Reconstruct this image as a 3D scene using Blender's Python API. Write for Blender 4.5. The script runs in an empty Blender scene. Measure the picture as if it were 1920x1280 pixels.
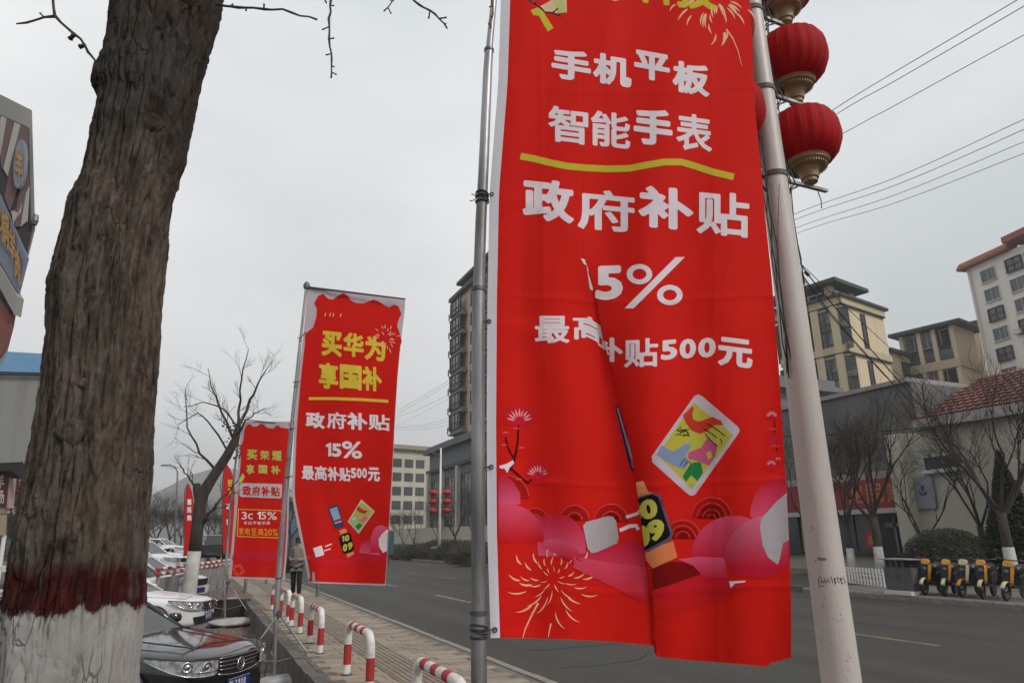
import bpy, bmesh, math, random
import numpy as np
from mathutils import Vector, Matrix, noise
random.seed(7)
SC = bpy.context.scene
COL = SC.collection
R = math.radians

# ---------------------------------------------------------------- camera
EYE = Vector((0, 0, 1.65))
FPX, PITCH, YAW, ROLL = 1280.0, math.atan(1280/math.hypot(63, 4440)), R(24.25), math.atan(63/4440)
F0 = Vector((math.sin(YAW), math.cos(YAW), 0)); R0 = Vector((math.cos(YAW), -math.sin(YAW), 0)); Z0 = Vector((0, 0, 1))
CF = F0*math.cos(PITCH) + Z0*math.sin(PITCH)
U0 = -F0*math.sin(PITCH) + Z0*math.cos(PITCH)
CR = R0*math.cos(ROLL) - U0*math.sin(ROLL)
CU = U0*math.cos(ROLL) + R0*math.sin(ROLL)
cam_data = bpy.data.cameras.new('camera')
cam = bpy.data.objects.new('camera', cam_data); COL.objects.link(cam)
m = Matrix.Identity(4)
for i in range(3):
    m[i][0] = CR[i]; m[i][1] = CU[i]; m[i][2] = -CF[i]; m[i][3] = EYE[i]
cam.matrix_world = m
cam_data.sensor_width = 36; cam_data.lens = 36*FPX/1920
cam_data.clip_start = .05; cam_data.clip_end = 6000
cam_data.dof.use_dof = True; cam_data.dof.focus_distance = 3.7; cam_data.dof.aperture_fstop = 11
SC.camera = cam

# ---------------------------------------------------------------- sky and light (overcast)
W = bpy.data.worlds.new('World'); SC.world = W; W.use_nodes = True
nt = W.node_tree; nt.nodes.clear()
out = nt.nodes.new('ShaderNodeOutputWorld'); bg = nt.nodes.new('ShaderNodeBackground')
sky = nt.nodes.new('ShaderNodeTexSky'); sky.sky_type = 'NISHITA'; sky.sun_disc = False
SUN_EL, SUN_AZ = R(40), R(152)
sky.sun_elevation = SUN_EL; sky.sun_rotation = SUN_AZ; sky.dust_density = 4
tc = nt.nodes.new('ShaderNodeTexCoord'); mp = nt.nodes.new('ShaderNodeMapping'); mp.inputs['Scale'].default_value = (1, 1, 2.2)
ns = nt.nodes.new('ShaderNodeTexNoise'); ns.inputs['Scale'].default_value = 1.6; ns.inputs['Detail'].default_value = 4; ns.inputs['Roughness'].default_value = .45
cr = nt.nodes.new('ShaderNodeValToRGB')
cr.color_ramp.elements[0].position = .34; cr.color_ramp.elements[0].color = (4.95, 5.2, 5.35, 1)
cr.color_ramp.elements[1].position = .66; cr.color_ramp.elements[1].color = (6.9, 6.92, 6.9, 1)
mx = nt.nodes.new('ShaderNodeMix'); mx.data_type = 'RGBA'; mx.inputs['Factor'].default_value = .93
nt.links.new(tc.outputs['Generated'], mp.inputs['Vector']); nt.links.new(mp.outputs['Vector'], ns.inputs['Vector'])
nt.links.new(ns.outputs['Fac'], cr.inputs['Fac']); nt.links.new(sky.outputs['Color'], mx.inputs['A']); nt.links.new(cr.outputs['Color'], mx.inputs['B'])
# overcast sky: brighter overhead, duller toward the horizon all round
sx = nt.nodes.new('ShaderNodeSeparateXYZ'); nt.links.new(tc.outputs['Generated'], sx.inputs['Vector'])
mr = nt.nodes.new('ShaderNodeMapRange'); mr.inputs['From Min'].default_value = 0; mr.inputs['From Max'].default_value = .65; mr.inputs['To Min'].default_value = .65; mr.inputs['To Max'].default_value = .91
nt.links.new(sx.outputs['Z'], mr.inputs['Value']); vm_ = nt.nodes.new('ShaderNodeVectorMath'); vm_.operation = 'SCALE'
nt.links.new(mx.outputs['Result'], vm_.inputs[0]); nt.links.new(mr.outputs['Result'], vm_.inputs['Scale']); nt.links.new(vm_.outputs['Vector'], bg.inputs['Color']); bg.inputs['Strength'].default_value = .12
nt.links.new(bg.outputs['Background'], out.inputs['Surface'])
sl = bpy.data.lights.new('sun', 'SUN'); sl.energy = 1.5; sl.angle = R(14); sl.color = (1, .96, .9)
sun = bpy.data.objects.new('sun', sl); COL.objects.link(sun)
sd = Vector((math.sin(SUN_AZ)*math.cos(SUN_EL), math.cos(SUN_AZ)*math.cos(SUN_EL), math.sin(SUN_EL)))
sun.rotation_euler = sd.to_track_quat('Z', 'Y').to_euler()
SC.view_settings.view_transform = 'Standard'; SC.view_settings.look = 'None'
SC.view_settings.exposure = .48; SC.view_settings.gamma = 1; SC.view_settings.use_curve_mapping = False
SC.render.engine = 'CYCLES'
SC.cycles.max_bounces = 6; SC.cycles.transparent_max_bounces = 12; SC.cycles.volume_bounces = 0

# ---------------------------------------------------------------- pixel measurements -> world points
def ray(x, y): return CF*FPX + CR*(x-960) - CU*(y-640)
def at(x, y, d):
    v = ray(x, y); return EYE + v*(d/v.dot(F0))
def gz(x, y, z=0.):
    v = ray(x, y); return EYE + v*((z-EYE.z)/v.z)
def gx(x, y, X):
    v = ray(x, y); return EYE + v*(X/v.x)
def gy(x, y, Y):
    v = ray(x, y); return EYE + v*(Y/v.y)

# ---------------------------------------------------------------- materials
def lin(c):
    return tuple(((v/255)/12.92 if v/255 <= .04045 else ((v/255+.055)/1.055)**2.4) for v in c)
_M = {}
def mat(name, c, rough=.7, c2=None, scale=4., metal=0., bump=0., bscale=None, detail=5, spec=.5, coat=0., stretch=None, thr=(.35, .65), trans=0.):
    if name in _M: return _M[name]
    M = bpy.data.materials.new(name); M.use_nodes = True; n = M.node_tree; b = n.nodes['Principled BSDF']
    b.inputs['Base Color'].default_value = (*c, 1); b.inputs['Roughness'].default_value = rough; b.inputs['Metallic'].default_value = metal
    b.inputs['Specular IOR Level'].default_value = spec; b.inputs['Coat Weight'].default_value = coat
    if c2 is not None or bump:
        t = n.nodes.new('ShaderNodeTexCoord'); q = n.nodes.new('ShaderNodeMapping')
        if stretch: q.inputs['Scale'].default_value = stretch
        n.links.new(t.outputs['Object'], q.inputs['Vector'])
    if c2 is not None:
        z = n.nodes.new('ShaderNodeTexNoise'); z.inputs['Scale'].default_value = scale; z.inputs['Detail'].default_value = detail; z.inputs['Roughness'].default_value = .6
        r = n.nodes.new('ShaderNodeValToRGB'); r.color_ramp.elements[0].position = thr[0]; r.color_ramp.elements[1].position = thr[1]
        r.color_ramp.elements[0].color = (*c, 1); r.color_ramp.elements[1].color = (*c2, 1)
        n.links.new(q.outputs['Vector'], z.inputs['Vector']); n.links.new(z.outputs['Fac'], r.inputs['Fac']); n.links.new(r.outputs['Color'], b.inputs['Base Color'])
    if bump:
        z2 = n.nodes.new('ShaderNodeTexNoise'); z2.inputs['Scale'].default_value = bscale or scale*4; z2.inputs['Detail'].default_value = 6
        u = n.nodes.new('ShaderNodeBump'); u.inputs['Strength'].default_value = bump; u.inputs['Distance'].default_value = .02
        n.links.new(q.outputs['Vector'], z2.inputs['Vector']); n.links.new(z2.outputs['Fac'], u.inputs['Height']); n.links.new(u.outputs['Normal'], b.inputs['Normal'])
    if trans:
        tr = n.nodes.new('ShaderNodeBsdfTranslucent'); tr.inputs['Color'].default_value = (*c, 1)
        ms = n.nodes.new('ShaderNodeMixShader'); ms.inputs['Fac'].default_value = trans
        if c2 is not None: n.links.new(r.outputs['Color'], tr.inputs['Color'])
        o = n.nodes['Material Output']; n.links.new(b.outputs['BSDF'], ms.inputs[1]); n.links.new(tr.outputs['BSDF'], ms.inputs[2]); n.links.new(ms.outputs['Shader'], o.inputs['Surface'])
    _M[name] = M; return M
def matrgb(name, rgb, **k):
    if 'c2' in k and k['c2'] is not None: k['c2'] = lin(k['c2'])
    return mat(name, lin(rgb), **k)

asphalt = mat('asphalt', (.034, .0315, .0265), .7, (.058, .0535, .0455), .9, bump=.35, bscale=90, thr=(.3, .75), spec=.22, stretch=(1, .10, 1), detail=8)
concrete = mat('concrete', (.17, .155, .14), .9, (.26, .24, .215), 3, bump=.4, bscale=30)
darkconc = mat('old_concrete', (.075, .066, .058), .9, (.14, .125, .11), 3, bump=.5, bscale=25)
paver_m = mat('paver_stone', (.20, .158, .115), .85, (.30, .24, .18), 2.2, bump=.3, bscale=60)
kerb_m = mat('kerb_stone', (.16, .14, .12), .85, (.24, .21, .185), 5, bump=.3, bscale=50)
soil = mat('soil', (.085, .052, .033), .95, (.15, .12, .095), 2.5, bump=.8, bscale=30)
lot_m = mat('lot_ground', (.09, .083, .075), .9, (.15, .135, .12), 1.2, bump=.4, bscale=40)
earth = mat('earth', (.10, .09, .07), .95, (.16, .145, .12), .5)
steel = mat('galvanised_steel', (.13, .128, .13), .42, (.33, .325, .33), 7, metal=.6, stretch=(1, 1, .18), bump=.1, bscale=80)
dsteel = mat('dark_steel', (.09, .095, .10), .45, metal=.6)
greymetal = mat('grey_painted_metal', (.12, .12, .125), .5, (.16, .16, .165), 5)
cable_m = mat('cable_black', (.012, .012, .014), .6)
white_paint = mat('white_paint', (.62, .60, .57), .55, (.34, .30, .26), 13, thr=(.50, .82), detail=9, bump=.15)
red_paint = mat('red_paint', (.36, .018, .016), .55, (.20, .045, .038), 15, thr=(.50, .80), detail=9, bump=.15)
blackp = mat('black_plastic', (.012, .012, .013), .45)
rubber = mat('rubber', (.015, .015, .015), .85)
chrome = mat('chrome', (.62, .63, .65), .15, metal=1)
glass_dark = mat('car_glass', (.012, .015, .016), .06, spec=.8)
glass_bld = mat('window_glass', (.035, .042, .05), .12, (.09, .10, .11), .25, spec=.6)

# ---------------------------------------------------------------- mesh helper
class MB:
    def __init__(s): s.v = []; s.f = []; s.mi = []; s.cur = 0
    def add(s, vs, fs):
        b = len(s.v); s.v += [tuple(p) for p in vs]; s.f += [tuple(i+b for i in f) for f in fs]; s.mi += [s.cur]*len(fs); return s
    def box(s, c, d, rot=0., M=None):
        x, y, z = d[0]/2, d[1]/2, d[2]/2
        vs = [Vector((a*x, b*y, e*z)) for e in (-1, 1) for b in (-1, 1) for a in (-1, 1)]
        if rot: rr = Matrix.Rotation(rot, 3, 'Z'); vs = [rr @ p for p in vs]
        if M: vs = [M @ p for p in vs]
        return s.add([Vector(c)+p for p in vs], [(0, 2, 3, 1), (4, 5, 7, 6), (0, 1, 5, 4), (2, 6, 7, 3), (0, 4, 6, 2), (1, 3, 7, 5)])
    def bb(s, lo, hi): return s.box([(a+b)/2 for a, b in zip(lo, hi)], [abs(b-a) for a, b in zip(lo, hi)])
    def tube(s, pts, rad, n=8, cap=True):
        pts = [Vector(p) for p in pts]
        if not hasattr(rad, '__len__'): rad = [rad]*len(pts)
        ref = None; rings = []
        for i, p in enumerate(pts):
            t = (pts[min(i+1, len(pts)-1)]-pts[max(i-1, 0)])
            if t.length < 1e-9: t = Vector((0, 0, 1))
            t.normalize()
            if ref is None: ref = t.orthogonal().normalized()
            ref = (ref - t*ref.dot(t)); ref = ref.normalized() if ref.length > 1e-6 else t.orthogonal().normalized()
            bi = t.cross(ref)
            rings.append([p + (ref*math.cos(2*math.pi*k/n) + bi*math.sin(2*math.pi*k/n))*rad[i] for k in range(n)])
        vs = [q for r_ in rings for q in r_]; fs = []
        for i in range(len(pts)-1):
            for k in range(n):
                a = i*n+k; b = i*n+(k+1) % n; fs.append((a, b, b+n, a+n))
        if cap: fs.append(tuple(range(n-1, -1, -1))); fs.append(tuple((len(pts)-1)*n+k for k in range(n)))
        return s.add(vs, fs)
    def lathe(s, c, prof, n=24, axis=None, rib=0, ribamp=0.):
        c = Vector(c); M = Matrix.Identity(3) if axis is None else Vector((0, 0, 1)).rotation_difference(Vector(axis)).to_matrix()
        vs = []
        for r_, z in prof:
            for k in range(n):
                a = 2*math.pi*k/n; q = r_*(1 - ribamp*abs(math.cos(rib*a/2))**8 if rib else 1)
                vs.append(c + M @ Vector((q*math.cos(a), q*math.sin(a), z)))
        fs = [(i*n+k, i*n+(k+1) % n, (i+1)*n+(k+1) % n, (i+1)*n+k) for i in range(len(prof)-1) for k in range(n)]
        fs.append(tuple(range(n-1, -1, -1))); fs.append(tuple((len(prof)-1)*n+k for k in range(n)))
        return s.add(vs, fs)
    def prism(s, poly, ext):
        n = len(poly); ext = Vector(ext); a = [Vector(p) for p in poly]
        return s.add(a+[p+ext for p in a], [tuple(range(n-1, -1, -1)), tuple(range(n, 2*n))]+[(i, (i+1) % n, n+(i+1) % n, n+i) for i in range(n)])
    def build(s, name, mats, parent=None, smooth=False, loc=None, auto=None):
        me = bpy.data.meshes.new(name); me.from_pydata(s.v, [], s.f)
        mats = mats if isinstance(mats, (list, tuple)) else [mats]
        for q in mats: me.materials.append(q)
        if len(mats) > 1: me.polygons.foreach_set('material_index', s.mi)
        if smooth: me.polygons.foreach_set('use_smooth', [True]*len(me.polygons))
        me.validate(); 
        if auto is not None and smooth:
            me.set_sharp_from_angle(angle=R(auto))
        o = bpy.data.objects.new(name, me); COL.objects.link(o)
        if parent: o.parent = parent
        if loc is not None: o.location = loc
        return o
def recenter(o):
    """move the object's origin to the base centre of its mesh"""
    me = o.data; xs = [v.co for v in me.vertices]
    c = Vector(((min(v.x for v in xs)+max(v.x for v in xs))/2, (min(v.y for v in xs)+max(v.y for v in xs))/2, min(v.z for v in xs)))
    me.transform(Matrix.Translation(-c)); o.location = o.location + c; return o
def tag(o, label=None, cat=None, group=None, kind=None):
    if label: o['label'] = label
    if cat: o['category'] = cat
    if group: o['group'] = group
    if kind: o['kind'] = kind
    return o
def empty(name, loc=(0, 0, 0), rz=0., label=None, cat=None, group=None):
    o = bpy.data.objects.new(name, None); COL.objects.link(o); o.location = loc; o.rotation_euler = (0, 0, rz); o.empty_display_size = .2
    return tag(o, label, cat, group)
def copy_tree(o, parent=None):
    c = o.copy(); COL.objects.link(c); c.parent = parent
    for ch in list(o.children): copy_tree(ch, c)
    return c
def thing1(mb, name, mats, label, cat, group=None, smooth=False, auto=None):
    return tag(recenter(mb.build(name, mats, smooth=smooth, auto=auto)), label, cat, group)
def lerp(a, b, t): return a+(b-a)*t
def pw(tab, y):
    if y <= tab[0][0]: return tab[0][1]
    for (a, p), (b, q) in zip(tab, tab[1:]):
        if y <= b: return lerp(p, q, (y-a)/(b-a))
    return tab[-1][1]
def spw(tab, y):
    # smoothed piecewise
    return (pw(tab, y-18)+2*pw(tab, y)+pw(tab, y+18))/4
def glyph(ch, off=.03, n=None):
    """one character, emboldened by a distance field, as 2-D points in its unit box and faces"""
    key = (ch, off)
    if ch == '1': return [(0, .76), (.42, 1), (1, 1), (1, 0), (.42, 0), (.42, .74), (0, .58)], [(0, 6, 5, 1), (1, 5, 4, 3, 2)]
    if key in glyph.c: return glyph.c[key]
    c = bpy.data.curves.new('glyph', 'FONT'); c.body = ch; c.resolution_u = 3
    o = bpy.data.objects.new('glyph', c); me = o.to_mesh()
    P = np.array([(v.co.x, v.co.y) for v in me.vertices]); cnt = {}
    for f in me.polygons:
        t = tuple(f.vertices)
        for i in range(len(t)):
            e = (t[i], t[(i+1) % len(t)]); k = (min(e), max(e)); cnt[k] = cnt.get(k, 0)+1
    E = [k for k, q in cnt.items() if q == 1]
    o.to_mesh_clear(); bpy.data.objects.remove(o); bpy.data.curves.remove(c)
    A = P[[e[0] for e in E]]; B = P[[e[1] for e in E]]
    lo = P.min(0)-off-.01; hi = P.max(0)+off+.01; N = n or 64; h = max(hi-lo)/N; nx = int(math.ceil((hi[0]-lo[0])/h))+1; ny = int(math.ceil((hi[1]-lo[1])/h))+1
    X = lo[0]+h*np.arange(nx); Y = lo[1]+h*np.arange(ny)+1e-5; G = np.stack(np.meshgrid(X, Y, indexing='ij'), -1).reshape(-1, 1, 2)
    AB = B-A; t = np.clip(((G-A)*AB).sum(-1)/np.maximum((AB**2).sum(-1), 1e-12), 0, 1); D = np.sqrt((((A+AB*t[..., None])-G)**2).sum(-1)).min(1)
    gx_, gy_ = G[..., 0], G[..., 1]; cond = (A[:, 1] > gy_) != (B[:, 1] > gy_); xi = A[:, 0]+(gy_-A[:, 1])*AB[:, 0]/np.where(np.abs(AB[:, 1]) < 1e-12, 1e-12, AB[:, 1])
    ins = (cond & (xi > gx_)).sum(1) % 2 == 1
    F = (np.where(ins, D, -D)+off).reshape(nx, ny)
    vid = {}; vs = []; fs = []
    def V(k, x, y):
        if k not in vid: vid[k] = len(vs); vs.append((x, y))
        return vid[k]
    for j in range(ny-1):
        i = 0
        while i < nx-1:
            c4 = ((i, j), (i+1, j), (i+1, j+1), (i, j+1)); f4 = [F[q] for q in c4]
            if all(q > 0 for q in f4):
                k = i+1
                while k < nx-1 and k < i+4 and F[k+1, j] > 0 and F[k+1, j+1] > 0: k += 1
                fs.append((V((i, j), X[i], Y[j]), V((k, j), X[k], Y[j]), V((k, j+1), X[k], Y[j+1]), V((i, j+1), X[i], Y[j+1]))); i = k; continue
            if any(q > 0 for q in f4):
                L = []
                for q in range(4):
                    a, b_ = c4[q], c4[(q+1) % 4]; fa, fb = f4[q], f4[(q+1) % 4]
                    if fa > 0: L.append(V(a, X[a[0]], Y[a[1]]))
                    if (fa > 0) != (fb > 0):
                        s = fa/(fa-fb); kk = (min(a, b_), max(a, b_)); L.append(V(kk, X[a[0]]+(X[b_[0]]-X[a[0]])*s, Y[a[1]]+(Y[b_[1]]-Y[a[1]])*s))
                if len(L) > 2: fs.append(tuple(L))
            i += 1
    x0 = min(v[0] for v in vs); x1 = max(v[0] for v in vs); y0 = min(v[1] for v in vs); y1 = max(v[1] for v in vs)
    vs = [((v[0]-x0)/max(x1-x0, 1e-6), (v[1]-y0)/max(y1-y0, 1e-6)) for v in vs]
    glyph.c[key] = (vs, fs); return glyph.c[key]
glyph.c = {}
def text_mb(mb, text, org, ux, uz, w, h, off=.02, gap=.12):
    """characters of equal cells on the plane org + ux*s + uz*t; w,h = cell size"""
    org, ux, uz = Vector(org), Vector(ux), Vector(uz)
    for i, ch in enumerate(text):
        if ch == ' ': continue
        vs, fs = glyph(ch, off); g = gap*w
        a = w*(1-gap) if ord(ch) > 255 else w*(1-gap)*.8
        mb.add([org + ux*(i*w+g/2+v[0]*a) + uz*(v[1]*h) for v in vs], fs)
    return mb

# ================================================================ GROUND AND STREET
def sheet(name, x0, x1, y0, y1, z0, z1, m_, nx=1, ny=1, amp=0.):
    b = MB()
    if z0 is None:
        vs = []; fs = []
        for j in range(ny+1):
            for i in range(nx+1):
                x = lerp(x0, x1, i/nx); y = lerp(y0, y1, j/ny); vs.append((x, y, z1+amp*noise.noise(Vector((x*.9, y*.9, 3.1)))))
        for j in range(ny):
            for i in range(nx):
                a = j*(nx+1)+i; fs.append((a, a+1, a+nx+2, a+nx+1))
        b.add(vs, fs)
    else: b.bb((x0, y0, z0), (x1, y1, z1))
    return tag(b.build(name, m_, smooth=z0 is None), kind='structure')
sheet('ground', -1500, 1500, -300, 1800, None, -.47, earth)
sheet('parking_lot', -60, .7, -12, 75, -.46, -.405, lot_m)
sheet('soil_strip', .7, 1.5, -4, 22.5, None, -.40, soil, 12, 300, .05)
road = sheet('road', 4.1, 18, -30, 170, -.46, -.15, asphalt)
pave = sheet('pavement', 1.66, 3.96, -6, 170, -.44, -.004, darkconc)
farpave = sheet('far_pavement', 18.15, 28, -30, 170, -.44, -.004, darkconc)
sheet('side_road', 18.15, 28, 17.6, 23.4, None, .008, asphalt)
sheet('grass_verge', 20.6, 27.5, 23.6, 170, -.3, .02, mat('winter_grass', (.07, .06, .035), .95, (.12, .10, .06), 1.5, bump=.6, bscale=20))
# retaining wall (concrete edge of the pavement) and raised planter behind
b = MB()
for k in range(22):
    y0 = -5+k*1.25; w = random.uniform(-.012, .012)
    b.bb((1.5+w, y0+.006, -.45), (1.655+w, y0+1.244, random.uniform(-.004, .012)))
thing1(b, 'retaining_wall', darkconc, 'low rough concrete wall holding the pavement above the dirt strip', 'wall')
b = MB(); b.bb((-2.6, 22.52, -.45), (1.655, 22.75, .02)); b.bb((-2.6, 22.50, .02), (1.67, 22.80, .07))
thing1(b, 'planter_wall', mat('brown_concrete', (.055, .045, .038), .9, (.10, .085, .07), 3, bump=.4), 'dark brown low wall end beside the parking lot below the second banner tripod', 'wall')
vs = []; b = MB()
RAMP = [(19, -.398), (22, -.2), (30, -.05), (40, .14), (57, .5), (75, .8), (110, 1.2)]
for x_ in (-60, -2.7):
    for y_, z_ in RAMP: vs.append((x_, y_, z_))
b.add(vs, [(i, i+7, i+8, i+1) for i in range(6)]); tag(b.build('parking_ramp', lot_m), kind='structure')
sheet('raised_bed', -2.6, 1.66, 22.8, 60, -.45, -.01, soil)

# pavers
def slab_mesh(w, l, h, nm, seed):
    rn = random.Random(seed); b = MB(); c = .006
    x, y = w/2-.004, l/2-.004
    b.add([(-x, -y, 0), (x, -y, 0), (x, y, 0), (-x, y, 0), (-x+c, -y+c, h), (x-c, -y+c, h), (x-c, y-c, h), (-x+c, y-c, h)],
          [(0, 1, 5, 4), (1, 2, 6, 5), (2, 3, 7, 6), (3, 0, 4, 7), (4, 5, 6, 7)])
    me = bpy.data.meshes.new(nm); me.from_pydata(b.v, [], b.f); return me
pav_ms = [paver_m, mat('paver_stone_b', (.15, .125, .10), .85, (.23, .195, .155), 2.5, bump=.3, bscale=60), mat('paver_stone_c', (.20, .17, .135), .85, (.28, .24, .19), 1.8, bump=.3, bscale=60)]
paver_meshes = []
for i, mm in enumerate(pav_ms):
    me = slab_mesh(.5, .25, .012, 'paver', i); me.materials.append(mm); paver_meshes.append(me)
cnt = 0
rows = []
for r_ in range(60):
    y = 5.0+r_*.25
    for c_ in range(5):
        x = 1.72+.25+c_*.5 + (.12 if r_ % 2 else -.02)
        if x+.25 > 3.97 or 2.3 < x < 2.75 and False: continue
        rows.append((x, y))
for x, y in rows[:290]:
    o = bpy.data.objects.new('paver', random.choice(paver_meshes)); COL.objects.link(o); o.parent = pave
    o.location = (x, y, -.004+random.uniform(-.003, .003)); o.rotation_euler = (random.uniform(-.008, .008), random.uniform(-.006, .006), random.uniform(-.006, .006))
b = MB()
for r_ in range(-20, 200):
    y = 5.0+r_*.25
    if 0 <= r_ < 58: continue
    for c_ in range(5):
        x = 1.97+c_*.5 + (.12 if r_ % 2 else -.02)
        if x+.25 > 3.97: continue
        b.cur = random.randrange(3); z = random.uniform(-.002, .003)
        b.add([(x-.245, y-.12, z+.006), (x+.245, y-.12, z+.006), (x+.245, y+.12, z+.006), (x-.245, y+.12, z+.006)], [(0, 1, 2, 3)])
o = b.build('more_pavers', pav_ms, pave); o['kind'] = 'stuff'
# tactile strip with ribs
tact = MB()
for r_ in range(0, 130):
    y = 3+r_*.3
    tact.bb((2.42, y+.004, .001), (2.98, y+.296, .018))
    for k in range(7):
        x = 2.47+k*.077; tact.bb((x-.016, y+.02, .018), (x+.016, y+.28, .027))
o = tact.build('tactile_strip', mat('tactile_stone', (.16, .135, .105), .85, (.22, .185, .145), 3, bump=.2), pave); o['kind'] = 'stuff'

# kerbs: single stones
me = bpy.data.meshes.new('kerb_stone'); b = MB(); b.add([(-.07, -.495, -.3), (.07, -.495, -.3), (.07, .495, -.3), (-.07, .495, -.3), (-.07, -.495, .01), (.045, -.495, .01), (.07, -.495, -.03), (.07, .495, -.03), (.045, .495, .01), (-.07, .495, .01)],
      [(0, 4, 5, 6, 1), (1, 6, 7, 2), (6, 5, 8, 7), (5, 4, 9, 8), (2, 7, 8, 9, 3), (3, 9, 4, 0)])
me.from_pydata(b.v, [], b.f); me.materials.append(kerb_m)
for k in range(70):
    o = bpy.data.objects.new('kerb_stone', me); COL.objects.link(o); o.parent = pave
    o.location = (4.03+random.uniform(-.008, .008), k*1.0-3, random.uniform(-.006, .006)); o.rotation_euler = (0, 0, random.uniform(-.006, .006))
for k in range(110):
    y = k*1.0-6
    if 17.4 < y < 23.6: continue
    o = bpy.data.objects.new('kerb_stone', me); COL.objects.link(o); o.parent = farpave
    o.location = (18.08+random.uniform(-.008, .008), y, random.uniform(-.006, .006)); o.rotation_euler = (0, 0, math.pi+random.uniform(-.006, .006))
# kerb return round the driveway mouth
for s_, yc in ((1, 17.4), (-1, 23.6)):
    for k in range(3):
        a = R(15+30*k); o = bpy.data.objects.new('kerb_stone', me); COL.objects.link(o); o.parent = farpave
        o.location = (18.9-.82*math.cos(a), yc+s_*(-.0+.82*math.sin(a)) - s_*.6, 0); o.scale = (1, .48, 1); o.rotation_euler = (0, 0, math.pi-s_*a)
# markings
yel = mat('yellow_road_paint', (.20, .135, .05), .8, (.09, .075, .05), 2.5, thr=(.3, .6))
wht = mat('white_road_paint', (.26, .25, .24), .8, (.08, .076, .07), 3, thr=(.35, .7))
b = MB()
for k in range(14):
    y = 8.3+k*6.; b.add([(11.33, y, -.146), (11.48, y, -.146), (11.48, y+2.6, -.146), (11.33, y+2.6, -.146)], [(0, 1, 2, 3)])
o = b.build('yellow_dashes', yel, road); o['kind'] = 'stuff'
b = MB()
for k in range(9):
    y = 19.5+k*9.; b.add([(7.55, y, -.146), (7.68, y, -.146), (7.68, y+4, -.146), (7.55, y+4, -.146)], [(0, 1, 2, 3)])
o = b.build('white_dashes', wht, road); o['kind'] = 'stuff'
# dark drain stain strip by the near kerb
b = MB(); rn = random.Random(3); vs = []
for k in range(80):
    y = 3+k*.5; vs += [(4.11, y, -.1465), (4.25+.16*abs(noise.noise(Vector((0, y*.7, 0)))), y, -.1465)]
b.add(vs, [(2*i, 2*i+1, 2*i+3, 2*i+2) for i in range(79)])
o = b.build('gutter_dirt', mat('gutter_dirt', (.022, .02, .018), .95, (.04, .036, .032), 4), road)
# cracks in the asphalt
b = MB(); rn = random.Random(41)
for (x, y, a, L_) in ((5.0, 9.5, .2, 2.2), (8.2, 14, 1.3, 3.5), (6.5, 18, .4, 4), (10.2, 9.0, 1.45, 5), (13.5, 12, .1, 3), (9.2, 25, 1.5, 7), (14.5, 8, .5, 2.5), (5.3, 26, 1.4, 6), (12.2, 18, .3, 4), (15.8, 14.5, 1.5, 5)):
    P = [Vector((x, y, -.1463))]
    for k in range(int(L_/.14)): a += rn.uniform(-.35, .35); P.append(P[-1]+Vector((math.cos(a), math.sin(a), 0))*.14)
    vs = []
    for i, p in enumerate(P): w = .006+.008*abs(noise.noise(p*3)); vs += [p+Vector((-math.sin(a)*w, w, 0)), p-Vector((-math.sin(a)*w, w, 0))]
    b.add(vs, [(2*i, 2*i+1, 2*i+3, 2*i+2) for i in range(len(P)-1)])
o = b.build('asphalt_cracks', mat('crack_dark', (.010, .0095, .009), .95), road); o['kind'] = 'stuff'
# road patches
b = MB()
for (x, y, w, l) in ((6.2, 11.2, 1.1, .12), (5.6, 13.6, .9, .1), (5.2, 21, .7, .7)):
    pts = [(x+w*math.cos(t)*random.uniform(.7, 1), y+l*math.sin(t)*random.uniform(.6, 1), -.1462) for t in [k*.52 for k in range(12)]]
    b.add(pts, [tuple(range(12))])
b.build('tar_patch', mat('tar', (.02, .019, .018), .7), road)
# litter stones on the soil strip
rn = random.Random(5); b = MB()
for k in range(420):
    x = rn.uniform(.1, 1.45); y = rn.uniform(6, 21); r_ = rn.uniform(.012, .045)
    q = [(x+r_*math.cos(t+y)*rn.uniform(.7, 1.2), y+r_*math.sin(t+y)*rn.uniform(.7, 1.2), -.39) for t in (0, 1.3, 2.5, 3.8, 5.)]
    b.add(q+[(x, y, -.39+r_*.7)], [(i, (i+1) % 5, 5) for i in range(5)])
tag(b.build('gravel', mat('gravel_stones', (.22, .2, .17), .9, (.12, .1, .085), 30)), 'small pale stones and litter scattered on the dirt strip', 'gravel', kind='stuff')

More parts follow.
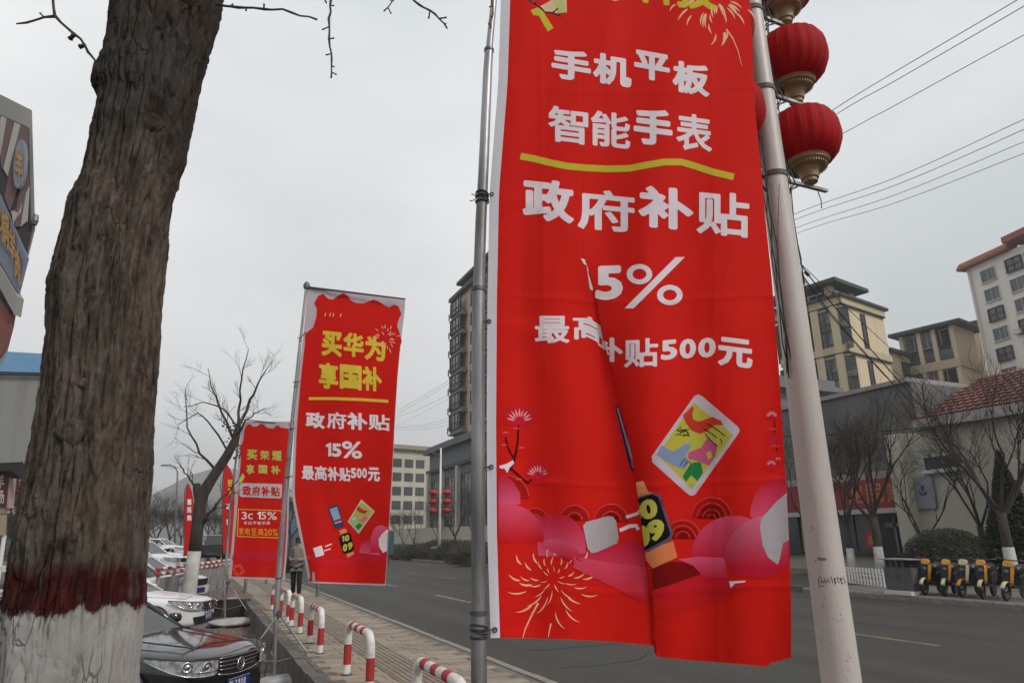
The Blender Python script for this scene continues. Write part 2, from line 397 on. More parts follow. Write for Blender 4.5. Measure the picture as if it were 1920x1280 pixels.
# ================================================================ HOOP BOLLARDS
def make_hoop():
    root = empty('hoop_bollard', (0, 0, 0)); L_, H_, r_ = 1.22, .60, .047
    def path(a, b_, n=22):
        # arc-length position on the hoop
        pts = []
        for i in range(n+1):
            s = lerp(a, b_, i/n); pts.append(hoop_pt(s))
        return pts
    rc = .15; up = H_-rc; arc = math.pi/2*rc; flat = L_-2*rc; tot = 2*up+2*arc+flat
    def hoop_pt(s):
        if s < up: return Vector((0, 0, s))
        s -= up
        if s < arc: t = s/rc; return Vector((0, -rc+rc*math.cos(t), up+rc*math.sin(t)))
        s -= arc
        if s < flat: return Vector((0, -rc-s, H_))
        s -= flat
        if s < arc: t = s/rc; return Vector((0, -L_+rc-rc*math.sin(t), up+rc*math.cos(t)))
        s -= arc
        return Vector((0, -L_, up-s))
    segs = [0, .12, .36, up+arc+.06, up+arc+.20, up+arc+.36, up+arc+.50, up+arc+.66, up+arc+.80, tot-.36, tot-.12, tot]
    for i, (a, b_) in enumerate(zip(segs, segs[1:])):
        q = MB(); q.tube(path(a, b_, 10 if b_-a > .2 else 4), r_ if i % 2 == 0 else r_+.0015, 14, cap=True)
        q.build('white_pipe' if i % 2 == 0 else 'red_band', white_paint if i % 2 == 0 else red_paint, root, smooth=True, auto=50)
    q = MB(); q.lathe((0, 0, 0), [(.075, 0), (.075, .008), (.05, .012)], 14)
    q.build('base_flange', dsteel, root); q = MB(); q.lathe((0, -L_, 0), [(.075, 0), (.075, .008), (.05, .012)], 14); q.build('base_flange', dsteel, root)
    return root
hoop0 = make_hoop()
hl = ['nearest red and white hoop bollard, by the big banner mast, only its top showing',
      'second nearest red and white hoop bollard, right where the tactile strip begins',
      'red and white hoop bollard, third nearest, right of the tripod legs of the middle banner',
      'red and white hoop bollard just right of the middle banner mast, behind the third one',
      'red and white hoop bollard partly hidden by the middle banner mast',
      'farthest small red and white hoop bollard, left of the middle banner mast']
for i, y in enumerate((6.45, 9.6, 12.75, 15.35, 17.3, 19.2)):
    o = hoop0 if i == 0 else copy_tree(hoop0)
    o.location = (1.93+.01*(i % 2), y, 0.012); o.rotation_euler = (0, 0, R((0, .8, -1, .5, 1.5, -.6)[i])); tag(o, hl[i], 'bollard', 'hoop bollards along the pavement edge')
    if i < 1: o.scale = (1, 1, 1.0)

# ================================================================ NEAR TREE
prof = [(-120, 228, 436), (0, 215, 415), (30, 211, 405), (60, 205, 394), (100, 199, 386), (130, 193, 376), (148, 183, 374), (185, 181, 367), (205, 189, 362), (250, 177, 354), (290, 172, 348), (350, 158, 332), (400, 134, 322), (430, 125, 319), (550, 96, 302), (640, 92, 297),
        (740, 80, 293), (850, 62, 283), (960, 43, 273), (1060, 28, 268), (1160, 9, 262), (1280, -6, 256), (1420, -16, 262), (1560, -34, 276), (1700, -80, 310), (1790, -140, 350)]
TD = 2.35
bark = bpy.data.materials.new('bark'); bark.use_nodes = True; n = bark.node_tree; bs = n.nodes['Principled BSDF']; bs.inputs['Roughness'].default_value = .95; bs.inputs['Specular IOR Level'].default_value = .2
def N(t, **k):
    x = n.nodes.new(t)
    for a, v in k.items(): setattr(x, a, v)
    return x
def noise_n(scale, sx=(1, 1, 1), det=6, rough=.6):
    t = N('ShaderNodeTexCoord'); q = N('ShaderNodeMapping'); q.inputs['Scale'].default_value = sx; z = N('ShaderNodeTexNoise')
    z.inputs['Scale'].default_value = scale; z.inputs['Detail'].default_value = det; z.inputs['Roughness'].default_value = rough
    n.links.new(t.outputs['Object'], q.inputs['Vector']); n.links.new(q.outputs['Vector'], z.inputs['Vector']); return z
def ramp(src, stops):
    r_ = N('ShaderNodeValToRGB'); e = r_.color_ramp.elements
    while len(e) < len(stops): e.new(.5)
    for i, (p, c) in enumerate(stops): e[i].position = p; e[i].color = (*c, 1)
    n.links.new(src, r_.inputs['Fac']); return r_
def mixc(f, a, b_):
    x = N('ShaderNodeMix'); x.data_type = 'RGBA'; n.links.new(f, x.inputs['Factor']); n.links.new(a, x.inputs['A']); n.links.new(b_, x.inputs['B']); return x.outputs['Result']
base = ramp(noise_n(24, (1.3, 1.3, .24), 13, .80).outputs['Fac'], [(.34, (.016, .011, .008)), (.43, (.066, .050, .038)), (.53, (.128, .102, .080)), (.69, (.24, .20, .165))])
grey = ramp(noise_n(2.6, (1, 1, .5), 6, .7).outputs['Fac'], [(.55, (0, 0, 0)), (.64, (.8, .8, .8))])
g2 = ramp(noise_n(30, (1, 1, .4)).outputs['Fac'], [(.35, (.09, .088, .082)), (.65, (.2, .205, .2))])
c1 = mixc(grey.outputs['Color'], base.outputs['Color'], g2.outputs['Color'])
dk = ramp(noise_n(4.2, (1, 1, .7), 7, .7).outputs['Fac'], [(.61, (0, 0, 0)), (.70, (.85, .85, .85))])
dc = N('ShaderNodeRGB'); dc.outputs[0].default_value = (.02, .014, .011, 1)
c1b = mixc(dk.outputs['Color'], c1, dc.outputs[0])
# weather-blackened upper part with pale lichen streaks
tz = N('ShaderNodeTexCoord'); sz = N('ShaderNodeSeparateXYZ'); n.links.new(tz.outputs['Object'], sz.inputs['Vector']); nq = noise_n(3.5, (1, 1, .6), 7, .7)
ad = N('ShaderNodeMath', operation='MULTIPLY_ADD'); n.links.new(nq.outputs['Fac'], ad.inputs[0]); ad.inputs[1].default_value = 1.6; n.links.new(sz.outputs['Z'], ad.inputs[2])
mz = N('ShaderNodeMapRange'); n.links.new(ad.outputs[0], mz.inputs['Value']); mz.inputs['From Min'].default_value = 3.75; mz.inputs['From Max'].default_value = 4.0; mz.inputs['To Max'].default_value = .6
c1b = mixc(mz.outputs[0], c1b, dc.outputs[0])
ls = ramp(noise_n(5, (1.6, 1.6, .5), 8, .7).outputs['Fac'], [(.60, (0, 0, 0)), (.68, (.7, .7, .7))]); c1b = mixc(ls.outputs['Color'], c1b, g2.outputs['Color'])
# paint bands by height with ragged edges
tcn = N('ShaderNodeTexCoord'); sp = N('ShaderNodeSeparateXYZ'); n.links.new(tcn.outputs['Object'], sp.inputs['Vector'])
nz = noise_n(11, (1, 1, .30), 9, .72); ma = N('ShaderNodeMath', operation='MULTIPLY_ADD'); n.links.new(nz.outputs['Fac'], ma.inputs[0]); ma.inputs[1].default_value = .17; n.links.new(sp.outputs['Z'], ma.inputs[2])
zr = 1.565+.085; zw = 1.455+.085
lt = N('ShaderNodeMapRange'); n.links.new(ma.outputs[0], lt.inputs['Value']); lt.inputs['From Min'].default_value = zr-.015; lt.inputs['From Max'].default_value = zr+.05; lt.inputs['To Min'].default_value = 1; lt.inputs['To Max'].default_value = 0
lw = N('ShaderNodeMapRange'); n.links.new(ma.outputs[0], lw.inputs['Value']); lw.inputs['From Min'].default_value = zw-.006; lw.inputs['From Max'].default_value = zw+.006; lw.inputs['To Min'].default_value = 1; lw.inputs['To Max'].default_value = 0
redp = ramp(noise_n(22, (1, 1, .3), 7, .7).outputs['Fac'], [(.36, (.030, .006, .005)), (.56, (.072, .008, .007)), (.76, (.11, .035, .030))])
whp = ramp(noise_n(7, (1, 1, .3), 9, .75).outputs['Fac'], [(.30, (.15, .13, .11)), (.37, (.40, .385, .365)), (.6, (.50, .49, .47)), (.8, (.56, .55, .53))])
wear = ramp(noise_n(26, (1, 1, .3), 5).outputs['Fac'], [(.54, (1, 1, 1)), (.70, (.25, .25, .25))])
f1 = N('ShaderNodeMath', operation='MULTIPLY'); n.links.new(lt.outputs[0], f1.inputs[0]); n.links.new(wear.outputs['Color'], f1.inputs[1])
c2_ = mixc(f1.outputs[0], c1b, redp.outputs['Color']); c3 = mixc(lw.outputs[0], c2_, whp.outputs['Color'])
n.links.new(c3, bs.inputs['Base Color'])
bz = noise_n(30, (1, 1, .40), 14, .85); bu = N('ShaderNodeBump'); bu.inputs['Strength'].default_value = 1.; bu.inputs['Distance'].default_value = .022
# fine vertical cracks and plate edges
cw = noise_n(9, (1, 1, .25), 3, .5); vm = N('ShaderNodeVectorMath', operation='ADD'); tq = N('ShaderNodeTexCoord'); sc_n = N('ShaderNodeMapping'); sc_n.inputs['Scale'].default_value = (1, 1, .20)
dv = N('ShaderNodeVectorMath', operation='SCALE'); n.links.new(cw.outputs['Color'], dv.inputs[0]); dv.inputs['Scale'].default_value = .09
n.links.new(tq.outputs['Object'], sc_n.inputs['Vector']); n.links.new(sc_n.outputs['Vector'], vm.inputs[0]); n.links.new(dv.outputs[0], vm.inputs[1])
vo = N('ShaderNodeTexVoronoi', feature='DISTANCE_TO_EDGE'); vo.inputs['Scale'].default_value = 24; n.links.new(vm.outputs[0], vo.inputs['Vector'])
cr_ = ramp(vo.outputs['Distance'], [(.0, (.25, .25, .25)), (.05, (1, 1, 1))])
msk = ramp(noise_n(5, (1, 1, .6), 5).outputs['Fac'], [(.50, (1, 1, 1)), (.62, (0, 0, 0))]); mxx = N('ShaderNodeMath', operation='MAXIMUM'); n.links.new(cr_.outputs['Color'], mxx.inputs[0]); n.links.new(msk.outputs['Color'], mxx.inputs[1])
mm = N('ShaderNodeMath', operation='MULTIPLY'); n.links.new(mxx.outputs[0], mm.inputs[0]); n.links.new(bz.outputs['Fac'], mm.inputs[1])
wv_ = N('ShaderNodeMix'); wv_.data_type = 'RGBA'; wv_.blend_type = 'MULTIPLY'; wv_.inputs['Factor'].default_value = .75; n.links.new(c3, wv_.inputs['A']); n.links.new(mxx.outputs[0], wv_.inputs['B']); n.links.new(wv_.outputs['Result'], bs.inputs['Base Color'])
class _O: pass
bz = _O(); bz.outputs = {'Fac': mm.outputs[0]}
n.links.new(bz.outputs['Fac'], bu.inputs['Height']); n.links.new(bu.outputs['Normal'], bs.inputs['Normal'])

def ridge(v): return 1-abs(noise.noise(v))*2
def trunk_mesh():
    rows_ = []; NK = 300; NR = 860
    ys = [pw([(0, -120), (1, 1790)], i/NR) for i in range(NR+1)]
    vs = []
    for y in ys:
        for (a, b_) in zip(prof, prof[1:]):
            if y <= b_[0]: t = (y-a[0])/(b_[0]-a[0]); xl = lerp(a[1], b_[1], t); xr = lerp(a[2], b_[2], t); break
        pl = at(xl, y, TD); pr = at(xr, y, TD); c = (pl+pr)/2; r_ = (pr-pl).length/2*.905
        white = max(0., min(1., (1.44-c.z)/.06))
        for k in range(NK):
            a = 2*math.pi*k/NK; d = Vector((math.cos(a), math.sin(a), 0))
            q = Vector((math.cos(a)*r_*16, math.sin(a)*r_*16, c.z*3.2))
            h = noise.fractal(q, 1.0, 2.0, 4)*.010
            # long vertical bark plates split by furrows
            g = ridge(Vector((math.cos(a)*r_*34, math.sin(a)*r_*34, c.z*2.6)) + Vector((0, 0, noise.noise(q*.4)*1.5)))
            h += -(max(0, g-.70)/.30)**1.3*.014*(1-.6*white)
            g2 = ridge(Vector((math.cos(a)*r_*60, math.sin(a)*r_*60, c.z*6+4))); h += -(max(0, g2-.72)/.28)*.006*(1-.6*white)
            h += noise.fractal(Vector((math.cos(a)*r_*60, math.sin(a)*r_*60, c.z*22)), .8, 2.1, 4)*.0045*(1-.5*white)
            h += noise.noise(Vector((math.cos(a)*2.2, math.sin(a)*2.2, c.z*1.6)))*.010
            vs.append(c+d*(r_+h))
    fs = [(j*NK+k, j*NK+(k+1) % NK, (j+1)*NK+(k+1) % NK, (j+1)*NK+k) for j in range(NR) for k in range(NK)]
    return vs, [tuple(reversed(f)) for f in fs]
def knot(mb, p, nrm, r_):
    nrm = Vector(nrm).normalized(); u = nrm.orthogonal().normalized(); w = nrm.cross(u); NB = 20; vs = []
    for i, (rr, hh) in enumerate(((1.5, -.25), (1.25, .02), (.95, .16), (.72, .22), (.5, .10), (.25, .12), (.02, .15))):
        for k in range(NB):
            a = 2*math.pi*k/NB; q = rr*(1+.35*noise.noise(Vector((math.cos(a)*2.2, math.sin(a)*2.2, p[0]*9+i*.5))))
            vs.append(Vector(p)+(u*math.cos(a)+w*math.sin(a))*q*r_+nrm*(hh*r_*(1+.3*noise.noise(Vector((k*.7, i, p[2]*4))))))
    mb.add(vs, [(i*NB+k, i*NB+(k+1) % NB, (i+1)*NB+(k+1) % NB, (i+1)*NB+k) for i in range(6) for k in range(NB)])
tbase = at(100, 1790, TD); tree1 = empty('street_tree', (tbase.x, tbase.y, -.4), 0, 'thick rough tree trunk in the foreground, whitewashed at the foot below a dark red band', 'tree')
def local(o, parent):
    o.parent = parent; o.matrix_parent_inverse = Matrix.Translation(-parent.location); return o
b = MB(); vs, fs = trunk_mesh(); b.add(vs, fs)
local(b.build('trunk', bark, smooth=True), tree1)
b = MB()
def on_trunk(x, y):   # point on the trunk's camera side
    for (a, b_) in zip(prof, prof[1:]):
        if y <= b_[0]: t = (y-a[0])/(b_[0]-a[0]); xl = lerp(a[1], b_[1], t); xr = lerp(a[2], b_[2], t); break
    pl = at(xl, y, TD); pr = at(xr, y, TD); c = (pl+pr)/2; r_ = (pr-pl).length/2; s = (x-(xl+xr)/2)/((xr-xl)/2); s = max(-.98, min(.98, s))
    d = R0*s - F0*math.sqrt(1-s*s); return c+d*r_*.895, d
for x, y, r_ in ((191, 822, .030), (262, 458, .015), (325, 262, .024), (214, 738, .010), (60, 1180, .015)):
    p, d = on_trunk(x, y); b = MB(); knot(b, p, d, r_); local(b.build('knot', bark, smooth=True), tree1)
for x, y, r_ in ((200, 168, .040), (385, 22, .045)):
    p, d = on_trunk(x, y); b = MB(); knot(b, p+d*.003, d, r_); local(b.build('knot', bark, smooth=True), tree1)
# torn bark chip, pale inside
b = MB(); p0 = at(147, 343, TD-.02); p1 = at(141, 402, TD-.02)
b.prism([p0, p0+R0*.014+Z0*.004, p1+R0*.022, p1-R0*.004, lerp(p0, p1, .5)-R0*.006], F0*.02)
local(b.build('bark_chip', mat('raw_wood', (.28, .2, .10), .8, (.2, .13, .06), 40)), tree1)

twig_m = mat('twig_bark', (.035, .026, .022), .9, (.06, .047, .04), 30)
def twig(mb, pts, r0, r1, seed=0, spur=.55):
    rn = random.Random(seed); P = []
    for i in range(len(pts)-1):
        a, b_ = Vector(pts[i]), Vector(pts[i+1]); L_ = (b_-a).length; k = max(2, int(L_/.035))
        for j in range(k):
            P.append(a.lerp(b_, j/k)+Vector((rn.uniform(-1, 1), rn.uniform(-1, 1), rn.uniform(-1, 1)))*.004)
    P.append(Vector(pts[-1])); n_ = len(P); rad = []
    for i in range(n_): rad.append(lerp(r0, r1, i/(n_-1))*(1.25 if i % 3 == 0 else .95))
    mb.tube(P, rad, 6)
    for i in range(1, n_-1):
        if rn.random() < spur:
            t = (P[i+1]-P[i-1]).normalized(); s = t.orthogonal(); s.rotate(Matrix.Rotation(rn.uniform(0, 6.28), 3, t)); s = (s.normalized()+t*.5).normalized()
            L_ = rn.uniform(.010, .035); mb.tube([P[i], P[i]+s*L_*.6, P[i]+s*L_], [r1*1.1, r1*.9, r1*1.3], 5)
b = MB()
def tw(pxs, d, r0, r1, seed, d2=None, spur=.5):
    k = len(pxs); pts = [at(x, y, lerp(d, d2 or d, i/(k-1))) for i, (x, y) in enumerate(pxs)]; twig(b, pts, r0, r1, seed, spur)
tw([(192, 130), (150, 75), (104, 30), (100, 0), (112, -60), (190, -150), (262, -190)], 2.3, .004, .009, 1)
tw([(100, 28), (68, 38), (31, 45)], 2.3, .006, .0035, 2)
tw([(408, 8), (460, 15), (530, 20), (594, 37)], 2.3, .006, .0035, 3, 2.2)
tw([(378, 119), (392, 119)], 2.32, .003, .002, 4, spur=0)
# the limb above the frame and what hangs from it
tw([(380, -60), (470, -170), (640, -210), (800, -190), (960, -160), (1060, -140)], 2.35, .045, .016, 5, 2.75)
tw([(640, -205), (628, -90), (621, 0), (617, 50), (620, 100), (621, 146)], 2.45, .008, .003, 6, 2.3)
tw([(628, -60), (607, -5), (612, 6)], 2.4, .005, .003, 7)
tw([(800, -190), (770, -90), (742, -2), (720, 21)], 2.55, .007, .0028, 8, 2.4)
tw([(770, -90), (776, 2), (815, 28), (838, 53)], 2.5, .006, .0035, 9, 2.4)
tw([(960, -160), (930, -60), (921, 0), (925, 25), (918, 40), (920, 53)], 2.7, .006, .003, 10, 2.6)
tw([(1060, -140), (1010, -50), (985, -5), (1005, 8), (1022, 22), (1052, 31)], 2.8, .006, .0035, 11, 2.7)
local(b.build('branch', twig_m, smooth=True), tree1)

# ================================================================ PRINTED CLOTH
print_m = bpy.data.materials.new('banner_print'); print_m.use_nodes = True; n = print_m.node_tree; bs = n.nodes['Principled BSDF']
av = n.nodes.new('ShaderNodeAttribute'); av.attribute_name = 'ink'; bs.inputs['Roughness'].default_value = .75; bs.inputs['Specular IOR Level'].default_value = .12
n.links.new(av.outputs['Color'], bs.inputs['Base Color'])
tcw = n.nodes.new('ShaderNodeTexCoord'); nzw = n.nodes.new('ShaderNodeTexNoise'); nzw.inputs['Scale'].default_value = 16; nzw.inputs['Detail'].default_value = 7; nzw.inputs['Roughness'].default_value = .62
buw = n.nodes.new('ShaderNodeBump'); buw.inputs['Strength'].default_value = .55; buw.inputs['Distance'].default_value = .006
n.links.new(tcw.outputs['Object'], nzw.inputs['Vector']); n.links.new(nzw.outputs['Fac'], buw.inputs['Height']); n.links.new(buw.outputs['Normal'], bs.inputs['Normal'])
trn = n.nodes.new('ShaderNodeBsdfTranslucent'); n.links.new(av.outputs['Color'], trn.inputs['Color'])
msx = n.nodes.new('ShaderNodeMixShader'); msx.inputs['Fac'].default_value = .30
n.links.new(bs.outputs['BSDF'], msx.inputs[1]); n.links.new(trn.outputs['BSDF'], msx.inputs[2]); n.links.new(msx.outputs['Shader'], n.nodes['Material Output'].inputs['Surface'])

class Cloth:
    def __init__(s, P0, alpha, L, Rr, top, bottom, rip, fold=None, scale=1.):
        s.P0 = P0; s.dir = Vector((math.cos(alpha), math.sin(alpha), 0)); s.n = Vector((math.sin(alpha), -math.cos(alpha), 0))
        s.L, s.R, s.top, s.bottom, s.rip, s.fold, s.sc = L, Rr, top, bottom, rip, fold, scale
    def pt(s, x, y, e=0.):
        v = ray(x, y); t = (s.P0-EYE).dot(s.n)/v.dot(s.n); return EYE + v*t - v.normalized()*e
    def F(s, y): return pw(s.fold[0], y)
    def D(s, y): return pw(s.fold[1], y)
    def e(s, x, y, side):
        e = s.rip(x, y)
        if s.fold and y > s.fold[1][0][0]:
            d = s.D(y); k = min(1, d/14); dx = x-s.F(y)
            if side == 'L': e += -.020*k*math.exp(-((min(dx, d)-d)/62.)**2) + .010*k*math.exp(-((dx+70)/45.)**2)
            else: e += .026*k*(1-math.exp(-max(dx, 0)/24.)) * math.exp(-max(dx, 0)/150.)+.002*k
        return e
    def surf(s, x, y, side, off=0.): return s.pt(x, y, s.e(x, y, side)+off)
    def cloth(s, name, parent, base, strip=None, strip_col=(.70, .68, .74), step=4., ymid=None):
        x0 = pw(s.L, s.top); x1 = pw(s.R, s.top); ny = int((max(b for a, b in s.bottom)-s.top)/step); nx = int((x1-x0)/step*1.2)
        vs = []; cols = []; fs = []
        yb = min(b for a, b in s.bottom)-60
        for j in range(ny+1):
            yv = lerp(s.top, yb+60, j/ny)
            row = []
            def yy(x):
                if yv <= yb: return yv
                return yb+(pw(s.bottom, x)-yb)*(yv-yb)/60
            if s.fold:
                f = s.F(yv); d = s.D(yv); nl = nx//3; nr = nx-nl
                Lx, Rx = spw(s.L, yv), spw(s.R, yv)
                S_ = Lx+(strip or 0)
                for i in range(4): row.append((lerp(Lx, S_-.25, i/3), 'L', 0))
                le = f+d-1.4*max(0, 3-d)
                for i in range(nl+1): row.append((lerp(S_+.25, le, i/nl), 'L', 0))
                for i in range(1, 4): row.append((lerp(le, f, i/4.), 'X', i/4.))
                for i in range(nr+1): row.append((lerp(f, Rx, (i/nr)**1.12), 'R', 0))
            else:
                Lx, Rx = spw(s.L, yv), spw(s.R, yv); row = [(lerp(Lx, Rx, i/nx), 'L', 0) for i in range(nx+1)]
            for x, sd, t in row:
                Lx = spw(s.L, yv)
                y = yy(min(x, s.F(yv)-.5) if (s.fold and sd == 'L') else x)
                if sd == 'X':
                    ff = s.F(yv); dd = s.D(yv); e = lerp(s.e(ff+dd, yv, 'L'), s.e(ff, yv, 'R'), t)-.012*math.sin(t*3.14)*min(1, dd/14); p = s.pt(x, y, e)
                else: p = s.pt(x, y, s.e(x, y, sd))
                vs.append(p); c = base
                if strip and sd == 'L' and x < Lx+strip: c = strip_col
                cols.append(c)
            m_ = len(row)
        for j in range(ny):
            for i in range(m_-1):
                a = j*m_+i; fs.append((a, a+m_, a+m_+1, a+1))
        return s._mesh(name, vs, fs, cols, parent)
    def _mesh(s, name, vs, fs, cols, parent):
        me = bpy.data.meshes.new(name); me.from_pydata([tuple(v) for v in vs], [], fs); me.materials.append(print_m)
        at_ = me.color_attributes.new('ink', 'FLOAT_COLOR', 'POINT'); at_.data.foreach_set('color', [q for c in cols for q in (*c, 1.)])
        me.polygons.foreach_set('use_smooth', [True]*len(fs))
        o = bpy.data.objects.new(name, me); COL.objects.link(o); return local(o, parent)

class Art:
    def __init__(s, cl, step=6.): s.c = cl; s.vs = []; s.fs = []; s.col = []; s.step = step
    def mesh(s, pts, faces, color, layer=1, side='L', clip=True):
        c = s.c; bm = bmesh.new(); V = [bm.verts.new((p[0], p[1], 0)) for p in pts]
        for f in faces:
            try: bm.faces.new([V[i] for i in f])
            except ValueError: pass
        if c.fold and clip:
            xs = [p[0] for p in pts]; ys = [p[1] for p in pts]; yc = (min(ys)+max(ys))/2; h = (max(ys)-min(ys))/2+1
            a = c.F(yc-h); b_ = c.F(yc+h)
            if side == 'L': a += c.D(yc-h)*.8; b_ += c.D(yc+h)*.8
            else: a += .7; b_ += .7
            if min(xs) < max(a, b_) and max(xs) > min(a, b_) and yc > 480:
                no = Vector((2*h, -(b_-a), 0)).normalized()
                g = bm.verts[:]+bm.edges[:]+bm.faces[:]
                bmesh.ops.bisect_plane(bm, geom=g, plane_co=(a, yc-h, 0), plane_no=no, clear_outer=side == 'L', clear_inner=side == 'R')
        for ax in (0, 1):
            if not bm.verts: break
            lo = min(v.co[ax] for v in bm.verts); hi = max(v.co[ax] for v in bm.verts); k = math.ceil(lo/s.step)
            while k*s.step < hi:
                co = [0, 0, 0]; co[ax] = k*s.step; no = [0, 0, 0]; no[ax] = 1
                bmesh.ops.bisect_plane(bm, geom=bm.verts[:]+bm.edges[:]+bm.faces[:], plane_co=co, plane_no=no); k += 1
        off = (.0010+.0005*layer)*c.sc; base = len(s.vs); bm.verts.index_update()
        for v in bm.verts:
            x, y = v.co.x, v.co.y; s.vs.append(c.surf(x, y, side, off)); s.col.append(color(x, y) if callable(color) else color)
        flip = None
        for f in bm.faces:
            f.normal_update(); ids = [v.index+base for v in f.verts]
            if f.normal.z > 0: ids.reverse()
            s.fs.append(tuple(ids))
        bm.free(); return s
    def poly(s, pts, color, layer=1, side='L'): return s.mesh(pts, [tuple(range(len(pts)))], color, layer, side)
    def glyph(s, ch, x0, y0, x1, y1, color, layer=2, side='L', off=.045, sk=0., sx=0., warp=None):
        off = min(off, .024 if ch in '智最高贴能荣耀家府表' else .042) if ord(ch) > 255 else off*.6
        """character in the pixel box; sk = drop of the right side, sx = lean"""
        vs, fs = glyph(ch, off); P = []
        for u, v in vs:
            x = x0+(x1-x0)*u + sx*v; y = y1-(y1-y0)*v + sk*(u-.5)
            if warp: x, y = warp(x, y)
            P.append((x, y))
        return s.mesh(P, fs, color, layer, side)
    def line(s, pts, w, color, layer=1, side='L', w1=None):
        n_ = len(pts); P = []
        for i in range(n_):
            a = pts[max(i-1, 0)]; b_ = pts[min(i+1, n_-1)]; dx, dy = b_[0]-a[0], b_[1]-a[1]; l = math.hypot(dx, dy) or 1; ww = (lerp(w, w1, i/(n_-1)) if w1 is not None else w)/2
            P.append((pts[i][0]-dy/l*ww, pts[i][1]+dx/l*ww, pts[i][0]+dy/l*ww, pts[i][1]-dx/l*ww))
        V = [(p[0], p[1]) for p in P]+[(p[2], p[3]) for p in P]
        return s.mesh(V, [(i, i+1, n_+i+1, n_+i) for i in range(n_-1)], color, layer, side)
    def ellipse(s, cx, cy, rx, ry, color, layer=1, side='L', a0=0, a1=360, n_=24, rot=0.):
        P = []
        for k in range(n_ if a1-a0 >= 360 else n_+1):
            t = R(lerp(a0, a1, k/n_)); x, y = rx*math.cos(t), ry*math.sin(t); P.append((cx+x*math.cos(rot)-y*math.sin(rot), cy+x*math.sin(rot)+y*math.cos(rot)))
        return s.poly(P, color, layer, side)
    def petal(s, cx, cy, ang, r0, r1, w, color, layer=2, side='L', bend=0.):
        pts = []
        for k in range(6):
            t = k/5; r_ = lerp(r0, r1, t); a = ang+bend*t*t; pts.append((cx+r_*math.cos(a), cy+r_*math.sin(a)))
        n_ = 6; V = []; ws = [.15, .75, 1, .9, .6, .1]
        P2 = []
        for i in range(n_):
            a = pts[max(i-1, 0)]; b_ = pts[min(i+1, n_-1)]; dx, dy = b_[0]-a[0], b_[1]-a[1]; l = math.hypot(dx, dy) or 1; P2.append((-dy/l*w/2*ws[i], dx/l*w/2*ws[i]))
        V = [(p[0]+q[0], p[1]+q[1]) for p, q in zip(pts, P2)]+[(p[0]-q[0], p[1]-q[1]) for p, q in zip(pts, P2)]
        return s.mesh(V, [(i, i+1, n_+i+1, n_+i) for i in range(n_-1)], color, layer, side)
    def build(s, name, parent):
        o = s.c._mesh(name, s.vs, s.fs, s.col, parent)
        if name in ('firework_print', 'blossom_print'): o['kind'] = 'stuff'
        return o

RED = lin((210, 28, 20)); WHT = (.84, .82, .87); YEL = lin((205, 195, 62)); CREAM = lin((240, 200, 165)); DKR = lin((130, 16, 14))
def mixcol(a, b_, t): t = max(0., min(1., t)); return tuple(lerp(p, q, t) for p, q in zip(a, b_))
PINK = lin((232, 96, 136)); PINK2 = lin((206, 32, 62))

# ---------------------------------------------------------------- big near banner
P0 = at(897, 1280, 3.45); P0.z = 0
L1 = [(-340, 945), (0, 939), (157, 934), (360, 918), (560, 914), (800, 912.5), (1000, 914), (1197, 920), (1260, 922)]
R1 = [(-340, 1376), (0, 1405), (80, 1411), (200, 1415), (340, 1430), (400, 1434), (520, 1447), (600, 1453), (700, 1461), (800, 1467), (880, 1472), (1010, 1480), (1150, 1484), (1300, 1482)]
B1 = [(900, 1196), (939, 1195), (1044, 1197), (1144, 1202), (1223, 1209), (1226, 1210), (1227, 1226), (1236, 1231), (1297, 1237), (1400, 1245), (1438, 1249), (1442, 1247), (1445, 1239), (1452, 1242), (1458, 1238), (1464, 1240), (1470, 1234), (1484, 1233)]
FOLD1 = ([(0, 1094), (470, 1092), (505, 1101), (545, 1114), (590, 1121), (640, 1132), (760, 1163), (860, 1186), (960, 1199), (1060, 1212), (1130, 1222), (1215, 1228), (1300, 1230)], [(485, 0.), (560, 4), (620, 9), (700, 14), (900, 24), (1250, 30)])
def rip1(x, y):
    v = max(0, min(1, (y+200)/1100)); u = (x-930)/540
    e = .036*math.sin(u*9.5+.9+y*.0022)*(.35+.65*v) + .029*math.sin(u*21+1.6*math.sin(y*.004)+y*.0035)*(.25+.75*v)
    e += .014*math.exp(-((x-(1150+(y-200)*.02))/22.)**2)*math.exp(-((y-60)/220.)**2)
    g = (x-1080)-(y-420)*.42; e += .020*math.exp(-(g/34.)**2)*math.exp(-((y-520)/130.)**2)
    g = (x-1262)+(y-450)*.35; e += -.020*math.exp(-(g/28.)**2)*math.exp(-((y-470)/90.)**2)
    # soft packing creases and small wrinkles
    for yc in (168, 560, 905, 1105): e += .0035*math.exp(-((y-yc-6*math.sin(x*.012))/5.)**2)
    for xc in (1020, 1340): e += .003*math.exp(-((x-xc-(y-600)*.012)/5.)**2)
    e += .0060*noise.noise(Vector((x*.018, y*.009, 0)))+.0028*noise.noise(Vector((x*.05+y*.02, y*.022, 5)))
    for k_ in (364, 602, 875, 1180): e += .006*math.exp(-((y-k_-(x-930)*.30)/14.)**2)*max(0, 1-(x-930)/190.)-.005*math.exp(-((y-k_+(x-930)*.22)/12.)**2)*max(0, 1-(x-930)/150.)
    t = max(0, min(1, (x-920)/330)); t = t*t*(3-2*t)
    return e*max(0, min(1, (x-920)/60)) - .30*t*((y-380)/800.)**2
c1 = Cloth(P0, R(-26), L1, R1, -340, B1, rip1, FOLD1)
ban1 = empty('vertical_banner', (P0.x, P0.y, -.4), 0, 'largest red vertical banner, nearest the camera, folded lower down over a printed tablet and smartwatch', 'banner', 'red advertising banners along the pavement')
c1.cloth('cloth', ban1, RED, strip=17.5)
DENSE = '智最高贴能荣耀家府表'
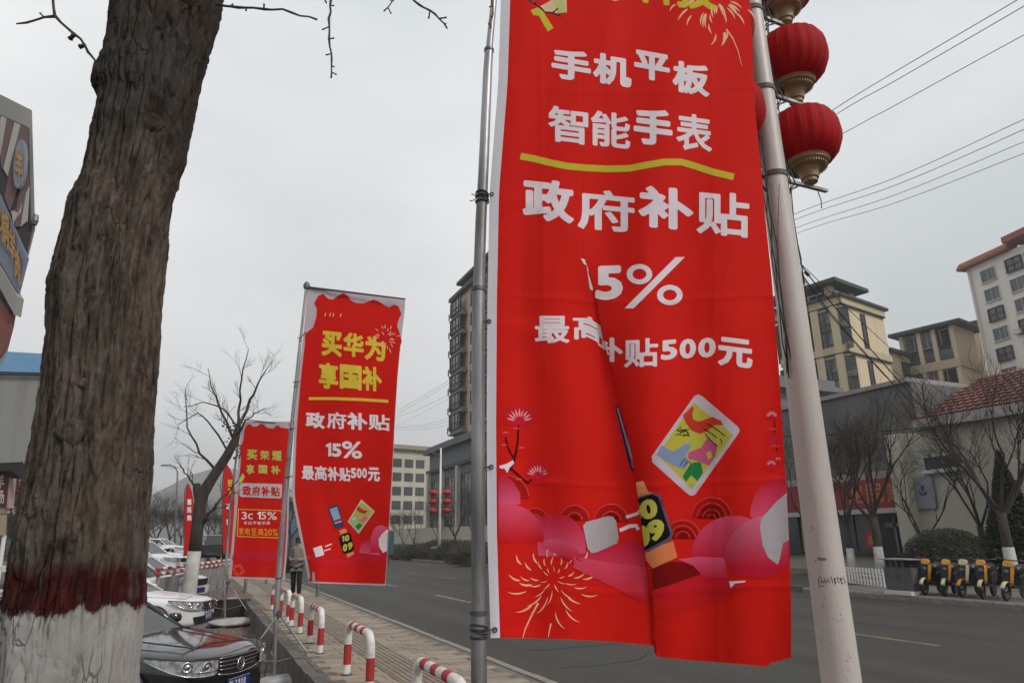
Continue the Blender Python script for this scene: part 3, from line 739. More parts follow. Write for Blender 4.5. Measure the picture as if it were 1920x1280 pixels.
def row(A, chars, boxes, col, side, sk=8, off=.048, layer=2, sx=0.):
    for ch, (x0, y0, x1, y1) in zip(chars, boxes):
        off = .024 if ch in DENSE else .042
        if y1-y0 < 16: off = .010
        k = sk; A.glyph(ch, x0, y0+abs(k)/2, x1, y1-abs(k)/2, col, layer, side if isinstance(side, str) else side(x0), off, sk, sx)
LR = lambda x: 'R' if x > 1090 else 'L'
A = Art(c1); row(A, '科技', [(1192, -62, 1264, 12), (1268, -58, 1346, 22)], YEL, 'R', 8)
A.poly([(1146, 0), (1150, -18), (1162, -18), (1160, 1), (1152, 3)], lin((230, 190, 110)), 2, 'R'); A.build('yellow_lettering', ban1)
A = Art(c1); row(A, '手机平板', [(1034, 88, 1108, 157), (1112, 97, 1184, 166), (1189, 92, 1256, 157), (1261, 112, 1330, 183)], WHT, LR, 12, .060); A.build('lettering', ban1)
A = Art(c1); row(A, '智能手表', [(1028, 197, 1103, 273), (1108, 206, 1182, 281), (1188, 200, 1261, 277), (1268, 210, 1335, 288)], WHT, LR, 9, .055); A.build('lettering', ban1)
A = Art(c1)
ul = [(976, 293), (1003, 298), (1030, 305), (1065, 312), (1100, 315), (1140, 317), (1180, 316), (1210, 310), (1245, 304), (1278, 304), (1305, 312), (1335, 322), (1376, 332)]
A.line([(x, y) for x, y in ul if x <= 1101], 12.5, YEL, 2, 'L'); A.line([(x, y) for x, y in ul if x >= 1100], 12.5, YEL, 2, 'R'); A.build('underline', ban1)
A = Art(c1); row(A, '政府补贴', [(980, 332, 1076, 420), (1083, 352, 1190, 438), (1197, 346, 1300, 434), (1306, 355, 1405, 447)], WHT, lambda x: 'L' if x < 1080 else 'R', 10, .062); A.build('lettering', ban1)
A = Art(c1)
A.poly([(1089, 484), (1104, 488), (1107, 490), (1113, 541), (1111, 545), (1106, 541), (1100, 498), (1094, 494)], WHT, 2, 'L')
A.glyph('5', 1116, 498, 1168, 562, WHT, 2, 'R', .075, -2)
for cx, cy in ((1199, 514), (1256, 553)):
    V = [(cx+24*math.cos(R(k*15)), cy+19*math.sin(R(k*15))) for k in range(24)]+[(cx+13*math.cos(R(k*15)), cy+10*math.sin(R(k*15))) for k in range(24)]
    A.mesh(V, [(k, (k+1) % 24, 24+(k+1) % 24, 24+k) for k in range(24)], WHT, 2, 'R')
A.poly([(1267, 482), (1284, 482), (1188, 578), (1171, 578)], WHT, 2, 'R'); A.build('lettering', ban1)
A = Art(c1)
A.glyph('最', 1003, 592, 1068, 643, WHT, 2, 'L', .05, 0)
A.glyph('高', 1074, 591, 1140, 636, WHT, 2, 'L', .045, 0, warp=lambda x, y: (x, y+max(0, x-1098)**1.35*.16))
A.glyph('补', 1112, 632, 1168, 678, WHT, 2, 'R', .045, 4); A.glyph('贴', 1170, 634, 1234, 688, WHT, 2, 'R', .045, -2)
for ch, x0, x1, d in (('5', 1239, 1270, 0), ('0', 1274, 1305, -2), ('0', 1309, 1342, -4)): A.glyph(ch, x0, 637+d, x1, 674+d, WHT, 2, 'R', .07, -3)
A.glyph('元', 1346, 634, 1411, 688, WHT, 2, 'R', .05, 8); A.build('lettering', ban1)
# megaphone
A = Art(c1); A.poly([(995, 20), (1014, 12), (1035, 0), (1045, -8), (1062, -12), (1063, 24), (1035, 26), (1022, 23)], lin((222, 205, 160)), 2, 'L')
A.poly([(1034, -10), (1050, -16), (1063, 24), (1045, 24)], lin((196, 205, 130)), 3, 'L')
A.poly([(995, 21), (1012, 13), (1022, 23), (1021, 27), (1038, 53), (1027, 60), (1010, 30), (1000, 29)], YEL, 4, 'L'); A.build('megaphone_print', ban1)
# fireworks
A = Art(c1); rn = random.Random(11)
for k in range(44):
    a = R(rn.uniform(-10, 200)); r0 = rn.choice((18, 34, 52, 70)); r1 = r0+rn.uniform(14, 30)
    cx, cy = 1336, -6; A.petal(cx, cy, a, r0, r1, 3.2, CREAM, 2, 'R', .12 if math.cos(a) > 0 else -.12)
A.line([(1362, 55), (1374, 72), (1384, 96), (1391, 124)], 2.6, CREAM, 2, 'R', .8); A.build('firework_print', ban1)
A = Art(c1); rn = random.Random(12)
for rr, nn, ln, w in ((12, 9, 10, 2.4), (27, 12, 14, 3.2), (43, 14, 17, 3.8), (62, 12, 20, 4.2)):
    for k in range(nn):
        a = R(360*k/nn+rn.uniform(-9, 9)); dn = math.sin(a)
        if rr > 60 and dn < -.75: continue
        l = ln*(1+.8*max(0, dn)); A.petal(1037, 1083, a, rr*rn.uniform(.85, 1.05), rr+l, w*rn.uniform(.6, 1), CREAM, 3, 'L', .16 if math.cos(a) < 0 else -.16)
A.line([(1009, 1130), (997, 1152), (985, 1178), (980, 1196)], 4, CREAM, 3, 'L', 1); A.line([(1033, 1168), (1030, 1182), (1028, 1194)], 3, CREAM, 3, 'L', 1)
A.build('firework_print', ban1)
# clouds and hills of the lower print
A = Art(c1)
def gy_(a, b_, y0, y1): return lambda x, y: mixcol(a, b_, (y-y0)/(y1-y0))
def clipL(pts, lo=934): return [(max(x, lo+.5), y) for x, y in pts]
def arc(cx, cy, rx, ry, a0, a1, k=16): return [(cx+rx*math.cos(R(lerp(a0, a1, i/k))), cy-ry*math.sin(R(lerp(a0, a1, i/k)))) for i in range(k+1)]
def wave(cx, cy, rs, side='L', lay=1):
    for i, r_ in enumerate(rs):
        A.poly(clipL(arc(cx, cy, r_, r_*1.05, 0, 180)) if side == 'L' else arc(cx, cy, r_, r_*1.05, 0, 180), lin((178-i*6, 22, 20)), lay, side)
        A.line([p for p in arc(cx, cy, r_, r_*1.05, 8, 172) if p[0] > 935], 2.2, lin((226, 82, 72)), lay+.5, side, .9)
wave(1003, 978, (25, 13)); wave(1077, 976, (28, 15)); wave(1146, 978, (32, 19)); wave(950, 935, (42, 26, 12))
wave(1334, 972, (38, 28, 17, 8), 'R'); wave(1280, 1010, (34, 24, 14), 'R')
def blob(pts, a, b_, y0, y1, side, lay): A.poly(pts, gy_(a, b_, y0, y1), lay, side)
blob(clipL([(934, 893)]+arc(934, 945, 42, 56, 88, 0)+[(934, 947)]), PINK2, PINK, 890, 950, 'L', 2)
blob([(1000, 966)]+arc(1040, 1020, 58, 58, 118, 0)+[(1098, 1042), (1010, 1042)], mixcol(PINK2, RED, .35), PINK, 960, 1050, 'L', 2)
blob(clipL([(940, 940)]+arc(950, 1010, 70, 66, 88, 4)+[(1020, 1016), (934, 1016), (934, 942)]), mixcol(PINK, RED, .25), mixcol(RED, PINK2, .3), 942, 1010, 'L', 3)
blob([(1012, 1022)]+arc(1038, 1050, 52, 40, 108, 0)+[(1090, 1052), (1064, 1048)], mixcol(PINK, RED, .1), mixcol(RED, PINK2, .4), 1010, 1050, 'L', 4)
blob([(1074, 1040), (1130, 1030), (1180, 1012), (1240, 1014), (1240, 1062), (1140, 1058)], mixcol(PINK2, RED, .2), mixcol(PINK2, PINK, .3), 1012, 1060, 'L', 3)
A.poly([(1077, 1065), (1075, 1042), (1140, 1054), (1230, 1064), (1232, 1140), (1170, 1110)], lambda x, y: mixcol(mixcol(PINK, RED, .35), RED, (y-1045)/90), 4, 'L')
blob([(1408, 968)]+arc(1470, 968, 64, 76, 180, 96)+[(1464, 896), (1462, 1000), (1424, 992)], PINK2, PINK, 900, 990, 'R', 2)
blob([(1296, 1048)]+arc(1376, 1042, 80, 76, 175, 40)+[(1440, 1000), (1420, 1048)], mixcol(PINK, PINK2, .2), PINK2, 970, 1050, 'R', 3)
blob([(1358, 1046)]+arc(1440, 1048, 82, 82, 178, 62)+[(1478, 976), (1478, 1060), (1440, 1084), (1380, 1078)], mixcol(PINK, (.6, .3, .38), .35), PINK2, 968, 1060, 'R', 4)
blob([(1272, 1048), (1310, 1043), (1358, 1045), (1366, 1084), (1322, 1084), (1300, 1060)], PINK, mixcol(PINK2, RED, .4), 1043, 1085, 'R', 5)
blob([(1426, 1000), (1450, 930), (1466, 905), (1475, 903), (1476, 925), (1440, 990)], PINK2, PINK, 900, 1000, 'R', 5)
A.poly([(1475, 924), (1479, 1012), (1468, 1018), (1462, 1048), (1458, 1058), (1440, 1044), (1430, 1022), (1425, 990), (1427, 972), (1440, 958), (1456, 940)], (.52, .5, .54), 6, 'R')
A.poly([(1222, 1060), (1262, 1052), (1322, 1057), (1322, 1072), (1262, 1094), (1224, 1106)], DKR, 4, 'R')
A.poly([(1224, 1106), (1262, 1094), (1322, 1074), (1368, 1084), (1400, 1098), (1320, 1140), (1226, 1160)], lambda x, y: mixcol(mixcol(RED, PINK2, .5), RED, (y-1085)/70), 3, 'R')
A.poly([(1367, 1089), (1398, 1088), (1397, 1091), (1378, 1093), (1370, 1102)], WHT, 4, 'R')
A.build('cloud_print', ban1)
# blossom branches
A = Art(c1); ST = lin((92, 10, 12)); BL = lin((205, 30, 58)); PT = lin((240, 170, 165))
def blossom(cx, cy, r_, side):
    A.ellipse(cx, cy-r_*.15, r_*1.25, r_*.9, lambda x, y: mixcol(BL, RED, max(0, math.hypot(x-cx, (y-cy)*1.2)/r_-.5)*1.3), 2, side, 0, 360, 18)
    for k in range(9):
        a = R(-165+k*18.75); A.petal(cx, cy+r_*.35, a, r_*.35, r_*.95, r_*.13, PT, 3, side)
A.line([(972, 796), (971, 825), (967, 850), (962, 868), (955, 880)], 3, ST, 2, 'L', 6); A.line([(948, 818), (951, 835), (958, 850), (964, 858)], 3, ST, 2, 'L', 4)
A.line([(958, 878), (975, 893), (990, 905), (1000, 895)], 5, ST, 2, 'L', 4)
blossom(974, 781, 26, 'L'); blossom(1008, 884, 21, 'L')
for cx, cy in ((968, 804), (948, 812), (945, 835), (978, 840), (973, 899)): A.ellipse(cx, cy, 6, 3, lin((225, 90, 90)), 3, 'L', 180, 360)
A.poly([(936, 873), (950, 869), (962, 862), (964, 868), (956, 876), (951, 886), (946, 878), (938, 878)], WHT, 4, 'L')
blossom(1447, 777, 12, 'R')
blossom(1446, 868, 10, 'R'); blossom(1459, 860, 6, 'R'); A.line([(1452, 788), (1454, 815), (1457, 845)], 2, lin((120, 14, 14)), 2, 'R', 3)
A.ellipse(1448, 822, 13, 13, lambda x, y: mixcol(BL, RED, max(0, math.hypot(x-1448, y-822)/13-.3)*1.3), 2, 'R'); A.ellipse(1447, 868, 18, 15, lambda x, y: mixcol(BL, RED, max(0, math.hypot((x-1447)/1.2, y-868)/15-.3)*1.3), 1.5, 'R')
for cx, cy in ((1448, 806), (1451, 838)): A.ellipse(cx, cy, 9, 5, lin((225, 60, 62)), 3, 'R', 180, 360)
A.build('blossom_print', ban1)
# phone sliver, tablet, earphones, watch
A = Art(c1); A.poly([(1153, 762), (1156, 759), (1160, 762), (1193, 872), (1192, 880), (1185, 883), (1181, 876)], lin((52, 40, 66)), 2, 'L')
A.poly([(1156, 763), (1159, 765), (1188, 862), (1183, 862)], lin((170, 165, 190)), 3, 'L'); A.poly([(1183, 862), (1188, 862), (1191, 874), (1188, 879), (1184, 874)], lin((205, 80, 150)), 3, 'L'); A.build('phone_print', ban1)
A = Art(c1)
A.poly([(1222, 855), (1302, 742), (1309, 739), (1316, 742), (1384, 800), (1387, 807), (1384, 813), (1303, 927), (1297, 929), (1290, 926), (1223, 866)], lin((206, 200, 212)), 2, 'R')
A.poly([(1233, 852), (1301, 754), (1375, 815), (1297, 916)], lin((196, 190, 76)), 3, 'R')
sh = lambda pts, c, l=4: A.poly(pts, lin(c), l, 'R')
sh([(1298, 760), (1301, 766), (1298, 776), (1300, 786), (1310, 790), (1322, 786), (1336, 781), (1352, 788), (1356, 797), (1340, 796), (1326, 808), (1312, 813), (1296, 806), (1286, 793), (1280, 778)], (208, 64, 40))
sh([(1232, 852), (1240, 834), (1262, 846), (1280, 836), (1290, 828), (1296, 836), (1286, 852), (1292, 866), (1282, 880), (1262, 872)], (140, 158, 196))
sh([(1290, 848), (1316, 838), (1326, 820), (1346, 834), (1340, 856), (1330, 872), (1302, 862), (1291, 860)], (206, 92, 140)); sh([(1324, 850), (1332, 844), (1336, 856), (1328, 862)], (196, 190, 76), 5)
sh([(1280, 892), (1290, 876), (1300, 866), (1314, 866), (1318, 886), (1308, 902), (1296, 890), (1286, 904)], (40, 134, 74))
ink = lin((30, 26, 28))
rn = random.Random(4)
for k in range(9):
    x = 1270+rn.uniform(-4, 12); y = 804+rn.uniform(0, 18); A.line([(x, y), (x+rn.uniform(4, 10), y+rn.uniform(-8, 3)), (x+rn.uniform(8, 16), y+rn.uniform(-3, 7))], 1.5, ink, 6, 'R')
for q in ([(1326, 794), (1346, 806), (1360, 817)], [(1318, 802), (1334, 812), (1344, 820)], [(1322, 812), (1332, 824), (1344, 836)], [(1350, 822), (1354, 828), (1352, 832)], [(1275, 872), (1284, 860), (1288, 864), (1282, 874), (1292, 864), (1296, 868), (1292, 878)]): A.line(q, 1.5, ink, 6, 'R')
A.build('tablet_print', ban1)
A = Art(c1); A.poly([(1093, 985), (1099, 978), (1140, 967), (1149, 968), (1155, 976), (1160, 1008), (1157, 1018), (1118, 1035), (1109, 1036), (1102, 1028)], lambda x, y: mixcol((.56, .54, .56), (.40, .38, .42), (x-1095)/60), 6, 'L')
A.line([(1174, 969), (1196, 962), (1200, 956)], 6, WHT, 6, 'L'); A.line([(1162, 994), (1180, 986), (1193, 985), (1197, 993)], 7, WHT, 6, 'L'); A.build('earphone_print', ban1)
A = Art(c1); AP = lin((232, 142, 92)); AP2 = lin((246, 176, 122))
A.poly([(1188, 905), (1206, 901), (1216, 922), (1192, 930)], AP2, 6, 'R'); A.poly([(1190, 925), (1222, 922), (1226, 934), (1194, 940)], AP, 6, 'R')
A.poly([(1180, 1040), (1262, 1014), (1270, 1044), (1224, 1065), (1212, 1050)], AP, 6, 'R')
A.poly([(1180, 936), (1226, 923), (1238, 928), (1262, 1000), (1258, 1012), (1215, 1034), (1180, 1044)], lin((108, 92, 120)), 7, 'R')
A.poly([(1180, 940), (1223, 926), (1234, 931), (1257, 1000), (1253, 1008), (1212, 1030), (1180, 1038)], lin((24, 22, 34)), 8, 'R')
A.line([(1239, 935), (1243, 949)], 5, lin((90, 70, 110)), 8, 'R')
YW = lin((212, 206, 84))
A.glyph('1', 1186, 946, 1202, 974, YW, 9, 'R', .09, -6, -4); A.glyph('0', 1204, 936, 1236, 972, YW, 9, 'R', .10, -10, -8)
A.glyph('0', 1190, 985, 1222, 1026, YW, 9, 'R', .10, -10, -8); A.glyph('9', 1218, 974, 1250, 1012, YW, 9, 'R', .10, -10, -8)
A.build('watch_print', ban1)

# mast of the big banner
pxs = [(1760, 899, 37), (1280, 898, 30), (1150, 897.2, 29), (1149, 897.2, 27), (900, 896.5, 26), (700, 896.3, 25.5), (545, 897, 24), (544, 897.3, 22), (410, 902, 21), (330, 906, 19.5), (130, 914.5, 17), (95, 917, 16), (94, 917, 13), (0, 926, 11.5), (-190, 941, 9), (-345, 948, 8)]
def mast(pxs, d, root, joints, rings):
    pts = [at(x, y, d) for y, x, w in pxs]
    rad = [(at(x+w/2, y, d)-at(x-w/2, y, d)).length/2 for y, x, w in pxs]
    j = 0
    for i in range(1, len(pxs)):
        if abs(pxs[i][0]-pxs[i-1][0]) <= 1.5 or i == len(pxs)-1:
            e = i if i == len(pxs)-1 else i-1
            q = MB(); q.tube(pts[j:e+1], rad[j:e+1], 20); local(q.build('mast_section', steel, smooth=True, auto=50), root); j = i
    for y in rings:
        w = pw([(p[0], p[2]) for p in reversed(pxs)], y); x = pw([(p[0], p[1]) for p in reversed(pxs)], y)
        a = at(x, y, d); b_ = at(x, y-7*w/25, d); r_ = (at(x+w/2, y, d)-at(x-w/2, y, d)).length/2
        q = MB(); q.tube([a, b_], r_*1.16, 20); local(q.build('locking_ring', dsteel, smooth=True, auto=50), root)
    return pts, rad
mast(pxs, 3.45, ban1, 0, (1152, 546, 97))
# dark worn lower end of the upper section, ties and eyelets
for y, x, w, tx, ty in ((372, 904, 21, 932-12, 364), (1184, 897.5, 28.5, 930, 1178)):
    q = MB(); c = at(x, y, 3.45); r_ = (at(x+w/2, y, 3.45)-c).length
    for k in range(5):
        zz = c.z+(k-2)*.012; tl = .012*math.sin(k*2.1)
        q.tube([Vector((c.x+(r_+.004)*math.cos(t), c.y+(r_+.004)*math.sin(t), zz+tl*math.sin(t+k))) for t in [i*2*math.pi/16 for i in range(17)]], .0045, 6)
    q.tube([c-F0*(r_+.006), c1.pt(tx-4, ty, .012), c1.pt(tx, ty, .006)], .003, 6)
    if y < 500: q.tube([c-R0*r_-F0*.02, at(x-14, y+3, 3.43), at(x-23, y+5, 3.4)], .0028, 6); q.tube([c-R0*r_-F0*.02, at(x-12, y-4, 3.43), at(x-20, y-9, 3.42)], .0028, 6)
    local(q.build('wire_tie', mat('dark_wire', (.03, .03, .032), .5, metal=.4), smooth=True), ban1)
for x, y in ((939, 157), (922, 364), (917, 602), (921, 875), (928, 1180)):
    q = MB(); p = c1.pt(x, y, .004); nrm = c1.n; u = c1.dir
    q.tube([p+(u*math.cos(t)+Z0*math.sin(t))*.010 for t in [i*.524 for i in range(13)]], .0035, 6)
    local(q.build('eyelet', dsteel, smooth=True), ban1)
    if y in (602, 875):
        q = MB(); q.tube([p-nrm*0+nrm*.006, p-u*.02+nrm*.01, at(898+10, y+2, 3.43)], .003, 6); local(q.build('cord_tie', cable_m), ban1)
q = MB(); a = at(947, -345, 3.45); b_ = c1.pt(1385, -345, .0); q.tube([a, b_], [.012, .009], 10); local(q.build('top_arm', steel, smooth=True), ban1)

def tripod(root, foot, h, spread, angs, r_=.012):
    top = foot+Z0*h; q = MB(); q.tube([top-Z0*.04, top+Z0*.05], .045, 14); local(q.build('collar', dsteel, smooth=True, auto=50), root)
    for a in angs:
        d = Vector((math.cos(a), math.sin(a), 0)); q = MB(); q.tube([top, foot+d*spread+Z0*.015], r_, 8); q.tube([foot+Z0*h*.32, foot.lerp(top, .42)+d*spread*.56], r_*.6, 6)
        q.box(foot+d*spread+Z0*.012, (.05, .05, .02)); local(q.build('tripod_leg', steel, smooth=True, auto=50), root)
tripod(ban1, Vector((P0.x, P0.y, -.4)), 1.0, .65, (R(100), R(220), R(335)))

# ---------------------------------------------------------------- middle banner
f2 = gz(513, 1284, -.4); d2 = (f2-EYE).dot(F0)
L2 = [(530, 577), (560, 575.5), (625, 569), (700, 560), (800, 551.5), (838, 550), (900, 548), (930, 547), (960, 553), (1020, 565), (1077, 577), (1110, 580)]
R2 = [(530, 760), (570, 759), (700, 746), (780, 741), (860, 737), (950, 732), (1000, 729), (1097, 722.5)]
B2 = [(570, 1092), (640, 1094), (722, 1097.5)]
def rip2(x, y):
    u = (x-560)/190; v = max(0, min(1, (y-540)/500))
    e = .045*math.sin(u*7+y*.006)*(.3+.7*v)+.016*math.sin(u*14+y*.01)*v+.012*noise.noise(Vector((x*.05, y*.03, 2)))
    g = (x-575)-(y-900)*.16; e += .03*math.exp(-(g/20.)**2)*max(0, min(1, (y-840)/120))
    t = max(0, min(1, (x-pw(L2, y))/110.)); t = t*t*(3-2*t)
    return e*max(0, min(1, (x-pw(L2, y)+3)/12)) - .30*t*((y-740)/330.)**2
class Slant(Cloth):
    pass
pp = at(575, 545, d2); c2 = Cloth(Vector((pp.x, pp.y, 0)), R(-22), L2, R2, 541, B2, rip2, None, 4.)
# slanting top edge: the arm droops
def top2(x): return 540+(x-577)*.112
_pt = c2.pt
def pt2(x, y, e=0.):
    if y < 620: y = lerp(top2(x), 620, max(0, (y-541)/79.))
    return _pt(x, y, e)
c2.pt = pt2
ban2 = empty('vertical_banner', tuple(f2), 0, 'middle-sized red banner with yellow characters above a straight yellow line, on a tripod mast', 'banner', 'red advertising banners along the pavement')
PALE = (.50, .42, .46)
c2.cloth('cloth', ban2, PALE, step=4.)
def inv2(pts):   # undo the top slant for art drawn in picture coordinates
    o = []
    for x, y in pts:
        if y < 620: y = 541+79*(y-top2(x))/(620-top2(x))
        o.append((x, y))
    return o
A = Art(c2, 8.)
scal = [(572, 625.4), (587, 614), (593, 595), (594, 579), (589, 568), (597, 554), (606, 550.5), (615.6, 560), (625, 561), (634, 554), (644, 549), (652, 554), (658, 563), (667, 567.5), (681, 568.5), (690.6, 565), (700, 561.5), (709, 564), (721, 572), (730, 576), (738.6, 571), (747, 574), (752.7, 588), (747, 600), (744.5, 611), (749, 623), (753.5, 640)]
lft = [(y, x) for x, y in [(555, 838), (553, 925), (560, 960), (571, 1020), (583, 1077)]]
body = inv2(scal)+[(spw(R2, y)-.8, y) for y in range(650, 1090, 15)]+[(721.5, 1094), (640, 1091.5), (578, 1089)]+[(max(spw(L2, y)+5, 0), y) for y in range(1080, 640, -15)]
A.poly(body, RED, 0); A.build('red_print', ban2)
A = Art(c2, 8.); YG = lin((225, 200, 70))
row(A, '买华为', [(603, 619, 641, 670), (644, 622, 682, 671), (684, 628, 723, 678)], YG, 'L', 4, .05, 3)
row(A, '享国补', [(598, 678, 634, 731), (637, 682, 678, 732), (679, 685, 716, 735)], YG, 'L', 4, .05, 3)
A.line([(579, 747), (625, 747), (680, 749), (728, 752)], 5.4, YG, 3); A.build('yellow_lettering', ban2)
A = Art(c2, 8.)
row(A, '政府补贴', [(573, 771, 609, 804), (613, 771, 649, 805), (651, 772, 689, 807), (691, 775, 731, 808)], WHT, 'L', 3, .06, 3); A.build('lettering', ban2)
A = Art(c2, 8.); A.poly([(611, 834), (617, 830), (621, 830), (621, 855), (615.5, 855), (615.5, 837), (611, 838)], WHT, 3); A.glyph('5', 622, 831, 640, 856, WHT, 3, 'L', .07, 1); A.glyph('%', 641, 827, 679, 859, WHT, 3, 'L', .035, 2); A.build('lettering', ban2)
A = Art(c2, 8.)
for ch, x0, x1, y0, y1 in (('最', 566, 589, 873, 899), ('高', 590, 613, 873, 900), ('补', 614, 636, 875, 901), ('贴', 636, 657, 876, 902), ('5', 657.5, 668, 877, 896), ('0', 669, 678, 877, 896), ('0', 679, 688, 877, 896), ('元', 690, 712, 876, 902)): A.glyph(ch, x0, y0, x1, y1, WHT, 3, 'L', .045 if ord(ch) > 255 else .07, 1)
A.build('lettering', ban2)
A = Art(c2, 8.); rn = random.Random(2)
for k in range(26):
    a = R(k*13.8+rn.uniform(-5, 5)); r0 = rn.choice((7, 13, 19)); A.petal(724, 634, a, r0, r0+rn.uniform(6, 11), 1.5, CREAM, 4, 'L')
for x in (611, 620, 626, 640): A.line([(x, 585), (x-2, 592)], 1.6, CREAM, 3)
A.build('firework_print', ban2)
A = Art(c2, 8.)
A.poly([(614.5, 953), (617, 950), (632, 945), (635, 947), (645, 984), (643, 987), (630, 991), (627, 990)], lin((70, 60, 100)), 3)
A.poly([(618, 954), (632, 949), (641, 978), (628, 982)], lin((150, 175, 205)), 4); A.poly([(626, 975), (639, 971), (640, 975), (627, 979)], lin((190, 40, 60)), 5); A.build('phone_print', ban2)
A = Art(c2, 8.); A.poly([(677.5, 936), (702.5, 958), (672.5, 1000), (652, 977)], lin((215, 212, 200)), 3); A.poly([(678, 940), (699, 959), (672, 996), (655, 976)], lin((190, 196, 96)), 4)
A.poly([(672, 948), (680, 955), (690, 957), (684, 963), (674, 960), (668, 955)], lin((205, 62, 42)), 5); A.poly([(672, 972), (684, 966), (690, 970), (683, 978), (675, 977)], lin((215, 120, 130)), 5)
A.poly([(666, 986), (674, 980), (680, 984), (672, 993)], lin((40, 140, 76)), 5); A.poly([(658, 976), (664, 968), (670, 976), (664, 984)], lin((160, 200, 190)), 5); A.build('tablet_print', ban2)
A = Art(c2, 8.); A.poly([(636, 994), (648, 990), (652, 1000), (639, 1004)], lin((230, 150, 100)), 3); A.poly([(648, 1036), (661, 1030), (664, 1038), (652, 1045)], lin((230, 150, 100)), 3)
A.poly([(636, 1008), (640, 1001), (653, 997), (658, 1001), (664, 1029), (660, 1034), (648, 1038), (643, 1035)], lin((24, 22, 30)), 4)
A.glyph('1', 641, 1004, 645.5, 1015, YW, 5, 'L', .09, -1); A.glyph('0', 646.5, 1002, 655, 1014, YW, 5, 'L', .1, -2); A.glyph('0', 643, 1019, 651, 1033, YW, 5, 'L', .1, -2); A.glyph('9', 652, 1016, 661, 1030, YW, 5, 'L', .1, -2); A.build('watch_print', ban2)
A = Art(c2, 8.); A.poly([(587, 1027), (603, 1022), (608, 1038), (605, 1041), (592, 1044)], WHT, 5); A.line([(608, 1032), (620, 1028)], 2, WHT, 5); A.line([(610, 1024), (622, 1019)], 2, WHT, 5); A.build('earphone_print', ban2)
A = Art(c2, 8.)
A.poly([(674, 1036)]+arc(694, 1034, 20, 24, 175, 20)+[(712, 1040)], gy_(PINK2, PINK, 1010, 1040), 2); A.poly([(690, 1035)]+arc(714, 1020, 20, 36, 200, 70)+[(726, 988), (724, 1036)], gy_(PINK, PINK2, 985, 1036), 3)
A.poly([(727, 992), (725.5, 1032), (718, 1036), (711, 1024), (710, 1010), (716, 1000)], WHT, 4)
A.poly([(578, 1040), (600, 1046), (640, 1048), (700, 1036), (724, 1036), (724, 1050), (690, 1060), (640, 1066), (600, 1058), (580, 1050)], gy_(PINK2, RED, 1038, 1066), 1.5)
A.build('cloud_print', ban2)
# mast
m2 = [(1284, 513, 7.5), (1150, 517.5, 8), (1149, 517.5, 11.5), (985, 530, 10.5), (984, 530, 8.8), (790, 548, 8), (789, 548, 7), (660, 561, 6.2), (659, 561, 5.4), (533, 575, 5)]
mast(m2, d2, ban2, 0, (1085, 862, 726, 640))
q = MB(); q.tube([at(574, 538, d2), c2.pt(760, 541, .0)], [.022, .014], 8); q.lathe(at(575, 536, d2)-Z0*.05, [(.05, 0), (.06, .06), (.03, .12)], 12); local(q.build('top_arm', dsteel, smooth=True, auto=50), ban2)
q = MB()
for (a, b_) in (((565, 632), (573, 622)), ((556, 715), (562, 715)), ((547, 803), (553, 803)), ((541, 893), (549, 893))): q.tube([at(a[0]-7, a[1]+2, d2-.05), at(a[0], a[1], d2-.06), c2.pt(b_[0], b_[1], .03)], .008, 5)
local(q.build('cord_tie', cable_m), ban2)
apex = at(516, 1150, d2); tripod(ban2, f2, apex.z-f2.z, .78, (R(200), R(-12), R(95)), .014)

# ---------------------------------------------------------------- third banner
f3 = gz(421, 1166, -.4); d3 = (f3-EYE).dot(F0)
L3 = [(785, 456), (830, 449), (900, 444), (1000, 436), (1084, 429)]
R3 = [(785, 547), (900, 543), (1000, 540), (1084, 534)]
B3 = [(420, 1083), (540, 1087)]
def rip3(x, y): return (.022*math.sin((x-430)*.06+y*.01)+.008*math.sin((x-430)*.15))*max(0, min(1, (x-pw(L3, y))/15))
pp = at(446, 800, d3); c3_ = Cloth(Vector((pp.x, pp.y, 0)), R(-20), L3, R3, 790, B3, rip3, None, 6.)
ban3 = empty('vertical_banner', tuple(f3), 0, 'third red banner with a white box of red characters and a framed 3c offer', 'banner', 'red advertising banners along the pavement')
c3_.cloth('cloth', ban3, PALE, step=4.)
A = Art(c3_, 7.)
sc3 = [(450, 840), (456, 826), (458, 805), (462, 797), (468, 794), (474, 799), (482, 799), (488, 794), (495, 795), (500, 801), (512, 803), (520, 796), (527, 801), (540, 803), (544, 815)]
A.poly(sc3+[(spw(R3, y)-3, y) for y in range(830, 1080, 25)]+[(530, 1083), (434, 1080)]+[(spw(L3, y)+5, y) for y in range(1060, 850, -25)], RED, 0); A.build('red_print', ban3)
YGn = lin((200, 205, 100)); A = Art(c3_, 7.)
row(A, '买荣耀', [(463, 842, 482, 862), (488, 844, 505, 862), (510, 844, 528, 864)], YGn, 'L', 1, .035, 3)
row(A, '享国补', [(462, 870, 477, 889), (485, 871, 501, 888), (508, 872, 526, 889)], YGn, 'L', 1, .035, 3)
A.poly([(454, 886), (459, 893), (455, 901), (450, 906), (448, 900)], YGn, 3); A.build('yellow_lettering', ban3)
A = Art(c3_, 7.); A.poly([(449, 909), (453, 905), (528, 907), (529, 911), (528, 932), (524, 934), (452, 931), (449, 928)], (.6, .57, .6), 3); A.build('white_box', ban3)
A = Art(c3_, 7.); row(A, '政府补贴', [(455, 910, 471, 929), (473, 911, 488, 929), (490, 911, 506, 930), (508, 912, 525, 930)], RED, 'L', 0, .035, 5); A.build('red_lettering', ban3)
A = Art(c3_, 7.)
for q in ([(447, 954), (528, 957)], [(445, 1005), (526, 1008)], [(447, 954), (445, 1005)], [(528, 957), (526, 1008)]): A.line(q, 1.4, YG, 3)
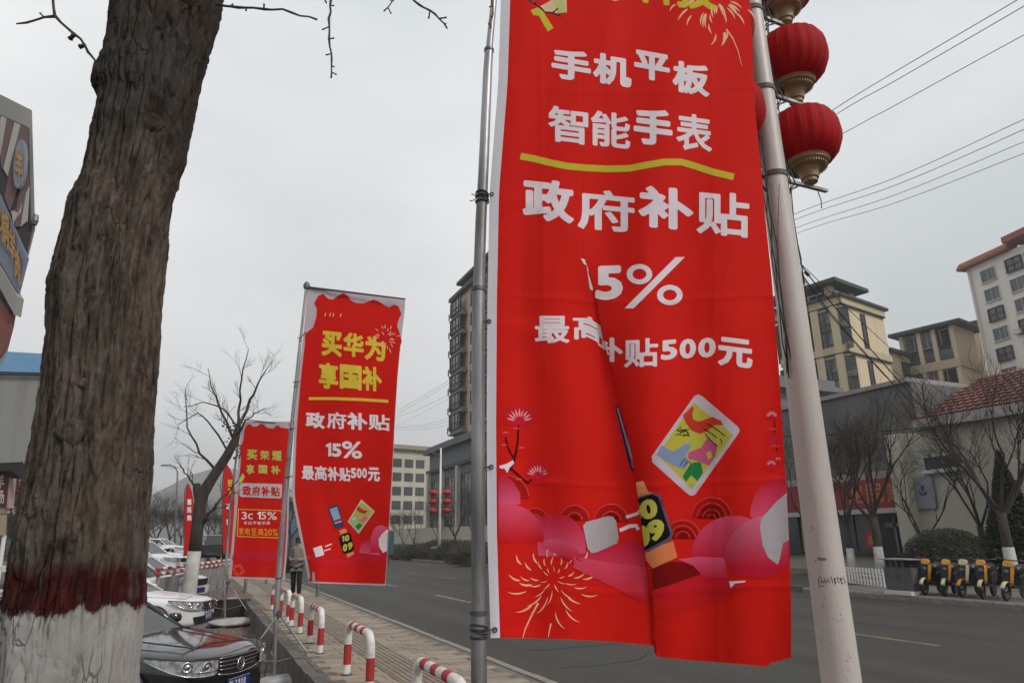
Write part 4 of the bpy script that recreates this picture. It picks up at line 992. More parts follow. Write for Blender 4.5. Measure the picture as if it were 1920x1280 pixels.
row(A, '家电至高20%', [(448, 989, 457, 1002), (459, 989, 469, 1002), (471, 990, 481, 1003), (483, 990, 494, 1003), (495, 991, 502, 1003), (503, 991, 510, 1003), (511, 991, 521, 1004)], lin((240, 170, 50)), 'L', 0, .035, 3); A.build('yellow_lettering', ban3)
A = Art(c3_, 7.); row(A, '3c15%', [(453, 959, 463, 973), (465, 962, 474, 973), (483, 959, 489, 973), (490, 959, 499, 973), (501, 959, 519, 974)], WHT, 'L', 0, .05, 3)
row(A, '手机平板手表', [(457+i*8.5, 977, 464+i*8.5, 983) for i in range(6)], WHT, 'L', 0, .03, 3); A.build('lettering', ban3)
A = Art(c3_, 7.); A.poly([(436, 1040), (470, 1034), (500, 1036), (533, 1028), (533, 1048), (500, 1054), (460, 1056), (436, 1050)], gy_(PINK2, RED, 1035, 1058), 2); 
rn = random.Random(9)
for k in range(16): A.petal(447, 1068, R(k*22), rn.uniform(4, 8), rn.uniform(10, 15), 1.5, lin((235, 120, 90)), 3)
A.build('cloud_print', ban3)
mast([(1166, 421, 5), (1091, 421.5, 5.2), (1090, 421.5, 5), (960, 431, 4.8), (959, 431, 4.2), (790, 451, 3.6), (783, 455, 3.4)], d3, ban3, 0, (1000, 880))
q = MB(); q.tube([at(455, 786, d3), c3_.pt(548, 796, 0)], .016, 6); local(q.build('top_arm', dsteel), ban3)
ap = at(421, 1092, d3); tripod(ban3, f3, ap.z-f3.z, .75, (R(200), R(-15), R(95)), .014)

# ---------------------------------------------------------------- small flags behind
def feather(name, label, pts, d, pole, chars=()):
    """curved-top flag: outline in front of its bent pole"""
    base = at(pole[0][0], pole[0][1], d); root = empty(name, tuple(base), 0, label, 'flag', 'small red flags beside the parking lot')
    q = MB(); poly = [at(x, y, d) for x, y in pts]; q.prism(poly, F0*.02); local(q.build('cloth', mat('flag_red', RED, .6, trans=.2)), root)
    q = MB(); q.tube([at(x, y, d+.03) for x, y in pole], .02, 6); local(q.build('flag_pole', dsteel, smooth=True), root)
    if chars:
        q = MB()
        for ch, x0, y0, x1, y1, cidx in chars:
            q.cur = cidx; vs, fs = glyph(ch, .04); q.add([at(lerp(x0, x1, u), lerp(y1, y0, v), d-.03) for u, v in vs], fs)
        local(q.build('lettering', [mat('flag_yellow', lin((235, 190, 60)), .6), mat('flag_white', WHT, .6)]), root)
feather('feather_flag', 'tall feather-shaped red flag with a rounded top, just left of the third banner', [(418, 1036), (418, 920), (420, 880), (424, 868), (431, 878), (437, 893), (440, 920), (436, 1036)], 27, [(417, 1052), (417, 1000), (417.5, 900), (421, 872), (427, 868)],
        [('好', 427, 898, 436, 912, 0), ('礼', 427, 914, 436, 928, 0), ('政', 424, 943, 433, 955, 1), ('补', 424, 972, 432, 984, 1)])
feather('feather_flag', 'narrow red flag with white characters behind the leaning bare tree', [(346, 1042), (346, 960), (348, 915), (353, 905), (360, 922), (364, 950), (362, 1042)], 33, [(345, 1052), (345, 1000), (346, 920), (351, 906)],
        [('惠', 351, 935, 359, 946, 1), ('民', 351, 950, 359, 961, 1), ('购', 351, 965, 359, 976, 1)])
feather('feather_flag', 'short red pointed flag at the foot of the leaning bare tree', [(362, 1048), (362, 1000), (366, 996), (376, 1046)], 24, [(362, 1062), (362, 1030), (363, 998)])

# ================================================================ STREET LAMP WITH LANTERNS
lamp_m = matrgb('lamp_paint', (184, 179, 175), rough=.45, c2=(160, 153, 148), scale=2.2, stretch=(1, 1, .35), bump=.12, bscale=60, thr=(.3, .8))
rust = mat('rust', (.16, .07, .03), .9, (.30, .24, .17), 8)
LP = at(1578, 1280, 4.4); LP = Vector((LP.x, LP.y, 0))
lamp = empty('street_lamp', tuple(LP), 0, 'pale street lamp pole right of the big banner, with scribbles and a rusty clamp', 'street lamp', 'street lamps hung with lanterns')
q = MB(); q.tube([LP+Z0*z for z in (0, .5, 1.2, 2.2, 3.2, 4.5, 6, 8)], [.118, .113, .108, .101, .094, .086, .077, .062], 40); local(q.build('pole', lamp_m, smooth=True), lamp)
q = MB(); q.lathe(LP, [(.2, 0), (.2, .02), (.13, .025), (.125, .06)], 24)
for k in range(4):
    a = R(45+90*k); q.tube([LP+Vector((math.cos(a)*.16, math.sin(a)*.16, z)) for z in (.02, .07)], .014, 6)
local(q.build('base_plate', dsteel), lamp)
q = MB(); q.tube([LP+Z0*8, LP+Vector((-.4, 0, 8.5)), LP+Vector((-1.6, 0, 8.8))], [.05, .045, .035], 12); q.box(LP+Vector((-1.9, 0, 8.8)), (.7, .24, .1)); local(q.build('lamp_arm', lamp_m, smooth=True, auto=40), lamp)
def onpole(x, y, off=.0015):
    """point on the pole's camera side seen at the pixel"""
    v = ray(x, y).normalized(); a = Vector((v.x, v.y)); o = Vector((EYE.x-LP.x, EYE.y-LP.y)); r_ = .104+off
    A_ = a.dot(a); B_ = 2*a.dot(o)
    for _ in range(2):
        C_ = o.dot(o)-r_*r_; D_ = B_*B_-4*A_*C_
        if D_ < 0: t = -B_/(2*A_)
        else: t = (-B_-math.sqrt(D_))/(2*A_)
        z = EYE.z+v.z*t; r_ = pw([(0, .118), (.5, .113), (1.2, .108), (2.2, .101), (3.2, .094), (4.5, .086), (6, .077)], z)+off
    return EYE+v*t
q = MB(); rn = random.Random(8)
def scr(pts, w=.0016): q.tube([onpole(x, y, .001) for x, y in pts], w, 4)
scr([(1529, 1049), (1529.5, 1052)]); scr([(1533, 1047), (1537, 1044), (1536, 1050), (1540, 1045), (1541, 1050), (1545, 1045), (1546, 1050), (1549, 1046)], .003)
scr([(1536, 1098), (1534, 1086), (1537, 1081), (1560, 1081)]); scr([(1536, 1090), (1550, 1089)]); scr([(1535, 1100), (1545, 1097), (1580, 1095)])
for x in range(1540, 1584, 6): scr([(x, 1083), (x+rn.uniform(1, 3), 1083+rn.uniform(3, 9)), (x+4, 1092)]); 
scr([(1566, 1082), (1566, 1095)], .002); scr([(1570, 1080), (1577, 1088), (1583, 1080)]); scr([(1577, 1080), (1578, 1094), (1584, 1091)])
for k in range(22):
    x, y = rn.choice([(1520, 990), (1545, 1130), (1575, 1160), (1595, 1245), (1590, 1265), (1600, 1275), (1540, 1190), (1560, 1210), (1590, 1230)]); x += rn.uniform(-4, 4); y += rn.uniform(-12, 12); scr([(x, y), (x+1.2, y+.8)], rn.uniform(.001, .0025))
local(q.build('graffiti', cable_m), lamp)
# clamps, arms, wires
lant_m = mat('lantern_cloth', (.36, .005, .008), .65, (.43, .009, .012), 3, bump=.15, bscale=90, trans=.2, spec=.1)
gold_m = mat('lantern_gold', (.30, .21, .105), .5, (.22, .15, .075), 18, bump=.2)
def lantern(mb3=None):
    root = empty('red_lantern', (0, 0, 0)); r_ = .268
    prof_ = [(.10, .215), (.16, .205), (.215, .17), (.25, .115), (.267, .05), (.27, -.01), (.262, -.07), (.24, -.13), (.20, -.18), (.15, -.212), (.11, -.222)]
    q = MB(); n_ = 96; vs = []
    P = []
    for i in range(len(prof_)-1):
        for t in (0, .5): P.append(tuple(lerp(a, b_, t) for a, b_ in zip(prof_[i], prof_[i+1])))
    P.append(prof_[-1])
    q.lathe((0, 0, 0), P, 96, None, 20, .028); q.build('lantern_body', lant_m, root, smooth=True)
    q = MB(); q.lathe((0, 0, 0), [(.155, -.196), (.160, -.205), (.148, -.222), (.150, -.232), (.128, -.24), (.118, -.262), (.082, -.268), (.070, -.285), (.062, -.345), (.050, -.352), (.05, -.375), (.03, -.385)], 40)
    for k in range(40):
        a = 2*math.pi*k/40; q.box((.128*math.cos(a), .128*math.sin(a), -.252), (.012, .008, .024), a)
    q.build('bottom_cap', gold_m, root, smooth=True, auto=35)
    q = MB(); q.lathe((0, 0, 0), [(.135, .205), (.14, .215), (.11, .232), (.08, .24), (.05, .262), (.03, .27)], 32); q.tube([(.01*math.cos(t), 0, .28+.02*math.sin(t)) for t in [k*.5 for k in range(14)]], .003, 6); q.build('top_cap', gold_m, root, smooth=True, auto=35)
    q = MB()
    for k in range(20):
        a = 2*math.pi*(k+.5)/20; q.tube([(r2*1.004*math.cos(a), r2*1.004*math.sin(a), z) for r2, z in prof_], .0014, 4)
    q.build('rib_wire', mat('rib_gold', (.22, .05, .03), .5), root, smooth=True)
    return root
LN = lantern(); first = True
lz = [at(1530, 262, 4.4+.145).z, at(1500, 112, 4.4+.145).z]; lz.append(lz[1]+(lz[1]-lz[0])); 
lab = {(0, 1): 'lowest red lantern on the right side of the lamp pole, just above the bracket end', (1, 1): 'middle red lantern right of the lamp pole, its whole globe against the sky', (2, 1): 'top red lantern right of the lamp pole, cut off by the upper picture edge',
       (0, -1): 'red lantern left of the lamp pole, only a sliver showing past the banner', (1, -1): 'red lantern left of the lamp pole hidden behind the big banner', (2, -1): 'highest lantern on the banner side of the lamp pole'}
for i in range(3):
    for sgn in (1, -1):
        off_ = .35 if sgn > 0 else -.385; zz = lz[i] + (0 if sgn > 0 else .03)
        o = LN if first else copy_tree(LN); first = False
        o.location = (LP.x+off_, LP.y, zz); o.rotation_euler = (R(random.uniform(-3, 3)), R(random.uniform(-4, 4)), R(37*i+50*sgn)); tag(o, lab[(i, sgn)], 'lantern', 'red lanterns on the lamp pole')
        b_ = MB(); z0 = zz-.395
        b_.box((LP.x+sgn*.30, LP.y, z0), (.44, .028, .022)); local(b_.build('lantern_bracket', steel), lamp)
        b_ = MB(); b_.tube([(LP.x+sgn*.095, LP.y, z0-.16), (LP.x+sgn*.16, LP.y, z0-.06), (LP.x+sgn*.23, LP.y, z0-.02)], .008, 6)
        b_.tube([(LP.x+off_, LP.y, z0), (LP.x+off_, LP.y, z0+.03)], .01, 6)
        b_.tube([(LP.x+off_+.10*sgn, LP.y+.02, z0-.01), (LP.x+off_+.12*sgn, LP.y+.02, z0-.08), (LP.x+off_+.10*sgn, LP.y+.01, z0-.15)], .004, 6); local(b_.build('bracket_stay', dsteel, smooth=True), lamp)
    b_ = MB(); rp = pw([(3.2, .094), (4.5, .086), (6, .077)], lz[i]-.395)
    for dz in (-.395,): b_.lathe((LP.x, LP.y, lz[i]+dz-.02), [(rp+.002, 0), (rp+.008, .002), (rp+.008, .038), (rp+.002, .04)], 24)
    b_.box((LP.x+rp+.03, LP.y, lz[i]-.395), (.05, .04, .03)); b_.box((LP.x-rp-.03, LP.y, lz[i]-.395), (.05, .04, .03)); local(b_.build('clamp', mat('rusty_steel', (.07, .045, .035), .8, (.16, .14, .13), 20)), lamp)
# rust streak panel under the lowest clamp (thin stain of its own)
b_ = MB(); P = []; 
pts1 = [onpole(1447, y, .0012) for y in range(345, 500, 15)]; pts2 = [onpole(1462 - (y-345)*.03, y, .0012) for y in range(345, 500, 15)]
b_.add(pts1+pts2, [(i, i+1, len(pts1)+i+1, len(pts1)+i) for i in range(len(pts1)-1)]); local(b_.build('rust_streak', mat('rust_stain', (.27, .21, .13), .8, (.36, .31, .26), 10), smooth=True), lamp)
b_ = MB(); rn = random.Random(6)
for sx_ in (1, -1):
    for k in range(4):
        pts = [Vector((LP.x+sx_*(.095+.025*abs(math.sin(k+t*2.2))), LP.y-.01*k, 2.6+t*.28 + .03*k)) for t in range(14)]
        b_.tube([p+Vector((rn.uniform(-.012, .012), rn.uniform(-.012, .012), 0)) for p in pts], .004, 5)
for i in range(3): b_.tube([(LP.x+.10, LP.y, lz[i]-.5), (LP.x+.17, LP.y-.03, lz[i]-.42), (LP.x+.12, LP.y-.04, lz[i]-.3), (LP.x+.2, LP.y-.02, lz[i]-.36), (LP.x+.13, LP.y, lz[i]-.2)], .006, 6)
local(b_.build('wiring', cable_m, smooth=True), lamp)

# far lamp with six small lanterns
fl = gz(808, 1050, 0); fl = Vector((18.75, fl.y, 0)); dfl = (fl-EYE).dot(F0)
lamp2 = empty('street_lamp', tuple(fl), 0, 'distant white street lamp on the far pavement with six small lanterns', 'street lamp', 'street lamps hung with lanterns')
q = MB(); q.tube([fl+Z0*z for z in (0, 4, 9.3)], [.13, .11, .07], 12); local(q.build('pole', white_paint, smooth=True), lamp2)
q = MB(); q.tube([fl+Z0*8.6, fl+Vector((-1.2, -.4, 8.9)), fl+Vector((-2.0, -.7, 8.8))], .05, 8); q.box(fl+Vector((-2.2, -.8, 8.8)), (.8, .25, .12), .3); local(q.build('lamp_arm', dsteel, smooth=True, auto=40), lamp2)
small = MB(); small.lathe((0, 0, 0), [(.12, .25), (.3, .18), (.40, 0), (.3, -.18), (.12, -.25)], 16); sm = small.build('red_lantern', mat('lantern_far', (.34, .012, .02), .6), smooth=True); g_ = 0
for i, zc in enumerate((4.0, 4.75, 5.5)):
    for sgn in (1, -1):
        o = sm if g_ == 0 else sm.copy(); 
        if g_: COL.objects.link(o)
        g_ += 1; d_ = R0*(.58*sgn); o.location = (fl.x+d_.x, fl.y+d_.y, zc)
        tag(o, '%s small red lantern on the %s side of the distant lamp pole' % (('lowest', 'middle', 'topmost')[i], 'right' if sgn > 0 else 'left'), 'lantern', 'small lanterns on the distant lamp')
for i, zc in enumerate((4.0, 4.75, 5.5)):
    q = MB(); q.tube([fl-R0*.6+Z0*(zc+.3), fl+R0*.6+Z0*(zc+.3)], .025, 6); local(q.build('lantern_bracket', dsteel), lamp2)

# ================================================================ CARS
def paint(name, rgb, rough=.25): return mat(name, rgb, rough, coat=.6, spec=.5)
def car(loc, head, body_m, label, group='cars parked in the lot', kind='sedan', detail=0, plate=None):
    root = empty('parked_car', tuple(loc), head, label, 'car', group)
    suv = kind == 'suv'; dz = .14 if suv else 0; zr = 1.68 if suv else 1.44; Lc = 4.5 if suv else 4.65
    st = [(0, .30, .70, .30), (-.02, .48, .72, .26), (-.07, .62, .75, .22), (-.16, .74, .79, .20), (-.32, .84, .835, .19), (-.55, .895, .865, .19), (-.9, .915, .905, .19), (-1.25, .92, .945, .19), (-1.5, .92, .975, .19),
          (-2.4, .92, 1.0, .19), (-3.5, .92, 1.02, .19), (-4.0, .905, 1.03, .2), (-4.35, .86, 1.0, .25), (-4.55, .78, .93, .3), (-Lc, .66, .8, .36)]
    q = MB(); ring = []
    for x, w, zt, zb in st:
        zt += dz; zb += dz*.5
        hf = [(0, zt), (.4, zt-.004), (.72, zt-.018), (.9, zt-.055), (.975, zt-.12), (1.0, zt-.22), (.985, (zt+zb)/2-.02), (.97, zb+.12), (.90, zb)]
        ring.append([(x, -w*a, z) for a, z in reversed(hf)]+[(x, w*a, z) for a, z in hf[1:]])
    m_ = len(ring[0]); vs = [p for r_ in ring for p in r_]; fs = [(i*m_+k, i*m_+k+1, (i+1)*m_+k+1, (i+1)*m_+k) for i in range(len(ring)-1) for k in range(m_-1)]
    fs += [(i*m_+m_-1, i*m_, (i+1)*m_, (i+1)*m_+m_-1) for i in range(len(ring)-1)]
    fs += [tuple(range(m_)), tuple((len(ring)-1)*m_+k for k in range(m_-1, -1, -1))]
    q.add(vs, fs); bo = q.build('body', body_m, root, smooth=True); bo.data.set_sharp_from_angle(angle=R(50))
    md = bo.modifiers.new('round', 'SUBSURF'); md.levels = md.render_levels = 2 if detail else 1
    # hood shut line, creases
    def hz(x, a):   # height of the hood at x for side fraction a
        zt = pw([(-s[0], s[2]+dz) for s in st], -x); w = pw([(-s[0], s[1]) for s in st], -x); return (x, w*a, zt-pw([(0, 0), (.4, .004), (.72, .018), (.9, .055), (1, .2)], abs(a))+.002)
    if detail:
        q = MB()
        for a in (-.86, .86): q.tube([hz(x, a*pw([(.3, .80), (1.4, 1)], -x)) for x in (-.35, -.6, -.9, -1.2, -1.45)], .004, 4)
        q.tube([hz(-.30-.12*(1-abs(a)), a) for a in [k/8-.75 for k in range(13)]], .004, 4)
        q.build('hood_gap', blackp, root)
        q = MB()
        for a in (-.5, .5): q.tube([hz(x, a*pw([(.3, .75), (1.4, 1.1)], -x)) for x in (-.4, -.6, -.9, -1.2, -1.45)], [.002, .006, .007, .006, .002], 6)
        q.build('hood_crease', body_m, root, smooth=True)
    # greenhouse
    zb = .95+dz; lo = [(-1.38, .70), (-1.75, .83), (-2.8, .85), (-3.7, .80), (-4.22 if not suv else -4.4, .62)]; hi = [(-2.12, .52), (-2.3, .60), (-2.8, .62), (-3.3, .60), (-3.62 if not suv else -4.1, .50)]
    def ring2(tab, z, e=0, dz_=0): return [(x, -w-e, z) for x, w in tab]+[(x, w+e, z) for x, w in reversed(tab)]
    q = MB(); a = ring2(lo, zb); b_ = ring2(hi, zr-.06); q.add(a+b_, [(i, (i+1) % 10, 10+(i+1) % 10, 10+i) for i in range(10)]); q.build('window_glass', glass_dark, root, smooth=False)
    q = MB(); b1 = ring2(hi, zr-.06, .012); b2 = [(x*.985-.03, y*.86, zr-.005) for x, y, z in b1]; b3 = [(x*.96-.1, y*.5, zr+.012) for x, y, z in b1]; q.add(b1+b2+b3, [(i, (i+1) % 10, 10+(i+1) % 10, 10+i) for i in range(10)]+[(10+i, 10+(i+1) % 10, 20+(i+1) % 10, 20+i) for i in range(10)]+[tuple(range(20, 30))]); q.tube([Vector(p)+Vector((0, 0, .0)) for p in b1]+[b1[0]], .034, 6, cap=False); q.build('roof', body_m, root, smooth=True, auto=50)
    for sy in (-1, 1):
        q = MB()
        for (i, t, r_) in ((0, 0, .032), (2, 0, .03), (4, 0, .04)):
            x0, w0 = lo[i]; x1, w1 = hi[i]; q.tube([(x0, sy*w0, zb-.02), (lerp(x0, x1, .5), sy*(lerp(w0, w1, .5)+.008), lerp(zb, zr-.06, .5)), (x1, sy*w1, zr-.05)], r_, 6)
        q.tube([(x, sy*(w+.005), zb+.005) for x, w in lo], .016, 6); q.build('pillar', body_m, root, smooth=True)
        q = MB(); q.lathe((-1.75, sy*1.0, zb+.07), [(.04, -.06), (.09, -.03), (.1, .02), (.07, .07)], 12); q.box((-1.75, sy*.93, zb+.03), (.05, .12, .03)); q.build('wing_mirror', body_m, root, smooth=True, auto=50)
        q = MB(); ys_ = None
        top = []; bot = []
        XY = [(-.005, .40), (-.015, .48), (-.05, .60), (-.11, .70), (-.19, .78), (-.30, .845), (-.44, .89), (-.60, .915)]
        zt_ = [.745, .750, .757, .766, .776, .788, .800, .812]; zb_ = [.590, .580, .582, .592, .612, .650, .710, .780]
        for k, (x, y_) in enumerate(XY): top.append((x+.012, sy*(y_+.012), zt_[k]+dz)); bot.append((x+.014, sy*(y_+.014), zb_[k]+dz))
        xs = [p[0] for p in XY]
        q.add(top+bot, [(i, i+1, 8+i+1, 8+i) if sy > 0 else (i+1, i, 8+i, 8+i+1) for i in range(7)]); hl_ = q.build('headlight', mat('headlight_glass', (.20, .21, .215), .12, (.45, .46, .47), 14, spec=.9, coat=.8, thr=(.45, .6)), root, smooth=True)
        if detail:
            q = MB(); q.tube([(x+.01, y*1.004, z+.004) for x, y, z in bot], .008, 6); q.tube([(x+.012, y, (z+zt_[k_])/2-.035) for k_, (x, y, z) in enumerate(bot[:4])], .006, 6); q.build('chrome_strip', chrome, hl_, smooth=True)
            q = MB(); q.tube([(x+.005, y, z+.004) for x, y, z in top], .007, 6); q.tube([(bot[0][0]+.01, bot[0][1]*.99, bot[0][2]), (top[0][0]+.01, top[0][1]*.99, top[0][2])], .007, 6); q.build('lamp_rim', blackp, hl_, smooth=True)
            for k, (x, w, s_, nrm) in enumerate(((-.035, .575, .055, Vector((.95, sy*.3, 0))), (-.155, .765, .055, Vector((.75, sy*.66, 0))))):
                q = MB(); q.lathe((x+.012, sy*w, .682+.022*k), [(s_, -.01), (s_*1.1, .006), (s_*.8, .008), (s_*.72, -.002), (s_*.4, .012), (.005, .016)], 18, nrm); q.build('lamp_reflector', chrome, hl_, smooth=True)
    # wheels
    for x in (-.88, -3.55):
        for sy in (-1, 1):
            q = MB(); q.lathe((x, sy*(.82), .33), [(.2, -.11), (.30, -.12), (.33, -.08), (.33, .08), (.30, .115), (.2, .11)], 24, (0, sy, 0)); wo = q.build('wheel', rubber, root, smooth=True, auto=40)
            q = MB(); q.lathe((x, sy*(.915), .33), [(.205, -.02), (.21, .012), (.17, .0), (.05, .005), (.02, .02)], 20, (0, sy, 0)); q.build('rim', steel, wo, smooth=True, auto=40)
            q = MB(); pts = [(x+.38*math.cos(t), sy*.925, .33+.38*math.sin(t)) for t in [R(k*15) for k in range(0, 13)]]; q.tube(pts, .022, 6); q.build('wheel_arch', blackp, root, smooth=True)
    # front
    def xn(y): return pw([(s[1], s[0]) for s in st], abs(y)) if abs(y) > .30 else 0.
    def strip(y0, y1, z, r_, n_=12, e=.012, arcz=0.): return [(xn(lerp(y0, y1, k/n_))+e, lerp(y0, y1, k/n_), z+dz+arcz*(lerp(y0, y1, k/n_)/.6)**2) for k in range(n_+1)]
    q = MB(); a = strip(-.37, .37, .545, 0, e=.004, arcz=.055); b_ = strip(-.39, .39, .745, 0, e=.002, arcz=.02); q.add(a+b_, [(i, i+1, 13+i+1, 13+i) for i in range(12)]); gr = q.build('grille', blackp, root)
    if detail:
        for k in range(4):
            q = MB(); q.tube(strip(-.39+.006*k, .39-.006*k, .735-.044*k, 0, 16, .016, .022+.008*k), .0055, 6); q.build('grille_slat', chrome, gr, smooth=True)
        q = MB(); q.tube(strip(-.40, .40, .535, 0, 20, .020, .09), .011, 6); q.build('chrome_strip', chrome, root, smooth=True)
        # round maker's emblem: ring with the V over W strokes
        q = MB(); c = Vector((.03, 0, .635)); q.tube([c+Vector((0, .070*math.cos(t), .070*math.sin(t))) for t in [k*math.pi/14 for k in range(29)]], .0075, 8)
        def stx(pts): q.tube([c+Vector((.002, y, z)) for y, z in pts], .006, 6)
        stx([(-.032, .060), (-.001, .006), (.032, .060)][0:3]); stx([(-.060, .032), (-.026, -.060), (0, -.006), (.026, -.060), (.060, .032)]); q.build('round_emblem', chrome, gr, smooth=True)
        q = MB(); a = strip(-.6, .6, .27, 0, e=.006); b_ = strip(-.66, .66, .44, 0, e=.006); q.add(a+b_, [(i, i+1, 13+i+1, 13+i) for i in range(12)]); q.build('lower_intake', blackp, root)
    q = MB(); q.box((.02, 0, .42 + dz), (.012, .44, .14)); pl_ = q.build('number_plate', mat('plate_blue', (.012, .03, .17), .4), root)
    if plate:
        q = MB(); text_mb(q, plate, (.028, -.20, .38+dz), (0, 1, 0), (0, 0, 1), .058, .085, .03); q.build('plate_lettering', mat('plate_white', (.6, .6, .62), .5), pl_)
        q = MB()
        for z in (.353, .487): q.box((.027, 0, z+dz), (.003, .43, .004))
        q.build('plate_border', mat('plate_white', (.6, .6, .62), .5), pl_)
    # lower dark sills and tail lamps
    q = MB(); q.bb((-3.2, -.9, .17), (-1.2, .9, .24)); q.build('sill', blackp, root)
    for sy in (-1, 1):
        q = MB(); q.add([(-4.36, sy*.875, .82+dz), (-4.56, sy*.80, .82+dz), (-4.56, sy*.795, .93+dz), (-4.36, sy*.87, .95+dz), ], [(0, 1, 2, 3)]); q.build('tail_lamp', mat('tail_lamp', (.25, .01, .01), .2), root)
    return root
black_car = paint('black_car_paint', (.012, .0125, .014), .12); white_car = paint('white_car_paint', (.62, .62, .63), .3); grey_car = paint('grey_car_paint', (.16, .165, .17), .3); silver = paint('silver_car_paint', (.33, .34, .35), .3)
e1 = at(449, 1225, 9.1); e1.z = -.4
car(e1, R(-37), black_car, 'black sedan with chrome grille slats, nose toward the low wall behind the big tree', detail=1, plate='晋L2108')
e2 = at(393, 1118, 17.2); e2.z = -.4
car(e2, R(-20), white_car, 'white sedan with a long pale hood parked just behind the black one', detail=1, plate='晋K3619')
def pcar(x, y, d, hd, m_, lb, kind='sedan'):
    p = at(x, y, d); p.z = -.4 if p.y < 19 else pw(RAMP, p.y)+.01; car(p, R(hd), m_, lb, kind=kind)
pcar(380, 1060, 22.2, -32, white_car, 'white sedan showing its side windows beyond the white hood')
pcar(350, 1040, 27.5, -30, silver, 'silver grey sedan in the next parking row left of the red flags')
pcar(350, 1030, 34, -30, white_car, 'white sport utility car right in front of the row of distant cars', 'suv')
pcar(342, 1025, 41, -28, white_car, 'white sedan in the farther parking row')
pcar(315, 1020, 48, -28, white_car, 'white car farthest away in the parking lot', 'suv')
pcar(352, 1020, 56, -28, white_car, 'white car behind the thin red flag in the far row')
pcar(384, 1035, 52, 97, black_car, 'dark sport utility car seen from behind, between the two narrow flags', 'suv')
pcar(-10, 1080, 17.5, -140, white_car, 'white car at the left picture edge behind the foreground tree')
p = Vector((26.35, 18.6, .02))
car(p, R(90), silver, 'silver car parked behind the round clipped hedge', group=None)

# ================================================================ BARRIER, POSTS, WATER BAGS
fa = gz(293, 1077, .85); fb = gz(428, 1056, .85)
bar = empty('barrier_fence', (fa.x, fa.y, -.01), 0, 'red and white striped pipe barrier with grey panels beside the parking lot', 'fence')
for zz, nseg, shift in ((.85, 26, 0), (.98, 22, .0)):
    for k in range(nseg):
        a = lerp(0, 1, k/nseg)+shift; p0 = fa.lerp(fb, k/nseg); p1 = fa.lerp(fb, (k+1)/nseg); p0.z = p1.z = zz
        q = MB(); q.tube([p0, p1], .05, 8); local(q.build('pipe_piece', red_paint if k % 2 == 0 else white_paint, smooth=True, auto=50), bar)
for k in range(7):
    p = fa.lerp(fb, (k+.15)/6.3); q = MB(); q.tube([(p.x, p.y, -.4), (p.x, p.y, .98)], .05, 8); local(q.build('post', greymetal, smooth=True), bar)
for k in range(6):
    p0 = fa.lerp(fb, (k+.22)/6.3); p1 = fa.lerp(fb, (k+1.08)/6.3); q = MB(); nn = (fb-fa).cross(Z0).normalized()*.01
    q.prism([(p0.x, p0.y, -.1), (p1.x, p1.y, -.1), (p1.x, p1.y, .75), (p0.x, p0.y, .75)], nn); local(q.build('panel', mat('mesh_panel', (.19, .185, .18), .8, (.24, .235, .23), 6)), bar)
for x, y, lb in ((595, 1119, 'short grey steel post under the lower edge of the middle banner'), (459, 1112, 'short grey steel post under the lower edge of the third banner'), (499, 1095, 'thin grey post between the middle banner mast and the third banner')):
    p = gz(x, y, 0); q = MB(); q.tube([p, p+Z0*1.05], .055, 10); q.lathe(p, [(.1, 0), (.1, .015), (.06, .02)], 10); q.lathe(p+Z0*1.05, [(.055, 0), (.04, .03), (.01, .045)], 10)
    thing1(q, 'steel_post', greymetal, lb, 'post', smooth=True, auto=50)
def bag(p, sx, sy, sz, rot, label, seed):
    q = MB(); vs = []; NU, NV = 28, 14
    for j in range(NV+1):
        f = math.pi*j/NV
        for i in range(NU):
            a = 2*math.pi*i/NU; s_ = math.sin(f)**.6; x = abs(math.cos(a))**.7*math.copysign(1, math.cos(a))*s_; y = abs(math.sin(a))**.7*math.copysign(1, math.sin(a))*s_; z = math.cos(f)
            h = 1+.10*noise.noise(Vector((x*2+seed, y*2, z*2)))+.05*noise.noise(Vector((x*6, y*6+seed, z*5))); vs.append((x*h, y*h, z*h))
    M_ = Matrix.Rotation(rot, 3, 'Z'); q.add([Vector(p)+M_ @ Vector((x*sx, y*sy, max(z, -.8)*sz)) + Z0*sz*.8 for x, y, z in vs], [(j*NU+i, (j+1)*NU+i, (j+1)*NU+(i+1) % NU, j*NU+(i+1) % NU) for j in range(NV) for i in range(NU)])
    thing1(q, 'water_bag', mat('bag_plastic', (.26, .26, .255), .45, (.36, .36, .36), 4, bump=.3), label, 'water bag', smooth=True)
p = gz(430, 1172, -.4); bag(p+Vector((.1, -.1, 0)), .62, .42, .10, .2, 'flat grey water bag weighing down the third banner tripod', 1)
p = gz(535, 1284, -.4); bag(p, .40, .30, .075, .1, 'pale water bag lying at the foot of the middle banner tripod', 4)
q = MB(); c = gz(436, 1122, .07); q.box(c+Z0*.02, (.34, .12, .03), .3); thing1(q, 'white_board', white_paint, 'small white board lying on top of the brown wall end', 'board')

# ================================================================ PERSON
pp_ = gz(553, 1119.5, .012)
def skin_obj(name, verts, edges, rad, m_, parent, lv=2, root_i=0):
    me = bpy.data.meshes.new(name); me.from_pydata(verts, edges, []); me.materials.append(m_); o = bpy.data.objects.new(name, me); COL.objects.link(o); o.parent = parent
    o.modifiers.new('skin', 'SKIN'); sv = me.skin_vertices[0].data if me.skin_vertices else None
    if sv is None:
        bm = bmesh.new(); bm.from_mesh(me); bm.verts.layers.skin.verify(); bm.to_mesh(me); bm.free(); sv = me.skin_vertices[0].data
    for i, r_ in enumerate(rad): sv[i].radius = r_ if isinstance(r_, tuple) else (r_, r_); sv[i].use_root = (i == root_i)
    s_ = o.modifiers.new('sub', 'SUBSURF'); s_.levels = s_.render_levels = lv
    return o
person = empty('person', tuple(pp_), R(-20), 'person in a grey jacket and black trousers standing on the pavement beside the middle banner', 'person')
